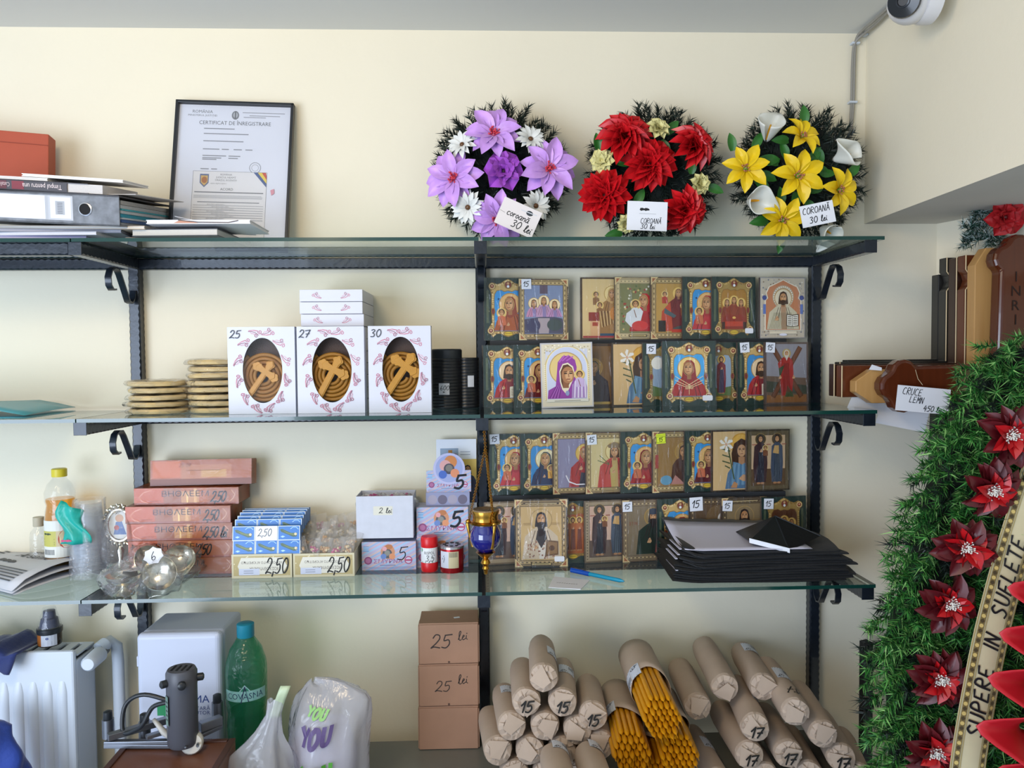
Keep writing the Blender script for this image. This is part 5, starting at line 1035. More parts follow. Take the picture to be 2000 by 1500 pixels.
a = Art(.06, .06, -.0001); a.E(.5, .5, .5, '#b8b8dc', n=30); a.E(.5, .5, .43, '#9aa4d0', n=28); a.E(.55, .72, .2, '#c98048'); a.E(.38, .6, .18, '#d4a0a0'); a.E(.5, .5, .17, '#4c4a54'); a.E(.5, .52, .11, '#7a7670'); a.E(.3, .32, .13, '#4868b8'); a.E(.68, .36, .14, '#d88c68'); a.H('5', .66, -.12, .42, '#14161c', wd=.17, cond=1.2)
a.obj('round_header', M_gloss, t, loc=(.014, .0035, h3+hh-.027)); g = G(); g.prism([(.044+.03*cos(k*pi/15), h3+hh+.003+.03*sin(k*pi/15)) for k in range(30)], .0038, .005); g.obj('header_disc', M_pas, t)
zW = px(750, 1050, -.088).z; a0 = px(697, 1050, -.088); a1 = px(806, 968, -.088); w = a1.x-a0.x; h = a1.z-a0.z; d = .062
t = thing('white_open_box', 'open white card box with 2 lei note holding pink packets', 'box', (a0.x, -.088, S3+.0605), (0, 0, 0)); h = a1.z-S3-.0605
for c, s in (((w/2, 0, h/2), (w, .0012, h)), ((w/2, d, h/2), (w, .0012, h)), ((0, d/2, h/2), (.0012, d, h)), ((w, d/2, h/2), (.0012, d, h)), ((w/2, d/2, .0006), (w, d, .0012))): G().box(c, s).obj('panel', mat('white_ribbed_card', '#c8ccd8', rough=.6, noise=.05, nscale=60), t)
a = Art(w, h, -.0009); a.R(.3, .55, .64, .76, '#d8d6c8'); a.H('2 lei', .40, .60, .12, wd=.13, cond=1.1); a.obj('price_note', M_print, t)
for i in range(5):
    p = thing('pink_packet', ['leftmost', 'second from left', 'middle', 'fourth from left', 'rightmost'][i]+' pink packet in cellophane inside the white 2 lei box', 'packet', (a0.x+w*(.14+.18*i), -.058+.008*(i % 2), S3+.0605+h-.022), (.5*((i % 3)-1), .35*((i % 2)*2-1), .4*i), 'pink packets in the white box')
    G().box((0, 0, 0), (.03, .006, .035)).obj('pink_card', mat('pink_card', '#a8447c', rough=.4), p, bevel=.002); crumple(G(), .022, i+50, .9, .9, 18, 9, .15).obj('cellophane', M_clear2, p, smooth=60)
# leaflet
c = px(853, 985, -.026); t = thing('printed_leaflet', 'white leaflet with saint picture leaning behind the pastel boxes', 'leaflet', (c.x, -.030, S3+.06), (-.06, 0, 0))
w = .077; h = px(893, 858, -.025).z-S3-.06; g = G(); g.box((w/2, 0, h/2), (w, .001, h)); g.obj('sheet', M_white, t); a = Art(w, h, -.0007); a.R(.1, .74, .55, .9, '#8fa0b4'); a.R(.14, .74, .25, .82, '#a8783c'); a.R(.3, .74, .4, .88, '#a8742c'); a.R(.42, .75, .5, .84, '#a03c34'); a.lines(.6, .85, [.86, .83], .008, '#9aa0b0'); a.R(.5, .3, 1, .78, '#d0b25c'); bust(a, .78, .66, .045, '#2c3450', None, hair='#201a1a', beard=.8, halo=None, base=.3, hw=2.4); a.obj('printed_picture', M_print, t)
# red bottle and tin
c = pz(838, 1119, S3); t = thing('red_bottle', 'small red plastic bottle marked 3,5 before the pastel boxes', 'bottle', (c.x, c.y+.016, S3+.0003)); M_rp = mat('red_plastic', '#cf1a22', rough=.3, sss=.1)
H_ = px(838, 1050, c.y).z-S3; R = .0158
G().lathe([(.004, 0), (R*.92, .0), (R, .003), (R, H_*.24), (R*.97, H_*.26), (R*.97, H_*.70), (R, H_*.72), (R, H_*.93), (R*.9, H_-.001), (.004, H_)], 28).obj('body', M_rp, t, smooth=35)
bend = lambda p: ((R*.97+.0004-p[1])*sin(p[0]/R-1.3), -(R*.97+.0004-p[1])*cos(p[0]/R-1.3), p[2]); a = Art(R*2.6, H_*.42, 0, bend)
for i in range(10): y_ = a.y; a.R(i/10, 0, (i+1)/10, 1, '#dfe1e4'); a.y = y_
a.y -= 3e-5
for i in range(6): y_ = a.y; a.R(i/6, 0, (i+1)/6, .1, '#3f8a70'); a.y = y_
a.E(.1, .85, .14, '#2c8a58'); a.T('RISPOL', .52, .58, .2, '#26282c', 'c', cond=.85); a.H('3,5', .34, .12, .38, wd=.1); a.obj('label', M_print, t, loc=(0, 0, H_*.27))
c = pz(882, 1121, S3); t = thing('red_tin', 'red metal tin with holed silver lid and price label 4', 'tin', (c.x, c.y+.0215, S3+.0003)); R2 = .0215; H2 = px(882, 1069, c.y).z-S3
G().lathe([(.004, 0), (R2*.97, 0), (R2, .002), (R2, H2-.004), (R2*.98, H2-.003)], 32, cap=False).obj('body', mat('red_metal', '#a01822', rough=.25, metal=.5), t, smooth=35); G().lathe([(R2+.0006, H2-.005), (R2+.0006, H2-.001), (R2*.9, H2), (.001, H2)], 32, cap=False).obj('lid', mat('tin_lid', '#b8b4b4', rough=.25, metal=.9), t, smooth=35)
for i in range(8): g = G(); g.lathe([(.0034, H2+.0001), (.0034, H2+.0004)], 12, c=(R2*.62*cos(i*pi/4), R2*.62*sin(i*pi/4), 0)); g.obj('hole', mat('hole_black', '#0c0d10'), t)
bend2 = lambda p: ((R2+.0004-p[1])*sin(p[0]/R2-.87), -(R2+.0004-p[1])*cos(p[0]/R2-.87), p[2]); a = Art(R2*1.75, .030, 0, bend2)
for i in range(10): y_ = a.y; a.R(i/10, 0, (i+1)/10, 1, '#c9ccd8' if i < 5 else '#c8bc98'); a.y = y_
a.y -= 2e-5
for i in range(9): y_ = a.y; a.R(.55+.045*i, .66, .57+.045*i, .96, '#3a3c40'); a.y = y_
for i in range(4): a.lines(.52, .95, [.1+.12*i], .03, '#8a7c58')
a.H('4', .12, .35, .4, wd=.08); a.obj('label', M_print, t, loc=(0, 0, H2*.2), rot=(0, 0, -.25))
# ---- hanging censer
M_gold = mat('polished_gold', '#b98a3a', rough=.22, metal=1.); M_blue = mat('cobalt_enamel', '#0b0d70', rough=.08, coat=1., spec=.8)
CY = -.232; cc = px(948, 1042, CY-.012); t = thing('hanging_censer', 'gold censer with cobalt blue bowl hanging on chains from the middle bracket', 'censer', (cc.x, CY-.03, cc.z))
R = .0255; G().lathe([(.004, -.026), (.012, -.0245), (.022, -.014), (R, -.003), (R*.96, .008), (.02, .017), (.0195, .02)], 30).obj('blue_bowl', M_blue, t, smooth=60)
G().lathe([(.019, .019), (.025, .021), (.026, .024), (.021, .026), (.0205, .034), (.023, .041), (.0225, .0425), (.019, .036), (.018, .024)], 28).obj('gold_rim', M_gold, t, smooth=40)
G().lathe([(.0225, .0415), (.0215, .044), (.0205, .0445), (.002, .043)], 12).obj('glass_insert', mat('smoked_glass', '#8a7458', rough=.1, metal=.3), t)
G().lathe([(.003, -.062), (.0035, -.056), (.006, -.053), (.004, -.049), (.008, -.044), (.006, -.039), (.004, -.037), (.011, -.031), (.016, -.026), (.010, -.0245)], 16).obj('gold_finial', M_gold, t, smooth=40)
def chain(g, p, q, n):
    p, q = V(p), V(q); s_, u_, d_ = basis(q-p); L = (q-p).length/n
    for i in range(n):
        c = p.lerp(q, (i+.5)/n); a_ = s_ if i % 2 else u_; g.tube([c+d_*(L*.68*cos(k*pi/4))+a_*(.0017*sin(k*pi/4)) for k in range(8)], .0006, 4, closed=True)
apex = px(948, 872, CY-.012)-V((cc.x, CY-.03, cc.z)); apex.y = .0
topz = Z2-.0105-cc.z
for k in range(3):
    an = rad(-150+120*k-30); e = V((cos(an)*.0255, sin(an)*.0255, .022))
    g = G(); g.tube([e*1.0+V((0, 0, .004)), e*1.14+V((0, 0, -.004)), e*1.05+V((0, 0, -.016)), e*.8+V((0, 0, -.034))], [.0018, .0032, .0022, .003], 8); g.ball(e*1.1, .004, 8, 6); g.obj('gold_handle', M_gold, t, smooth=50)
    g = G(); chain(g, e*1.05+V((0, 0, .002)), apex, 46); g.obj('chain', M_gold, t, smooth=60)
g = G(); chain(g, apex, (XM+.003-cc.x, .0, topz+.002), 9); g.obj('chain', M_gold, t, smooth=60); 
# ---- black cloth pile
M_cloth = mat('black_cloth', '#0e1015', rough=.75, noise=.3, nscale=40, bump=.4, bscale=120, sheen=.1)
M_lin = mat('white_lining', '#c9c8da', rough=.6)
zc = S3+.0004; n = 12; xl = px(1310, 1140, -.20).x; xr = px(1668, 1140, -.20).x
for i in range(n):
    r = random.Random(i+40); sh = -.004*r.random(); th_ = .0046; W = xr-xl-.012*r.random()-.0035*i*(1 if i > 5 else .6); ph = r.random()*6
    t = thing('folded_black_cloth', ('%s folded black cloth in the pile on the bottom shelf' % (['lowest', 'second lowest', 'third lowest', 'fourth lowest', 'fifth lowest', 'sixth lowest', 'seventh lowest', 'eighth lowest', 'ninth lowest', 'third from top', 'second from top', 'topmost'][i])), 'folded cloth', ((xl+xr)/2+.006*(r.random()-.5)-.004*(i > 6), -.14, zc), (0, 0, .015*(r.random()-.5)), 'folded black cloths in a pile')
    def f(u, v, W=W, ph=ph, i=i, r1=r.random()*.4):
        # rounded folded slab, cross section in y,z ; v runs around
        a_ = 2*pi*v; yy = .072*max(-1, min(1, 1.25*cos(a_))); zz_ = th_/2+th_*.46*max(-1, min(1, 1.6*sin(a_))); x = (u-.5)*W
        curl = .014*max(0, .12-u)/.12*(1 if i > 3 else .45)*(.6+r1)-.0
        dx = -.026*(yy+.072)/.144*(1 if u < .5 else -.2)*0; return (x+.012*sin(yy*20+ph)*(1 if u > .95 else .3 if u < .05 else 0), yy+.003*sin(u*7+ph), zz_+curl+.0009*sin(u*11+ph)*(1 if i > 0 else 0))
    g = G(); g.grid(22, 14, f); g.obj('cloth', M_cloth, t, smooth=50)
    if i in (3, 5, 8, 10): g = G(); g.grid(3, 6, lambda u, v: (-W/2-.002+.004*u, -.074+.07*v, th_*.75+.021*(.6+.3*(i % 2))*(1 if i > 3 else .45))); g.obj('white_edge', M_lin, t, solid=.0012)
    zc += th_*1.0
t = thing('lined_black_cap', 'black scalloped cloth with white lining lying open on the pile', 'cloth', (xl+.118, -.14, zc+.001), (0, 0, 0))
def fl(u, v): x = -.10+.225*u; y = -.072+.135*v; return (x, y, .002+.022*v*v*(1-.35*u)+.018*max(0, .15-u)*6*.16)
g = G(); g.grid(14, 8, fl); g.obj('lining', M_lin, t, smooth=60, solid=.0008)
g = G()
def fo(u, v): p = fl(u, v*1.06+.02); return (p[0]-.002, p[1]+.002, p[2]-.0016+.0022*abs(sin(u*24))*(v > .9))
g.grid(40, 8, fo); g.obj('outer_cloth', M_cloth, t, smooth=60, solid=.0008)
c = px(1527, 1085, -.185); t = thing('black_pointed_cap', 'black pointed folded cap with white band on top of the pile', 'cap', (c.x, -.155, zc+.002), (0, 0, .1))
ap = V((.005, .012, .044)); b = [V((-.064, -.032, .012)), V((-.004, -.058, -.002)), V((.075, -.020, .012)), V((.045, .05, .004)), V((-.055, .045, .010))]
g = G()
for i in range(5): g.poly([b[i], b[(i+1) % 5], ap])
g.poly(list(reversed(b))); g.obj('panel_shell', mat('black_leatherette', '#15171a', rough=.35, bump=.2, bscale=150), t)
g = G(); g.add([b[0]+V((-.001, -.002, -.003)), b[1]+V((0, -.002, -.003)), b[1]+V((0, -.0015, .005)), b[0]+V((-.001, -.0015, .005))], [(0, 1, 2, 3)]); g.obj('white_band', M_white, t, solid=.001)
for i in (1, 2): g = G(); g.tube([b[i], ap], .0011, 5); g.obj('seam', M_blk, t)
# ---- pen and note
p0 = pz(1115, 1113, S3+.005); p1 = pz(1219, 1135, S3+.005); L = (p1-p0).length
t = thing('ballpoint_pen', 'turquoise ballpoint pen with blue cap on the bottom shelf', 'pen', (p0.x, p0.y, S3+.0046), (0, 0, math.atan2(p1.y-p0.y, p1.x-p0.x)))
RX = Matrix.Rotation(pi/2, 4, 'Y'); g = G(); g.X = RX; g.lathe([(.0032, L*.28), (.0036, L*.3), (.0036, L*.92), (.0012, L)], 12); g.obj('barrel', mat('turquoise_barrel', '#1f93b8', rough=.25), t, smooth=40)
g = G(); g.X = RX; g.lathe([(.002, 0), (.0042, .001), (.0043, L*.36), (.0038, L*.362)], 12); cp_ = g.obj('cap', mat('blue_cap', '#1a4fb0', rough=.25), t, smooth=40); G().box((L*.13, -.002, .0045), (L*.24, .003, .0014)).obj('clip', mat('blue_cap', '#1a4fb0'), cp_, bevel=.0004)
q = [pz(*p_, S3+.0006) for p_ in ((1071, 1148), (1134, 1152), (1152, 1134), (1082, 1127))]; g = G(); g.poly(q); g.poly([v+V((0, 0, .0012)) for v in q]); 
for i in range(4): g.poly([q[i], q[(i+1) % 4], q[(i+1) % 4]+V((0, 0, .0012)), q[i]+V((0, 0, .0012))])
t = thing('paper_note', 'folded white note beside the pen', 'note', (0, 0, 0)); g.obj('sheet', M_white, t); g = G()
for k in range(9): p_ = q[0].lerp(q[1], .2+.07*k)*.55+q[3].lerp(q[2], .2+.07*k)*.45; g.box(p_+V((0, 0, .00135)), (.0035, .0009, .0001), rot=(0, 0, .4*(k % 3)))
g.obj('pen_writing', mat('ink', '#3a3c4a', rough=.6), t)
t = thing('shelf_sticker', 'small white sticker under the shelf edge beneath the cloth pile', 'sticker', px(1535, 1145, -.215)); t.location.z = S3-.0066; a = Art(.026, .012, 0); a.R(0, 0, 1, 1, '#b8bcc4'); a.H('12,50', .15, .2, .6, wd=.14, cond=.7); a.obj('printed_label', M_print, t, rot=(pi/2, 0, 0))
# ================================================================ left end of the bottom shelf
M_oil = film('oil_amber', tint=(.93, .62, .16), rough=.05, bump=0, haze=.12, hazecol=(.75, .45, .08)); M_pet = film('clear_plastic', tint=(.95, .96, .96), rough=.05, bump=.25, bscale=60, haze=.05)
Y = -.062; c = px(121, 1100, Y); H = px(121, 915, Y).z-S3; R = .0275
t = thing('oil_bottle', 'clear plastic bottle of golden oil with yellow cap', 'bottle', (c.x, Y, S3+.0003))
k = H/.19
prof = [(.004, 0), (R*.9, 0), (R, .004), (R, .05*k), (R*.97, .052*k), (R*.97, .10*k), (R*.9, .115*k), (R*.84, .124*k), (R*.92, .132*k), (R*.93, .148*k), (R*.75, .162*k), (R*.45, .172*k), (R*.40, .176*k), (R*.40, .184*k)]
G().lathe(prof, 28, cap=False).obj('bottle_shell', M_pet, t, smooth=50)
G().lathe([(r*.95, z+.001) for r, z in prof[:9]]+[(R*.84, .136*k), (.003, .136*k)], 24).obj('golden_oil', M_oil, t, smooth=50)
G().lathe([(R*.46, .1755*k), (R*.47, .177*k), (R*.47, H-.001), (R*.42, H), (.002, H)], 24).obj('cap', mat('yellow_cap', '#d0c030', rough=.4), t, smooth=40)
bend = lambda p: ((R+.0003-p[1])*sin(p[0]/R-.8), -(R+.0003-p[1])*cos(p[0]/R-.8), p[2]); a = Art(R*2.0, .066*k, 0, bend)
for i in range(10): y_ = a.y; a.R(i/10, 0, (i+1)/10, 1, '#d6d8d2'); a.y = y_
a.y -= 2e-5
for i in range(8): y_ = a.y; a.R(i/10, .3, (i+1)/10, .72, '#b8b45c' if i < 5 else '#c8ba98'); a.y = y_
a.y -= 2e-5; a.H('~~', .06, .6, .1, '#3a4a34', wd=.25, cond=.7); a.lines(.06, .45, [.5, .42, .36], .03, '#6a7040'); a.E(.8, .5, .2, '#b04a3c', .26, n=16); a.E(.8, .5, .16, '#d8c8a0', .22, n=16)
for i in range(8): y_ = a.y; a.R(.06+.05*i, .08, .085+.05*i, .22, '#50545a'); a.y = y_
a.obj('label', M_print, t, loc=(0, 0, .034*k))
Y = -.04; c = px(77, 1080, Y); H = px(77, 1010, Y).z-S3; R = .0155
t = thing('small_bottle', 'small empty clear bottle left of the oil bottle', 'bottle', (c.x, Y, S3+.0003)); prof = [(.003, 0), (R, 0), (R, H*.62), (R*.9, H*.72), (R*.55, H*.80), (R*.5, H*.84)]
G().lathe(prof, 20, cap=False).obj('bottle_shell', M_pet, t, smooth=50); G().lathe([(R*.58, H*.83), (R*.6, H*.84), (R*.6, H), (.002, H)], 20).obj('cap', mat('beige_cap', '#b3ab95', rough=.5), t, smooth=40)
# bag of cups
Y = -.085; c = px(176, 1110, Y); H = px(176, 985, Y).z-S3; t = thing('cup_pack', 'bagged stack of clear plastic cups with torn turquoise wrapper', 'cups', (c.x, Y, S3+.0003)); M_cup = film('cup_plastic', tint=(.93, .95, .97), rough=.1, bump=0, haze=.22, hazecol=(.86, .89, .95))
for i in range(9): z = i*.0075; G().lathe([(.029, z), (.030, z+.001), (.029, z+.003), (.0215, z+.075), (.003, z+.076)], 24, cap=False).obj('cup', M_cup, t, smooth=50)
g = G(); r = random.Random(5)
def fb(u, v): a_ = u*2*pi; rr = .033*(1-.25*v)*(1+.10*sin(5*a_+3*v)+.06*sin(11*a_+7*v)); return (rr*cos(a_)+.004*v, rr*sin(a_), H*1.08*v)
g.grid(30, 10, fb, wrap=True); g.obj('clear_bag', M_clear2, t, smooth=60)
g = G(); g.grid(12, 9, lambda u, v: (-.036+.052*u*(1-.3*v)+.006*sin(v*7), -.034+.012*abs(u-.4)+.004*sin(u*9+v*6), H*.50+H*.60*v-.02*u*v)); g.obj('turquoise_wrapper', mat('turquoise_print', '#1fa79a', rough=.35), t, smooth=60, solid=.0004)
g = Art(.03, .009, -.0372); g.H('~~', 0, .1, .75, '#c03a6a', wd=.3, cond=.8); g.obj('printed_word', M_print, t, loc=(-.03, 0, H*.53))
# ornate stand
Y = -.075; c = px(236, 1112, Y); H = px(236, 985, Y).z-S3; t = thing('ornate_icon_stand', 'small silver filigree icon stand wrapped in film beside the incense boxes', 'icon stand', (c.x, Y, S3+.0003)); cz = H*.70; rx, rz = .022, .029
g = G(); g.tube([(rx*cos(a_*pi/16), 0, cz+rz*sin(a_*pi/16)) for a_ in range(32)], .0032, 7, closed=True)
for k in range(20): a_ = k*pi/10; g.ball(((rx+.006)*cos(a_), 0, cz+(rz+.006)*sin(a_)), .0042, 7, 5); g.tube([((rx+.002)*cos(a_), 0, cz+(rz+.002)*sin(a_)), ((rx+.011)*cos(a_+.14), -.001, cz+(rz+.011)*sin(a_+.14))], .0015, 5)
g.obj('filigree_frame', M_silver, t, smooth=50)
G().lathe([(.003, 0), (.02, 0), (.021, .003), (.012, .007), (.005, .012), (.006, .02), (.004, .026), (.007, H*.34), (.003, H*.40)], 18).obj('foot', M_silver, t, smooth=45)
a = Art(rx*2, rz*2, -.0005); a.E(.5, .5, .5, '#c8c2b0'); a.E(.5, .5, .44, '#d9dad6'); a.E(.5, .72, .13, '#c49a70'); a.P([(.25, .2), (.35, .6), (.6, .62), (.78, .2)], '#3f6aa8'); a.E(.5, .7, .1, '#c8936c'); a.E(.38, .42, .08, '#a83c38'); a.obj('enamel_picture', M_gloss, t, loc=(-rx, 0, cz-rz))
g = crumple(G(), .034, 77, 1., 1.75, 26, 16, .12); g.obj('film_bag', M_clear2, t, smooth=60, loc=(0, 0, .0595))
q = [pz(*p_, S3+.0008) for p_ in ((176, 1118), (214, 1127), (262, 1112), (228, 1100))]; g = G(); g.poly([q[0], q[1], q[2], q[3]]); o = g.obj('paper_sheet', M_white, solid=.0006); tag(o, 'small white paper scrap under the ornate stand', 'paper')
# newspaper
NX, NY = px(142, 1100, -.14).x, -.24
t = thing('newspaper', 'folded newspaper with black headlines and blue band', 'newspaper', (NX-.02, -.11, S3+.0006), (0, 0, -.55))
LN, WN = .27, .20
def nf(z0, lift):
    def f(u, v): return (-LN+LN*u, -WN/2+WN*v, z0+lift*(sin(pi*min(1, v*1.1))**.6)*(.55+.45*u)+.002*sin(u*5+v*4))
    return f
for i, (z0, lf) in enumerate(((.0, .006), (.004, .016), (.008, .026))):
    g = G(); g.grid(10, 10, nf(z0, lf)); g.obj('folded_sheet', mat('newsprint', '#c9cad0', rough=.75), t, smooth=60, solid=.0014)
F_ = nf(.0092, .026); bend = lambda p: (lambda u, v, d: (F_(u, v)[0], F_(u, v)[1], F_(u, v)[2]-d))(p[0]/LN, p[2]/WN, p[1])
a = Art(LN, WN, 0, bend)
def dens(x0, y0, x1, y1, col):
    y_ = a.y
    for i in range(6):
        for j in range(3): a.y = y_; a.R(x0+(x1-x0)*i/6, y0+(y1-y0)*j/3, x0+(x1-x0)*(i+1)/6, y0+(y1-y0)*(j+1)/3, col)
    a.y = y_-3e-4
dens(.0, .82, 1, .90, '#c4c6cc'); dens(.72, .55, 1, .82, '#4a6ea4')
a.T('Predați lui', .30, .62, .12, '#1c1e22'); a.T('Arsenie', .42, .44, .12, '#1c1e22'); a.H('~~~', .42, .28, .09, '#2c2e34', wd=.3, cond=.55)
for i in range(5): a.lines(.1, .28, [.3+.05*i], .018, '#3a3c42'); a.lines(.35, .9, [.06+.035*i], .014, '#4a4c52')
dens(.0, .72, .25, .88, '#6a7ea8'); a.obj('printed_page', M_print, t)

# ================================================================ lower zone
M_enam = mat('white_enamel', '#c6cfda', rough=.35)
rt = px(143, 1272, -.125); RX_, RZ, RL = rt.x, rt.z, .60; t = thing('radiator', 'white ribbed panel radiator on the wall', 'radiator', (RX_, -.125, RZ-.60))
g = G(); g.box((-RL/2, .006, .30), (RL, .012, .60)); g.obj('front_panel', M_enam, t, bevel=.004)
G().box((-RL/2, .072, .30), (RL, .006, .58)).obj('rear_panel', M_enam, t, bevel=.002); G().box((-.003, .042, .292), (.006, .064, .575)).obj('side_panel', M_enam, t, bevel=.002); G().box((-RL+.003, .042, .292), (.006, .064, .575)).obj('side_panel', M_enam, t, bevel=.002)
rib = G(); rib.X = None
def ribf(u, v): a_ = pi*u; e = min(1, v/.03, (1-v)/.03)**.5; return (-.0095*cos(a_)*(.6+.4*e), -.0055*sin(a_)*e, .03+.52*v)
rib.grid(9, 24, ribf); rib_me = rib.mesh('rib', M_enam, 60)
for i in range(23): put('rib', rib_me, t, (-.022-.0253*i, .0008, 0))
for i in range(24): G().box((-.008-.0248*i, .042, .588), (.016, .056, .003)).obj('grill_slat', M_enam, t)
G().box((-RL/2, .042, .575), (RL-.02, .056, .002)).obj('grill_painted_shade', mat('grille_shade_dark', '#3a3e44', rough=.7), t)  # dark sheet under the slats: shade inside the radiator put into the colour
# valve and pipe
kn = px(175, 1295, -.125); pb = px(205, 1268, -.055); t = thing('radiator_valve', 'white thermostatic radiator valve with vertical pipe', 'valve', (pb.x, pb.y, pb.z))
kv = kn-pb; g = G(); kd = kv.normalized(); g.tube([kv*.35, kv*.40, kv*1.05, kv*1.12], [.010, .0145, .0135, .010], 18); g.obj('knob', M_enam, t, smooth=45)
g = G(); g.tube([kv*.05, kv*.36], .0095, 12); g.obj('metal_collar', mat('dull_nickel', '#8a8a86', rough=.35, metal=.9), t, smooth=45)
g = G(); g.tube([(-.028, .01, -.006), (-.012, .004, -.002), V((0, 0, 0)), kv*.12], .010, 10); g.obj('valve_body', mat('dull_nickel', '#8a8a86'), t, smooth=45)
g = G(); g.tube([(-.002, -.01, .008), (.004, .01, .012), (.014, .016, .0), (.016, .016, -.03), (.017, .016, -.4)], .0105, 14); g.obj('pipe', M_enam, t, smooth=60)
g = G(); g.tube([(-.004, -.014, .006), (.002, .0, .011)], .0125, 14); g.obj('pipe_nut', M_enam, t, smooth=45)
# polish bottle on radiator
c = px(97, 1266, -.09); t = thing('polish_bottle', 'dark polish bottle with clear dome cap standing on the radiator', 'bottle', (c.x, -.088, RZ+.0005)); R = .0195
G().lathe([(.003, 0), (R*.95, 0), (R, .002), (R, .022), (R*.9, .024)], 24).obj('bottle_base', mat('dark_glass', '#2b2018', rough=.15), t, smooth=40)
bend = lambda p: ((R+.0003-p[1])*sin(p[0]/R-1.1), -(R+.0003-p[1])*cos(p[0]/R-1.1), p[2]); a = Art(R*2.2, .02, 0, bend)
for i in range(8): y_ = a.y; a.R(i/8, 0, (i+1)/8, 1, '#b8bcc8' if i > 2 else '#9a5a24'); a.y = y_
a.y -= 2e-5; a.E(.62, .7, .12, '#3a4a80'); a.lines(.5, .8, [.35, .2], .06, '#50587a'); a.obj('label', M_print, t, loc=(0, 0, .002))
G().lathe([(R*1.05, .022), (R*1.08, .024), (R*1.08, .031), (R*.9, .033), (.003, .033)], 24).obj('black_collar', M_blk, t, smooth=40)
G().lathe([(R*.85, .033), (R*.72, .048), (R*.55, .05), (R*.5, .062), (.003, .063)], 20).obj('applicator', mat('navy_plastic', '#2c3250', rough=.3), t, smooth=40)
G().lathe([(R*1.0, .032), (R*.88, .045), (R*.62, .062), (R*.55, .0675), (.002, .068)], 22, cap=False).obj('clear_cap', M_pet, t, smooth=50)
# blue garment
M_navy = mat('royal_blue_cloth', '#15265e', rough=.7, noise=.25, nscale=20, bump=.3, bscale=200, sheen=.3)
def lump(name, lab, cat, c, sx, sy, sz, seed, m, rot=(0, 0, 0), amp=.12, part='cloth'):
    t = thing(name, lab, cat, c, rot); r = random.Random(seed); ph = [r.random()*6 for _ in range(6)]
    def f(u, v):
        a_ = 2*pi*u; b = pi*v; k = 1+amp*(sin(3*a_+ph[0]+2*b)+.7*sin(5*a_+ph[1]-4*b)+.5*sin(8*b+ph[2]+a_)); return (sx*k*sin(b)*cos(a_), sy*k*sin(b)*sin(a_), -sz*k*cos(b))
    g = G(); g.grid(30, 18, f, wrap=True); g.obj(part, m, t, smooth=80); return t
t = thing('blue_jacket', 'navy blue jacket end draped over the radiator top', 'garment', (px(0, 1272, -.13).x, -.125, RZ))
g = G(); g.grid(26, 22, lambda u, v: (-.16+.205*u-.03*(v > .5)*(v-.5)*u, .055-.085*min(v, .55)/.55-.012*sin(u*9+v*4)*max(0, v-.5), .010+.006*sin(u*17+2*v)+.004*sin(u*31+5*v)+.012*(1-u)-(max(0, v-.55)/.45)**1.2*(.050-.022*u+.006*sin(u*14)))); g.obj('cloth', M_navy, t, smooth=80, solid=.004)
t = thing('blue_jacket', 'bright blue jacket sleeve hanging low before the radiator', 'garment', (px(0, 1500, -.22).x, -.21, px(0, 1500, -.22).z))
g = G(); A_, B_ = px(-35, 1405, -.21)-V(t.location), px(35, 1600, -.21)-V(t.location)
def sl(u, v):
    a_ = 2*pi*u; c = A_.lerp(B_, v); k = .038+.012*v; k *= 1+.07*sin(5*a_+9*v)+.06*sin(3*a_-14*v)+.05*sin(22*v+2*a_); k *= min(1, (v*14)**.5); return (c.x+k*cos(a_), c.y+.6*k*sin(a_), c.z)
g.grid(36, 26, sl, wrap=True); g.obj('sleeve', mat('bright_blue_cloth', '#1a3a8e', rough=.7, noise=.25, nscale=20, bump=.3, bscale=200, sheen=.3), t, smooth=80)
# first aid cabinet
Y0 = -.185; p0 = px(270, 1450, Y0); p1 = px(430, 1236, Y0); w = p1.x-p0.x; hz = p1.z-CT-.0005; dp = .12
t = thing('first_aid_cabinet', 'white plastic first aid cabinet with green cross', 'cabinet', (p0.x, Y0, CT+.0005)); M_cab = mat('white_plastic', '#b8c0d4', rough=.4)
G().box((w/2, .011, hz/2), (w, .022, hz)).obj('door', M_cab, t, bevel=.009, seg=4)
g = G(); g.box((w/2, .022+(dp-.022)/2, hz/2), (w*.985, dp-.022, hz*.985)); g.obj('body', M_cab, t, bevel=.006, seg=3)
for zz in (.35, .8): G().box((-.002, .02, hz*zz), (.006, .014, .018)).obj('hinge', M_cab, t, bevel=.001)
G().box((w+.003, .022, hz*.50), (.006, .012, .014)).obj('latch', M_cab, t, bevel=.002)
a = Art(w, hz, -.0003); a.R(.235, .455, .385, .525, '#1a8a54'); a.R(.31, .40, .365, .575, '#1a8a54'); a.T('MA', .855, .535, .052, '#26407e', 'r'); a.T('NITARĂ', .86, .485, .026, '#3a4a7e', 'r'); a.T('AJUTOR', .86, .455, .026, '#3a4a7e', 'r'); a.T('112', .815, .40, .022, '#4a4e5a', 'r'); a.R(.66, .345, .82, .375, '#c0404a')
for i in range(14): a.R(.68+.014*i, .24, .686+.014*i+(.004 if i % 3 else 0), .29, '#2c2e36')
a.obj('printed_front', M_print, t)
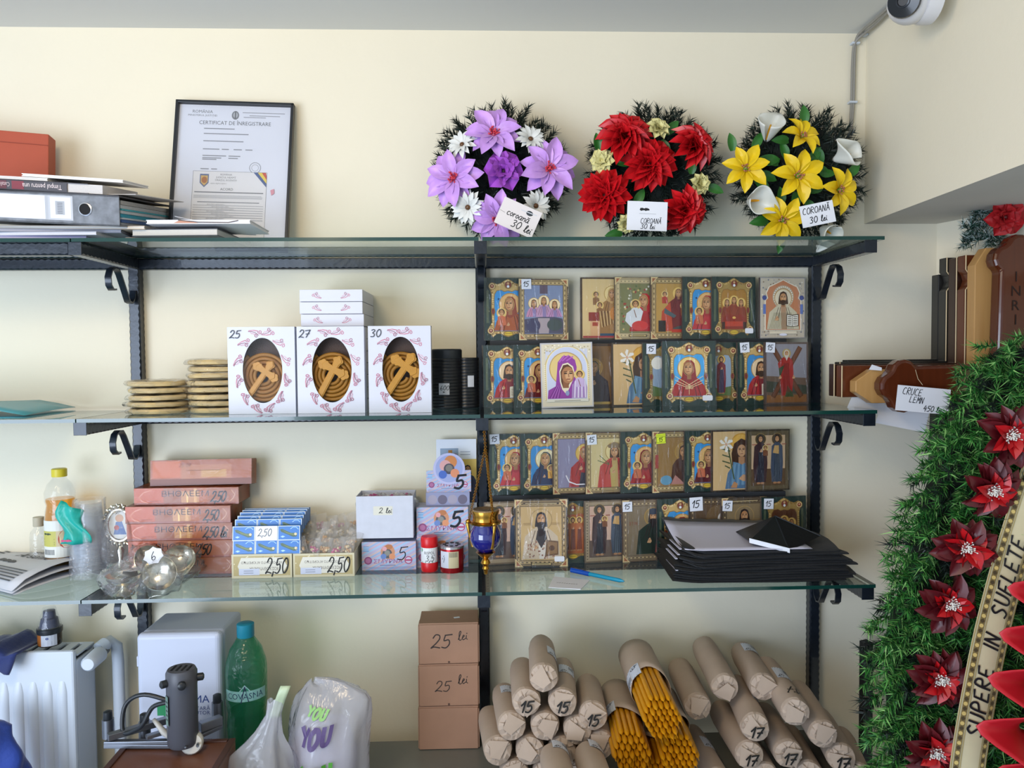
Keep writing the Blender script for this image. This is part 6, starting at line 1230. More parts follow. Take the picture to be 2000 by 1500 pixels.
# green water bottle
Y = -.175; c = px(484, 1440, Y); H = px(484, 1217, Y).z-CT; R = .0345; t = thing('water_bottle', 'large green plastic water bottle with teal cap', 'bottle', (c.x, Y, CT+.0005))
M_grn = film('green_pet', tint=(.34, .70, .52), rough=.06, bump=.35, bscale=40, haze=.18, hazecol=(.05, .42, .28)); k = H/.205
pf = [(.004, .002), (R*.8, 0), (R, .008), (R*.97, .02*k), (R, .035*k), (R*.95, .05*k), (R*.97, .075*k), (R*.92, .09*k), (R, .105*k), (R, .145*k), (R*.97, .155*k), (R*.78, .172*k), (R*.46, .185*k), (R*.36, .19*k), (R*.36, .195*k)]
G().lathe(pf, 30, cap=False).obj('bottle_shell', M_grn, t, smooth=60)
G().lathe([(r*.96, z+.0015) for r, z in pf[:8]]+[(.003, .092*k)], 24).obj('water', film('green_water', tint=(.55, .85, .7), rough=.05, bump=0), t, smooth=60)
G().lathe([(R*.40, .187*k), (R*.42, .189*k), (R*.42, H-.001), (R*.37, H), (.002, H)], 24).obj('cap', mat('teal_cap', '#147a92', rough=.4), t, smooth=40)
bend = lambda p: ((R+.0006-p[1])*sin(p[0]/R-.9), -(R+.0006-p[1])*cos(p[0]/R-.9), p[2]); a = Art(R*2.2, .034, 0, bend)
for i in range(12): y_ = a.y; a.R(i/12, .15, (i+1)/12, .68, '#88b8b4' if i % 2 else '#7cb0ac'); a.y = y_
a.y -= 3e-5; a.P([(.35, .6), (.5, 1), (.65, .6)], '#9ac0c4'); a.T('COVASNA', .5, .28, .3, '#1c3a58', 'c', cond=.95); a.L([(.42, .1), (.5, .9), (.58, .15)], .05, '#1c2c48'); a.obj('label', M_print, t, loc=(0, 0, .108*k))
# cartons
M_kraft = mat('brown_carton', '#a07a62', rough=.7, noise=.06, nscale=25); zc = CT+.0005; Yc = -.098
for i, (ya, yb, lab, txt) in enumerate([(1379, 1463, 'lowest plain brown carton on the counter', None), (1296, 1378, 'middle brown carton marked 25 lei', (.27, .36, .24, .07)), (1214, 1294, 'topmost brown carton marked 25 lei', (.2, .40, .32, .1))]):
    x0, x1 = px(819, yb, Yc).x, px(934, ya, Yc).x; h = px(876, ya, Yc).z-px(876, yb, Yc).z; w = x1-x0
    t = thing('brown_carton', lab, 'carton', (x0, Yc, zc), (0, 0, .01*(i-1)), 'brown cartons in a stack'); G().box((w/2, .036, h/2), (w, .07, h-.0006)).obj('body', M_kraft, t, bevel=.001)
    G().box((w/2, -.0006, h*.49), (w*.985, .0012, h*.95)).obj('front_flap', M_kraft, t, bevel=.0004)
    for s in (0, 1): G().box((s*w+(.0008 if s else -.0008), .018, h*.48), (.0016, .034, h*.9)).obj('side_flap', M_kraft, t)
    if txt:
        a = Art(w, h, -.0013); a.H('25', txt[0], txt[1], txt[2], '#2a201c', wd=.09, cond=1.1); a.H('lei', .66, txt[1]+.1+(.06 if i == 1 else .07), .22, '#2a201c', wd=.09, cond=1.0, rot=.1); a.E(.5, .05, .028, '#5a4034', n=10); a.obj('handwriting', M_print, t)
    zc += h+.0002
o = G().box((px(892, 1200, -.07).x, -.07, zc+.0003), (.011, .006, .0004), rot=(0, 0, .3)).obj('label_scrap', M_white); tag(o, 'tiny white label scrap on the topmost brown carton', 'label')
# ---- carrier bags
def bag(name, lab, c, prof, seed, m, amp=.09, nu=44, nv=20):
    t = thing(name, lab, 'plastic bag', c); r = random.Random(seed); ph = [r.random()*6 for _ in range(8)]
    def f(u, v):
        i = min(len(prof)-2, int(v*(len(prof)-1))); q = v*(len(prof)-1)-i; a0, a1 = prof[i], prof[i+1]; rx, ry, z, ox = [a0[k]+(a1[k]-a0[k])*q for k in range(4)]; a_ = 2*pi*u
        k = 1+amp*(sin(4*a_+ph[0]+3*v)*.7+sin(7*a_+ph[1]-5*v)*.6+sin(13*a_+ph[2]+9*v)*.4+sin(21*a_+ph[3])*.25*v); return (ox+rx*k*cos(a_), ry*k*sin(a_), z*(1+.02*sin(3*a_+ph[4])))
    g = G(); g.grid(nu, nv, f, wrap=True); g.obj('bag_film', m, t, smooth=70); return t, f
M_bagw = film('white_bag_film', tint=(.9, .9, .93), rough=.2, bump=.5, bscale=25, haze=.55, hazecol=(.82, .82, .88)); M_bago = mat('white_bag_plastic', '#cfcdd6', rough=.4, bump=.3, bscale=30)
c = px(640, 1490, -.24); pr = [(.05, .04, .0, 0), (.060, .055, .015, 0), (.064, .058, .06, .0), (.064, .055, .11, .002), (.064, .045, .145, .008), (.060, .03, .172, .014), (.030, .010, .192, .0), (.004, .003, .196, -.02)]
t, f = bag('you_carrier_bag', 'translucent white carrier bag printed YOU', (c.x, -.24, CT+.0008), pr, 3, M_bagw); t.name = 'carrier_bag'
g = crumple(G(), .052, 9, 1., 1.25, 24, 14, .1); g.obj('white_contents', mat('white_cloth', '#cfcbd8', rough=.8), t, smooth=70, loc=(-.006, 0, .07))
def yb(p): u = .75+(p[0]-.04)/.36; q = f(u % 1, max(.02, min(.98, p[2]/.19))); return (q[0], q[1]-.0035+p[1], q[2])
for v_, sz_, cl_, rt_, xx_ in ((.46, .11, '#5a4a78', .08, .30), (.24, .11, '#4f9a34', .08, .36), (.66, .075, '#8cbc70', -.1, .30)): a = Art(.08, .18, 0, yb); a.H('YOU', xx_-.22, v_, sz_, cl_, wd=.30, slant=.05, rot=rt_, sp=1.15); a.obj('printed_word', M_print, t)
c = px(515, 1495, -.30); pr = [(.06, .05, .0, 0), (.066, .055, .03, 0), (.060, .045, .07, .003), (.045, .03, .105, .008), (.022, .014, .135, .018), (.011, .008, .165, .028), (.012, .004, .19, .034)]
t, f2 = bag('carrier_bag', 'crumpled white carrier bag with red print and tied handle', (c.x-.012, -.30, CT+.0008), pr, 6, M_bagw, .12)
g = crumple(G(), .045, 19, 1.1, .6, 22, 12, .12); g.obj('white_contents', mat('white_cloth', '#cfcbd8'), t, smooth=70, loc=(0, 0, .03))
def yb2(p): u = .80+(p[0]-.03)/.34; q = f2(u % 1, max(.02, min(.98, p[2]/.16))); return (q[0], q[1]-.003+p[1], q[2])
a = Art(.06, .09, 0, yb2)
for i in range(6): a.lines(.25, .8, [.35+.09*i], .035, '#c07a80', .2)
a.P([(.1, .05), (.9, .0), (.85, .25), (.15, .28)], '#b8484c'); a.obj('red_print', M_print, t)
g = G(); g.grid(4, 8, lambda u, v: (.03+.016*(u-.5)+.02*v, -.004+.004*sin(v*6), .165+.05*v)); g.obj('handle_strip', mat('green_white_strip', '#b8c8a8', rough=.4), t, smooth=60, solid=.0006)
# ---- engraving pantograph on its board
M_alu = mat('dull_aluminium', '#7c8088', rough=.35, metal=.85); M_mot = mat('grey_motor_paint', '#4a4c54', rough=.4)
BH = .118
t = thing('wooden_box', 'brown wooden box under the engraving tool', 'box', (px(307, 1460, -.37).x, -.36, CT+.0006), (0, 0, .03))
G().box((0, 0, BH/2), (.172, .165, BH-.001)).obj('body', mat('brown_board', '#6b4330', rough=.4, noise=.2, nscale=10), t, bevel=.003)
for s in (-1, 1): G().box((s*.081, 0, BH), (.010, .165, .004)).obj('edge_strip', mat('dark_board', '#4a2c20', rough=.45), t, bevel=.001)
G().box((0, .078, BH), (.150, .009, .004)).obj('edge_strip', mat('dark_board', '#4a2c20', rough=.45), t, bevel=.001)
bz = CT+BH+.0028
def P_(x, y, h=0.): p = pz(x, y, bz+h); return p
org = P_(360, 1440); t = thing('engraving_machine', 'grey engraving pantograph with upright motor and linkage arms', 'engraving tool', (org.x, org.y, bz))
def lo(x, y, h): p = pz(x, y, bz+h); return p-org
mc = px(357, 1420, -.315); mcl = V((mc.x-org.x, -.315-org.y, .012)); mh = px(357, 1305, -.315).z-bz
R = .0225; g = G(); g.lathe([(R*.9, .012), (R, .016), (R, mh*.80), (R*1.02, mh*.82), (R*1.02, mh*.96), (R*.9, mh), (.003, mh)], 28, c=(mcl.x, mcl.y, 0)); g.obj('motor', M_mot, t, smooth=35)
for a_ in (-2.4, -1.2, .3): g = G(); g.X = Matrix.Translation((mcl.x+R*cos(a_), mcl.y+R*sin(a_), mh*.87)) @ Matrix.Rotation(a_, 4, 'Z') @ Matrix.Rotation(pi/2, 4, 'Y'); g.lathe([(.006, 0), (.006, .008), (.003, .010)], 10); g.obj('brush_cap', M_blk, t, smooth=40)
for k in range(4): G().box((mcl.x-.012+.008*k, mcl.y, mh+.0003), (.003, .02, .0008)).obj('vent_slot', mat('hole_black', '#0c0d10'), t)
a = Art(.012, .045, 0); a.R(0, 0, 1, 1, '#6a8078'); a.lines(.15, .85, [.2, .35, .5, .65, .8], .05, '#22302c'); a.obj('rating_plate', M_print, t, loc=(mcl.x-R*.9, mcl.y-R*.55, mh*.38), rot=(0, 0, -.9))
def bar(x0, y0, x1, y1, h, w=.010, th=.006, name='arm'):
    p, q = lo(x0, y0, h), lo(x1, y1, h); d = q-p; G().box((p+q)/2, (d.length, w, th), rot=(0, 0, math.atan2(d.y, d.x))).obj(name, M_alu, t, bevel=.001)
bar(205, 1450, 345, 1448, .012); bar(205, 1456, 350, 1456, .002); bar(210, 1440, 330, 1405, .022, .012, .010); bar(285, 1440, 335, 1425, .022); bar(390, 1420, 432, 1405, .020, .014, .014); bar(385, 1440, 432, 1418, .010, .008)
for x, y, h in ((212, 1440, .03), (283, 1440, .026), (345, 1445, .030), (425, 1405, .030)):
    p = lo(x, y, .0); g = G(); g.lathe([(.009, 0), (.009, h), (.0075, h)], 14, c=(p.x, p.y, 0)); g.obj('pivot_post', M_alu, t, smooth=40); g = G(); g.lathe([(.0065, h), (.0072, h+.002), (.0068, h+.012), (.003, h+.014)], 12, c=(p.x, p.y, 0)); g.obj('pivot_knob', M_blk, t, smooth=40)
g = G(); g.tube([lo(340, 1448, .012), lo(320, 1430, .03), lo(300, 1405, .045)], [.003, .005, .003], 8); g.obj('lever', mat('pale_lever', '#b0aea8', rough=.4), t, smooth=60)
p = lo(376, 1448, .012); g = G(); g.X = Matrix.Translation(p) @ Matrix.Rotation(pi/2-.2, 4, 'X') @ Matrix.Rotation(.3, 4, 'Y'); g.lathe([(.004, -.012), (.012, -.010), (.0165, .0), (.0165, .012), (.014, .016), (.003, .017)], 20); pl = g.obj('mains_plug', mat('white_plug', '#cfccc4', rough=.4), t, smooth=40)
for s in (-1, 1): g = G(); g.X = Matrix.Translation(p) @ Matrix.Rotation(pi/2-.2, 4, 'X') @ Matrix.Rotation(.3, 4, 'Y'); g.lathe([(.002, .016), (.002, .030), (.0012, .031)], 8, c=(s*.0085, 0, 0)); g.obj('plug_pin', M_alu, pl, smooth=40)
cb = [mcl+V((-.02, -.004, mh*.52)), mcl+V((-.045, .0, mh*.45)), mcl+V((-.06, .0, mh*.25)), mcl+V((-.075, .01, .02)), mcl+V((-.10, .02, .012)), mcl+V((-.10, .03, .05)), mcl+V((-.07, .03, .066)), mcl+V((-.02, .03, .05))]
def smoothpath(pts, n=6):
    o = []
    for i in range(len(pts)-1):
        a, b, c, d = pts[max(0, i-1)], pts[i], pts[i+1], pts[min(len(pts)-1, i+2)]
        for k in range(n): s = k/n; o.append(.5*((2*b)+(c-a)*s+(2*a-5*b+4*c-d)*s*s+(3*b-a-3*c+d)*s**3))
    return o+[pts[-1]]
g = G(); g.tube(smoothpath(cb), .0035, 8); g.obj('power_cable', M_blk, t, smooth=60)
q = [pz(*p_, CT+.001) for p_ in ((140, 1500), (165, 1470), (215, 1415), (238, 1418), (200, 1500))]
g = G(); g.grid(8, 8, lambda u, v: (-.64+.11*u+.03*v, -.44+.16*v, CT+.004+.028*sin(pi*u)*(.4+.6*v)+.006*sin(u*9+v*7))); o = g.obj('plastic_sheet', M_clear2, smooth=60); tag(o, 'crumpled clear plastic sheet left of the wooden board', 'plastic sheet')

# ---- candle packs in kraft paper
M_pap = mat('kraft_wrap', '#b3a08f', rough=.65, noise=.06, nscale=20, bump=.35, bscale=25, bdist=.004)
PR, PL = .0238, .165
def pack_mesh(seed, end=True):
    r = random.Random(seed); g = G(); n = 22; ph = [r.random()*6 for _ in range(4)]; vs = []; m = 9
    for i in range(m):
        t_ = i/(m-1)
        for k in range(n):
            a_ = 2*pi*k/n; w_ = PR*(1+.018*sin(3*a_+ph[0])+.012*sin(5*a_+ph[1]+3*t_)); w_ *= (1 if t_ < .97 else .93); vs.append((w_*cos(a_), PL*t_, w_*sin(a_)))
    fs = [(i*n+k, (i+1)*n+k, (i+1)*n+(k+1) % n, i*n+(k+1) % n) for i in range(m-1) for k in range(n)]+[tuple(range((m-1)*n, m*n))]
    g.add(vs, fs); body = g.mesh('paper_tube', M_pap, 50)
    # folded front end
    e = G(); rings = [(1., 0.), (.93, -.006), (.62, -.009), (.3, -.0075)]; vs = []
    for j, (q, y) in enumerate(rings):
        for k in range(n):
            a_ = 2*pi*k/n; jit = (r.random()-.5); vs.append((PR*q*(1+.018*sin(3*a_+ph[0])+.012*sin(5*a_+ph[1])) * cos(a_+.25*j*jit), y+(.0045*jit if j else 0), PR*q*(1+.018*sin(3*a_+ph[0])+.012*sin(5*a_+ph[1]))*sin(a_+.25*j*jit)))
    vs.append((0, -.0065, 0)); q_ = len(vs)-1
    fs = [(j*n+k, j*n+(k+1) % n, (j+1)*n+(k+1) % n, (j+1)*n+k) for j in range(3) for k in range(n)]+[(3*n+k, 3*n+(k+1) % n, q_) for k in range(n)]
    e.add(vs, fs); endm = e.mesh('folded_end', M_pap)
    a0 = r.random()*6; fl_ = G(); p = [(PR*.98*cos(a0), -.010, PR*.98*sin(a0)), (PR*.98*cos(a0+1.5), -.0115, PR*.98*sin(a0+1.5)), (PR*.62*cos(a0+2.9), -.0145, PR*.62*sin(a0+2.9)), (PR*.5*cos(a0+4.2), -.0135, PR*.5*sin(a0+4.2))]; fl_.poly(p); flap = fl_.mesh('end_flap', M_pap)
    return body, endm, flap
PKM = [pack_mesh(s) for s in range(6)]
def lab_mesh():
    bend = lambda p: ((PR*1.022-p[1])*sin(p[0]/PR-.0), p[2], (PR*1.022-p[1])*cos(p[0]/PR)); a = Art(.030, .040, 0, bend); a.y = -.0002
    def strip(x0, y0, x1, y1, c, n=6):
        y_ = a.y
        for i in range(n): a.y = y_; a.R(x0+(x1-x0)*i/n, y0, x0+(x1-x0)*(i+1)/n, y1, c)
        a.y = y_-2e-5
    strip(0, 0, 1, 1, '#cfd6e4', 10); strip(.05, .93, .95, .97, '#3a3e48'); strip(.05, .04, .95, .07, '#3a3e48')
    for i in range(12): y_ = a.y; a.R(.55+.032*i, .5, .565+.032*i, .85, '#2c3038'); a.y = y_
    for i in range(6): a.lines(.1, .46, [.45+.07*i], .02, '#5a6070')
    a.E(.3, .22, .11, '#2c3038', n=12); a.E(.3, .22, .08, '#cfd6e4', n=12); a.P([(.24, .2), (.3, .3), (.36, .2)], '#2c3038'); a.lines(.5, .9, [.38, .3, .22, .14], .025, '#6a7080'); strip(.08, .1, .2, .16, '#2c3038'); strip(.8, .87, .92, .93, '#2c3038'); return a.mesh('barcode_label', M_print)
LBM = lab_mesh()
def handm(txt): a = Art(.034, .024, 0); a.H(txt, .18, .15, .72, '#14120f', wd=.16, cond=1.05, slant=.22); return a.mesh('handwritten_price', M_print)
HM = {'15': handm('15'), '17': handm('17')}; npk = [0]
def pack(lab, fx, fy, bx, by, grp, label=None, price=None, Yf=-.26, Yb=-.10, roll=0., sidetxt=None):
    p, q = px(fx, fy, Yf), px(bx, by, Yb); d = (q-p).normalized(); up = V((0, 0, 1)); xax = d.cross(up).normalized(); zax = xax.cross(d)
    t = thing('candle_pack', lab, 'candle pack', p, (0, 0, 0), grp); M_ = Matrix((xax, d, zax)).transposed(); t.rotation_euler = M_.to_euler()
    body, endm, flap = PKM[npk[0] % 6]; npk[0] += 1
    put('paper_tube', body, t, rot=(0, roll, 0)); e = put('folded_end', endm, t, rot=(0, roll, 0)); put('end_flap', flap, e)
    if label is not None: put('barcode_label', LBM, t, loc=(0, label[0], 0), rot=(0, label[1], 0))
    if price: put('handwritten_price', HM[price], t, loc=(-.017, -.0165, -.016))
    if sidetxt:
        bend = lambda p: (PR*1.03*sin(p[0]/PR-.2), p[2], PR*1.03*cos(p[0]/PR-.2)); a = Art(.03, .03, 0, bend); a.H(sidetxt, .8, .85, .7, '#14120f', wd=.11, rot=pi); a.obj('handwritten_price', M_print, t, loc=(0, .012, 0))
    return t
gL = 'paper candle packs in the left pile'; gR = 'paper candle packs in the right pile'
pack('topmost candle pack of the left pile with barcode label', 1062, 1322, 1057, 1264, gL, (.055, .35), None, roll=1.)
pack('candle pack marked 15 left in the second layer of the left pile', 1028, 1369, 1020, 1308, gL, (.085, .5), '15')
pack('candle pack marked 15 right in the second layer of the left pile', 1099, 1370, 1096, 1308, gL, (.075, -.2), '15')
pack('candle pack marked 15 on the right shoulder of the left pile', 1158, 1396, 1148, 1340, gL, None, '15')
pack('candle pack with barcode at the left flank of the left pile', 999, 1416, 985, 1358, gL, (.10, -.4), None, roll=2.)
pack('candle pack in the centre of the left pile', 1064, 1416, 1058, 1356, gL, None, None, roll=3.)
pack('unmarked candle pack below the right shoulder of the left pile', 1128, 1424, 1120, 1362, gL, None, None, roll=.5)
pack('leftmost candle pack in the fourth layer of the left pile', 972, 1464, 958, 1402, gL, None, None, roll=4.)
pack('second candle pack in the fourth layer of the left pile', 1035, 1464, 1028, 1402, gL, None, None, roll=5.)
pack('third candle pack in the fourth layer of the left pile', 1098, 1466, 1090, 1404, gL, None, None, roll=2.5)
pack('rightmost candle pack in the fourth layer of the left pile', 1172, 1452, 1170, 1392, gL, None, None, roll=1.5)
pack('lowest left candle pack of the left pile', 1005, 1510, 995, 1446, gL, None, None, roll=.8); pack('lowest middle candle pack of the left pile', 1066, 1512, 1060, 1448, gL, None, None, roll=3.3); pack('lowest right candle pack of the left pile', 1136, 1512, 1130, 1450, gL, None, None, roll=3.8)
pack('front left candle pack with barcode label at the picture foot', 1098, 1545, 1083, 1482, gL, (.128, -.15), None, Yf=-.45, Yb=-.30); pack('front right candle pack with barcode label at the picture foot', 1172, 1545, 1150, 1480, gL, (.128, .0), None, Yf=-.45, Yb=-.30)
pack('candle pack with barcode and upside-down 17 on top of the right pile', 1552, 1388, 1497, 1306, gR, (.072, -.25), None, sidetxt='17')
pack('candle pack marked 17 with barcode left of the topmost right one', 1474, 1418, 1438, 1342, gR, (.062, .45), '17')
pack('stained candle pack right of the topmost one in the right pile', 1606, 1432, 1556, 1352, gR, None, None, roll=2.2)
pack('plain candle pack lying high at the back of the right pile', 1415, 1340, 1378, 1270, gR, None, None, Yf=-.20, Yb=-.05, roll=1.2)
pack('plain candle pack behind the open candle bundle', 1362, 1378, 1330, 1312, gR, None, None, Yf=-.20, Yb=-.05)
pack('rear candle pack peeking out behind the topmost right one', 1490, 1340, 1453, 1280, gR, (.11, -.3), None, Yf=-.20, Yb=-.05)
pack('candle pack marked 17 below the barcode one in the right pile', 1462, 1472, 1410, 1392, gR, None, '17')
pack('candle pack marked 17 in the middle of the right pile', 1538, 1470, 1490, 1395, gR, None, '17', roll=3.)
pack('candle pack marked 17 at the right end of the right pile', 1642, 1478, 1600, 1405, gR, None, '17')
pack('candle pack with barcode beside the yellow candles', 1400, 1525, 1352, 1440, gR, (.072, .0), None, roll=1.); pack('lowest candle pack left in the right pile', 1492, 1515, 1450, 1440, gR, None, None, roll=2.); pack('lowest candle pack in the middle of the right pile', 1580, 1512, 1540, 1437, gR, None, None, roll=4.4); pack('lowest candle pack right in the right pile', 1672, 1514, 1640, 1440, gR, None, None, roll=1.9)
# ---- open bundles of yellow candles
M_can = mat('yellow_candle_wax', '#c98a10', rough=.35, noise=.08, nscale=60, spec=.5)
CR, CL = .0046, .205; gc = G(); gc.lathe([(CR*.9, 0), (CR, .002), (CR, CL-.012), (CR*.8, CL-.008), (CR*.3, CL-.003), (.0006, CL-.002), (.0005, CL+.006), (.0003, CL+.007)], 8); can_me = gc.mesh('candle', M_can, 50)
gC_ = 'yellow candles in open paper bundles'; ncan = [0]
def bundle(lab, fx, fy, bx, by, Yf, Yb, rings, where):
    p, q = px(fx, fy, Yf), px(bx, by, Yb); d = (p-q).normalized(); xax = d.cross(V((0, 0, 1))).normalized(); up = xax.cross(d); Lb = (p-q).length
    R = CR*2*(rings+.55)*.96; t = thing('paper_sleeve', lab, 'paper sleeve', q, (0, 0, 0), 'open candle bundle sleeves'); t.rotation_euler = Matrix((xax, d, up)).transposed().to_euler()
    g = G(); r = random.Random(int(fx)); 
    def f(u, v): a_ = 2*pi*u; L = Lb*.55*(1+.25*max(0, -sin(a_))*0+.10*sin(a_*2+fx)); k = R*1.06*(1+.015*sin(3*a_)+.02*v); return (k*cos(a_), L*v-.004, k*sin(a_))
    g.grid(26, 6, f, wrap=True); g.obj('paper_tube', M_pap, t, smooth=50, solid=.0006)
    g = G(); g.lathe([(R*1.06, 0), (.002, 0)], 26, cap=False); g.X = None; o = g.obj('folded_end', M_pap, t, loc=(0, -.004, 0), rot=(-pi/2, 0, 0))
    put('barcode_label', LBM, t, loc=(0, Lb*.40, 0), rot=(0, .45, 0)).scale = (R*1.06/PR*1.0, 1, R*1.075/PR)
    pos = [(0, 0)]
    for k in range(1, rings+1):
        for s in range(6):
            a0, a1 = s*pi/3, (s+1)*pi/3
            for j in range(k): w_ = j/k; pos.append((k*(cos(a0)*(1-w_)+cos(a1)*w_), k*(sin(a0)*(1-w_)+sin(a1)*w_)))
    rr = random.Random(int(by)); base = Matrix((xax, up, d)).transposed().to_4x4()
    for k, (a, b) in enumerate(pos):
        o = put('candle', can_me); sc = Lb/CL; off = -.004*abs(b)+.014*(rr.random()-.5)-(b/rings)*.014
        o.matrix_world = Matrix.Translation(q+xax*(a*CR*1.98)+up*(b*CR*1.98)+d*.004) @ base @ Matrix.Diagonal((1, 1, (Lb+off)/CL, 1))
        tag(o, where, 'candle', gC_)
bundle('open kraft sleeve around the upper bundle of yellow candles', 1296, 1410, 1243, 1283, -.33, -.08, 3, 'yellow taper candle in the upper open bundle')
bundle('open kraft sleeve around the left lower bundle of yellow candles', 1235, 1478, 1205, 1362, -.33, -.09, 3, 'yellow taper candle in the left lower open bundle')
bundle('open kraft sleeve around the right lower bundle of yellow candles', 1330, 1482, 1290, 1372, -.33, -.09, 3, 'yellow taper candle in the right lower open bundle')
bundle('open kraft sleeve around the lowest bundle of yellow candles', 1285, 1535, 1255, 1420, -.33, -.09, 3, 'yellow taper candle in the lowest open bundle')
# black post
c = px(1690, 1500, -.1); zt = px(1690, 1248, -.1).z; t = thing('black_post', 'narrow black square post with pointed top beside the big wreath', 'post', (c.x, -.1, 0)); w = .0088
g = G(); g.box((0, 0, zt/2-.003), (w*2, w*2, zt-.006)); g.add([(-w, -w, zt-.006), (w, -w, zt-.006), (w, w, zt-.006), (-w, w, zt-.006), (0, 0, zt)], [(0, 1, 4), (1, 2, 4), (2, 3, 4), (3, 0, 4)]); g.obj('shaft', mat('matt_black', '#15171a', rough=.5), t); g = G(); g.ball((0, -w, zt-.02), .0018, 6, 5); g.obj('rivet', M_alu, t)
# ================================================================ crosses in the corner
def wood(name, c1, c2, rough=.3, sc=7.):
    if name in _M: return _M[name]
    m = mat(name, c1, rough=rough, coat=.3); nt = m.node_tree; N, L = nt.nodes, nt.links; tc = N.new('ShaderNodeTexCoord'); mp = N.new('ShaderNodeMapping'); mp.inputs['Scale'].default_value = (sc*5, sc*5, sc*.35)
    n = N.new('ShaderNodeTexNoise'); n.inputs['Scale'].default_value = 3; n.inputs['Detail'].default_value = 6; r = N.new('ShaderNodeMix'); r.data_type = 'RGBA'; r.inputs[6].default_value = (*lin(c1), 1); r.inputs[7].default_value = (*lin(c2), 1)
    L.new(tc.outputs['Object'], mp.inputs[0]); L.new(mp.outputs[0], n.inputs['Vector']); L.new(n.outputs['Fac'], r.inputs[0]); L.new(r.outputs[2], N['Principled BSDF'].inputs['Base Color'])
    b = N.new('ShaderNodeBump'); b.inputs['Strength'].default_value = .25; b.inputs['Distance'].default_value = .001; L.new(n.outputs['Fac'], b.inputs['Height']); L.new(b.outputs[0], N['Principled BSDF'].inputs['Normal']); return m
W_red = wood('varnished_red_brown', '#5c2a16', '#47200f', .16); W_pine = wood('pine_wood', '#b08048', '#c49a60', .45); W_brn = wood('brown_wood', '#6b3318', '#4c2410', .35); W_dk = wood('dark_brown_wood', '#3a1c10', '#28140c', .35); W_blk = wood('black_stained_wood', '#1b1a19', '#252321', .4)
def rect_cross(name_lab, xl_arm, xl_up, y_top, y_arm0, y_arm1, Y, w, m, edge=None, oct_=False, wob=False, low=None):
    """left arm end, left edge of the upright, top and arm heights from the photo, true depth Y"""
    xa = px(xl_arm, (y_arm0+y_arm1)/2, Y); xu = px(xl_up, y_top+60, Y).x; zt = px(xl_up, y_top, Y).z; z1, z0 = px(xl_arm, y_arm0, Y).z, px(xl_arm, y_arm1, Y).z; hw = w/2; cx = xu+hw; A = cx-xa.x
    t = thing('wooden_cross', name_lab, 'cross', (cx, Y, .0), (0, 0, 0), 'wooden crosses stacked in the corner'); c = .012 if oct_ else 0.
    lw = hw if low is None else hw+low
    def side(s):
        up = [(s*hw, z1)]
        if wob: up += [(s*hw, zt-.062), (s*(hw-.006), zt-.054), (s*(hw-.009), zt-.044), (s*(hw-.006), zt-.034), (s*hw, zt-.026)]
        if oct_: up += [(s*hw, zt-.03), (s*(hw*.55), zt)]
        else: up += [(s*hw, zt)]
        arm = [(s*A, z0), (s*A, z1)] if not oct_ else [(s*(A-.03), z0), (s*A, z0+.02), (s*A, z1-.02), (s*(A-.03), z1)]
        return up, arm
    ur, ar = side(1); ul, al = side(-1)
    pts = [(-lw, .0), (lw, 0), (hw, z0)]+ar+ur+list(reversed(ul))+list(reversed(al))+[(-hw, z0)]
    g = G(); g.prism(pts, 0, .022); g.obj('cross_body', m, t, bevel=.0015)
    if edge:
        g = G(); q = list(reversed(ul)); g.tube([(a+.0015*(1), -.0006, b) for a, b in q], .0012, 5); g.tube([(a, -.0006, b) for a, b in reversed(al)], .0012, 5); g.obj('pale_edge', edge, t)
    return t
M_ed = mat('pale_wood_edge', '#cdb68c', rough=.5)
rect_cross('rearmost black cross with plain square arms in the corner', 1655, 1832, 536, 703, 770, -.075, .085, W_blk, None, low=.035)
rect_cross('second black cross with a pale wavy edge line', 1640, 1847, 503, 707, 772, -.10, .082, W_blk, M_ed, wob=True)
rect_cross('dark brown cross between the black and the brown one', 1629, 1866, 503, 711, 774, -.125, .082, W_dk, M_ed)
rect_cross('brown cross with notched upright behind the pine cross', 1644, 1884, 498, 714, 776, -.15, .08, W_brn, M_ed, wob=True)
rect_cross('pale pine cross with octagonal ends behind the varnished one', 1671, 1904, 484, 722, 788, -.18, .085, W_pine, None, oct_=True)
Yc = -.215; ctr = px(1990, 752, Yc); sc_ = 1.285/1500; lobe = .031; arm = (1990-1707)*sc_-lobe*1.5; upL = (752-468)*sc_
t = thing('wooden_cross', 'varnished red-brown cross with trefoil ends and carved INRI', 'cross', (ctr.x, Yc, 0), (0, 0, 0), 'wooden crosses stacked in the corner')
pts = trefoil_cross(ctr.z+upL, .076, lobe, arm, ctr.z); g = G(); g.prism(pts, 0, .028); g.obj('cross_body', W_red, t, bevel=.006, seg=3)
a = Art(.03, .14, -.0006)
for i, ch in enumerate('INRI'): a.T(ch, .5, .80-.175*i, .13, '#1f0d07', 'c')
a.obj('carved_lettering', mat('carved_groove', attr=True, rough=.7), t, loc=(-.024, 0, ctr.z+upL-.178))
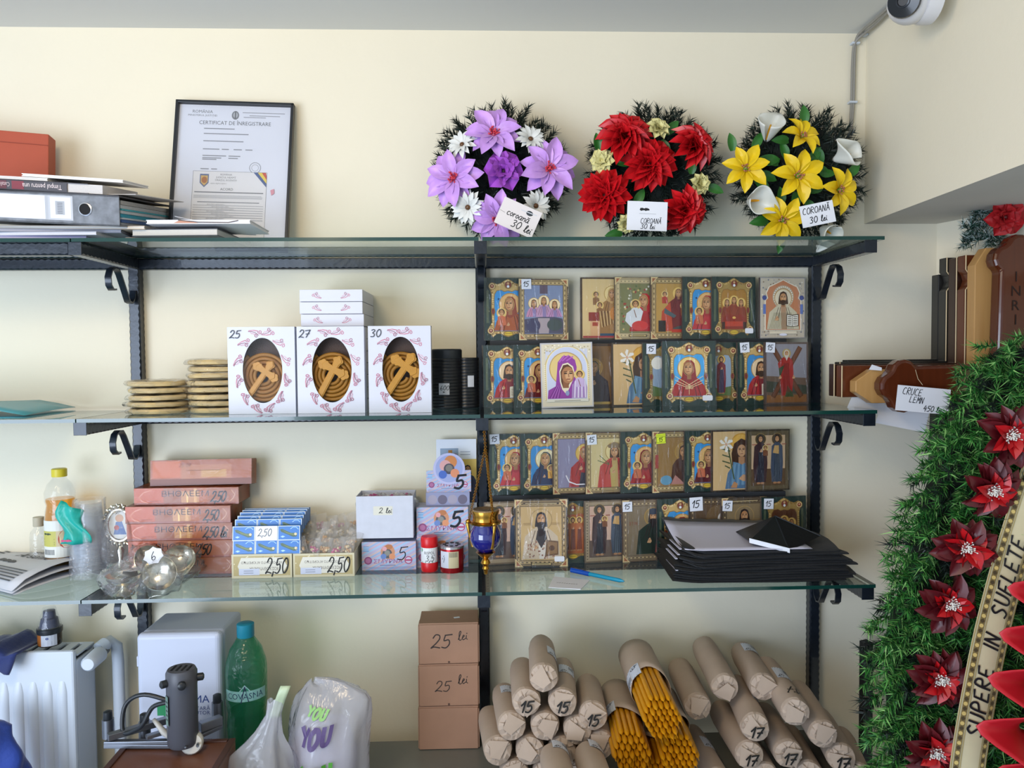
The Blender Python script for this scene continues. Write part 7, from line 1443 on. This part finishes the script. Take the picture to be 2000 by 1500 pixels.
# papers and tag
def cr(a): a.H('CRUCE', .10, .66, .26, wd=.11, cond=.85, rot=-.03); a.H('LEMN', .24, .36, .24, wd=.11, cond=.85, rot=-.03); a.H('450 lei', .52, .07, .22, wd=.13, cond=.9, rot=-.03)
card('price_tag', 'white card reading CRUCE LEMN 450 lei on the varnished cross', 'price tag', px(1803, 781, -.232), .092, .043, (0, .10, 0), cr, None)
g = G(); g.tube([px(1788, 722, -.221), px(1793, 740, -.224), px(1802, 752, -.229)], .0005, 4); o = g.obj('tag_string', mat('pale_string', '#b8a888', rough=.8)); tag(o, 'thin pale string holding the CRUCE LEMN card', 'string')
for nm, qs, Y in (('white paper sheet hanging lowest behind the cross arm', ((1720, 790), (1710, 826), (1806, 845), (1816, 800)), -.146), ('white paper sheet sticking out left of the pine cross', ((1668, 765), (1654, 797), (1725, 812), (1730, 770)), -.144)):
    g = G(); g.poly([px(x, y, Y-.006*(i in (1, 2))) for i, (x, y) in enumerate(qs)]); o = g.obj('paper_sheet', M_white, solid=.0006); tag(o, nm, 'paper', 'papers behind the cross arm')
g = G(); g.poly([px(x, y, -.186) for x, y in ((1697, 722), (1703, 712), (1722, 718), (1722, 724))]); o = g.obj('paper_sheet', M_white, solid=.0006); tag(o, 'small white paper corner above the pine cross arm', 'paper', 'papers behind the cross arm')

# ================================================================ garland and big funeral wreath
r = random.Random(77); GR = ['#235528', '#33742f', '#478a3e', '#67a452', '#1a4020', '#2b662c', '#8aba6c']
YW = -.40
cont = [(2010, 640), (1985, 650), (1930, 680), (1885, 722), (1862, 770), (1838, 830), (1805, 890), (1786, 950), (1768, 1010), (1748, 1080), (1738, 1140), (1718, 1190), (1705, 1250), (1704, 1310), (1706, 1370), (1708, 1440), (1712, 1520), (1716, 1620)]
def xleft(y):
    for (a, b), (c, d) in zip(cont, cont[1:]):
        if b <= y <= d: return a+(c-a)*(y-b)/(d-b+1e-9)
    return cont[-1][0]
wb = px(1960, 1500, YW); t = thing('funeral_wreath', 'tall green pine funeral wreath with red flowers and lettered ribbon', 'wreath', (wb.x, YW, 0))
def wl(x, y, Y): return px(x, y, Y)-V((wb.x, YW, 0))
g = G(); YB = YW+.03; L_ = [wl(xleft(y)+38, y, YB) for y in range(680, 1621, 47)]; Rr = [wl(2105, y, YB) for y in range(1620, 679, -94)]
pl = [(p.x, p.z) for p in L_]+[(p.x, p.z) for p in Rr]; g.prism(list(reversed(pl)), .015, .05); g.obj('backing_board', mat('wreath_backing', '#101a12', rough=.9), t)
for s in (.02, .16): 
    g = G(); g.tube([(s, .045, 0), (s, .032, px(1960, 1560, YW).z)], .006, 8); g.obj('stand_leg', M_blk, t)
g = G()
for y in range(655, 1640, 15):
    x = xleft(max(645, y)); k = 0
    while x < 2140:
        yy = y+r.uniform(-10, 10); p = wl(x+26+r.uniform(-8, 8), yy, YW-.012-.01*r.random()+.02*(k == 0)); out = max(0, 1-k*.28)
        d = V((-.9*(.55+out)+.45*r.uniform(-1, 1), -.62+.3*r.random()-.2*(1-out), -.15+.5*r.uniform(-1, .7)))
        sprig(g, p, d, .036+.012*r.random(), 56, .0225, GR if r.random() < .85 else DK, r, w=.0022); x += 19+6*r.random(); k += 1
o = g.obj('needle_foliage', M_needle, t); o['kind'] = 'stuff'
M_burg = mat('burgundy_petal', '#4f0d14', rough=.4, noise=.35, nscale=40); PB = petal_mesh('petal', .042, .026, M_burg, cup=.6, point=1.1, nv=6); PRd = petal_mesh('petal', .031, .022, mat('bright_red_petal', '#b01018', rough=.38, noise=.25, nscale=40), cup=.7, back=.35, point=1.1, nv=6)
for x, y in ((1970, 852), (1934, 957), (1886, 1070), (1852, 1180), (1832, 1325), (1822, 1466)):
    o = put('red_flower', CM['big'], t); o['label'] = 'red flower with white stamens'; o.location = wl(x, y, YW-.062); o.rotation_euler = (pi/2+r.uniform(-.2, .2), 0, r.uniform(-.25, .05)); o.scale = (.92,)*3
    for j, (m, n, el, off) in enumerate(((PB, 9, .02, .006), (PB, 8, .3, .005), (PRd, 7, .45, .004))):
        for i in range(n): at_angle(o, m, 2*pi*(i+.5*j)/n+.2*r.uniform(-1, 1), el+.15*r.uniform(-1, 1), .9+.2*r.random(), off, .3*r.uniform(-1, 1))
# ribbon
cl = [(1884, 1560), (1889, 1500), (1899, 1430), (1915, 1340), (1933, 1250), (1955, 1160), (1980, 1070), (2008, 980), (2030, 915)]; YR = YW-.085
pts = smoothpath([wl(x, y, YR+.03*(i/(len(cl)-1))**2) for i, (x, y) in enumerate(cl)], 5); acc = [0.]
for a, b in zip(pts, pts[1:]): acc.append(acc[-1]+(b-a).length)
LR, WR = acc[-1], .050
def onr(s, v, d=0.):
    s = max(0, min(LR-1e-6, s)); i = max(k for k in range(len(acc)-1) if acc[k] <= s); q = (s-acc[i])/(acc[i+1]-acc[i]); p = pts[i].lerp(pts[i+1], q); dr = (pts[i+1]-pts[i]).normalized(); lf = V((-dr.z, 0, dr.x)).normalized(); return p+lf*v+V((0, -.004*cos(v/WR*pi)+d, 0))
g = G(); g.grid(40, 5, lambda u, v: onr(LR*u, (v-.5)*WR)); rb = g.obj('ribbon', mat('ivory_satin_ribbon', '#cfc4a0', rough=.25, noise=.06), t, smooth=60)
a = Art(LR, WR, -.0016, lambda p: tuple(onr(p[0], p[2]-WR/2, p[1])))
for i in range(70):
    u0, u1 = i/70, (i+.95)/70; y_ = a.y
    for z0, z1 in ((.06, .20), (.80, .94)): a.y = y_; a.R(u0, z0, u1, z1, '#7a683c'); a.y = y_-1e-4; a.E((u0+u1)/2, (z0+z1)/2, .055, '#c9b06a' if i % 2 else '#463a22', n=8)
    a.y = y_
    for z0, z1 in ((.0, .025), (.225, .245), (.755, .775), (.975, 1)): a.R(u0, z0, (i+1)/70, z1, '#a08c54'); a.y = y_
a.y -= 4e-4
a.H('SUPERE  IN  SUFLETE', .19, .29, .43, '#15161c', wd=.14, slant=.15, cond=1.0, sp=1.06); a.H('N', .04, .29, .43, '#15161c', wd=.1, cond=1.2); a.obj('ribbon_lettering', M_print, rb)
for x, y, s in ((2046, 1160, 1.1), (2034, 1245, 1.15), (2016, 1328, 1.2), (1998, 1418, 1.25), (2030, 1500, 1.2)):
    calla(t, wl(x, y, YW-.10), (-.12, -1, .12), rad(78), CALR, SPR, s, 'red calla')
# garland and red bloom above the crosses
YG = -.13; t = thing('pine_garland', 'frosted dark green pine garland with red bloom above the crosses', 'garland', px(1940, 480, YG)); gb = px(1940, 480, YG); g = G(); FR_ = ['#1c3a30', '#244a3c', '#16302a', '#9fb4b0', '#2c5646', '#c4d0cc']
for path in ([(1882, 474), (1930, 468), (1985, 470), (2060, 460)], [(1890, 448), (1930, 438), (1990, 440), (2060, 430)], [(1905, 422), (1950, 412), (2000, 402), (2060, 395)]):
    pp = smoothpath([px(x, y, YG)-gb for x, y in path], 12)
    for p in pp:
        for k in range(2): sprig(g, p, (-.8+.6*r.random(), -.7*r.random(), .9*r.uniform(-1, 1)), .018, 22, .017, FR_, r, w=.0014)
o = g.obj('needle_foliage', M_needle, t); o['kind'] = 'stuff'
o = put('red_bloom', CM['red'], t); o.location = px(1962, 424, YG-.05)-gb; o.rotation_euler = (pi/2+.2, 0, -.2)
PBm = petal_mesh('petal', .030, .030, mat('red_velvet_petal', '#a5141a', rough=.6, noise=.2, nscale=30), cup=.7, back=.5, point=1.5, wave=.05)
for n, el, s in ((6, .1, 1.05), (5, .6, .85), (4, 1.05, .65)):
    for i in range(n): at_angle(o, PBm, 2*pi*i/n+el, el, s, .003)
g = G(); g.tube(smoothpath([px(x, y, YG+.01)-gb for x, y in [(1880, 470), (1940, 462), (2060, 440)]], 6), .004, 6); g.obj('wire_core', mat('green_wire', '#1a2a20', rough=.8), t)
# ================================================================ camera dome and cables
cc = px(1776, 4, -.30); bx_ = cc+V((.035, .02, .03)); t = thing('security_camera', 'white dome security camera on the bulkhead', 'camera', cc)
fwd = (V((-.25, -1.2, 1.75))-cc).normalized(); s_, u_, _ = basis(fwd); Xf = Matrix((s_, u_, fwd)).transposed().to_4x4()
g = G(); g.X = Xf; g.ball((0, 0, -.004), .0335, 26, 16); g.obj('ball_housing', mat('white_camera_shell', '#d8d8da', rough=.35), t, smooth=60)
g = G(); g.X = Xf; g.lathe([(.0235, .0205), (.0248, .025), (.0235, .0295), (.008, .0305), (.0075, .030), (.002, .030)], 28); le = g.obj('lens_face', mat('black_lens', '#0d0e10', rough=.12), t, smooth=40)
g = G(); g.X = Xf; g.lathe([(.010, .0303), (.010, .0335), (.008, .034), (.007, .032), (.001, .032)], 20); g.obj('lens_ring', mat('lens_dark', '#26282c', rough=.2), le, smooth=40)
g = G(); g.X = Matrix.Translation((.024, .002, .006)) @ Matrix.Rotation(pi/2, 4, 'Y'); g.lathe([(.036, -.008), (.038, .0), (.038, .014)], 28); g.obj('mount_base', mat('white_camera_shell', '#d8d8da'), t, smooth=40)
M_cab2 = mat('grey_cable', '#8f8c84', rough=.5)
paths = [[(1745, 5, -.14), (1705, 42, -.07), (1684, 60, -.03), (1672, 78, -.012), (1669, 120, -.008), (1667, 200, -.008), (1662, 260, -.008), (1657, 300, -.008)], [(1748, 9, -.14), (1712, 46, -.07), (1690, 64, -.03), (1670, 84, -.012), (1665, 120, -.007), (1663, 200, -.007), (1660, 260, -.007), (1660, 300, -.007)]]
for i, pth in enumerate(paths):
    P3 = [px(x, y, Y) for x, y, Y in pth]
    P3 = [V((min(p.x, .757+p.y*-0-.004-.0 if p.y > -.02 else .745), p.y, min(p.z, CEIL-.004))) for p in P3]; g = G(); g.tube(smoothpath(P3, 6), .0026, 8); o = g.obj('camera_cable', M_cab2, smooth=60); tag(o, ['grey camera cable nearest the corner', 'second grey camera cable running beside it'][i], 'cable', 'camera cables in the corner')
for i, (x, y) in enumerate(((1669, 86), (1664, 201), (1685, 60))):
    c = px(x, y, -.006); c.x = min(c.x, .748); o = G().box((c.x, -.008, min(c.z, CEIL-.006)), (.016, .012, .004)).obj('cable_clip', M_enam, bevel=.001); tag(o, ['white cable clip just under the ceiling corner', 'white cable clip halfway down the corner', 'white cable clip at the ceiling edge'][i], 'clip', 'cable clips')
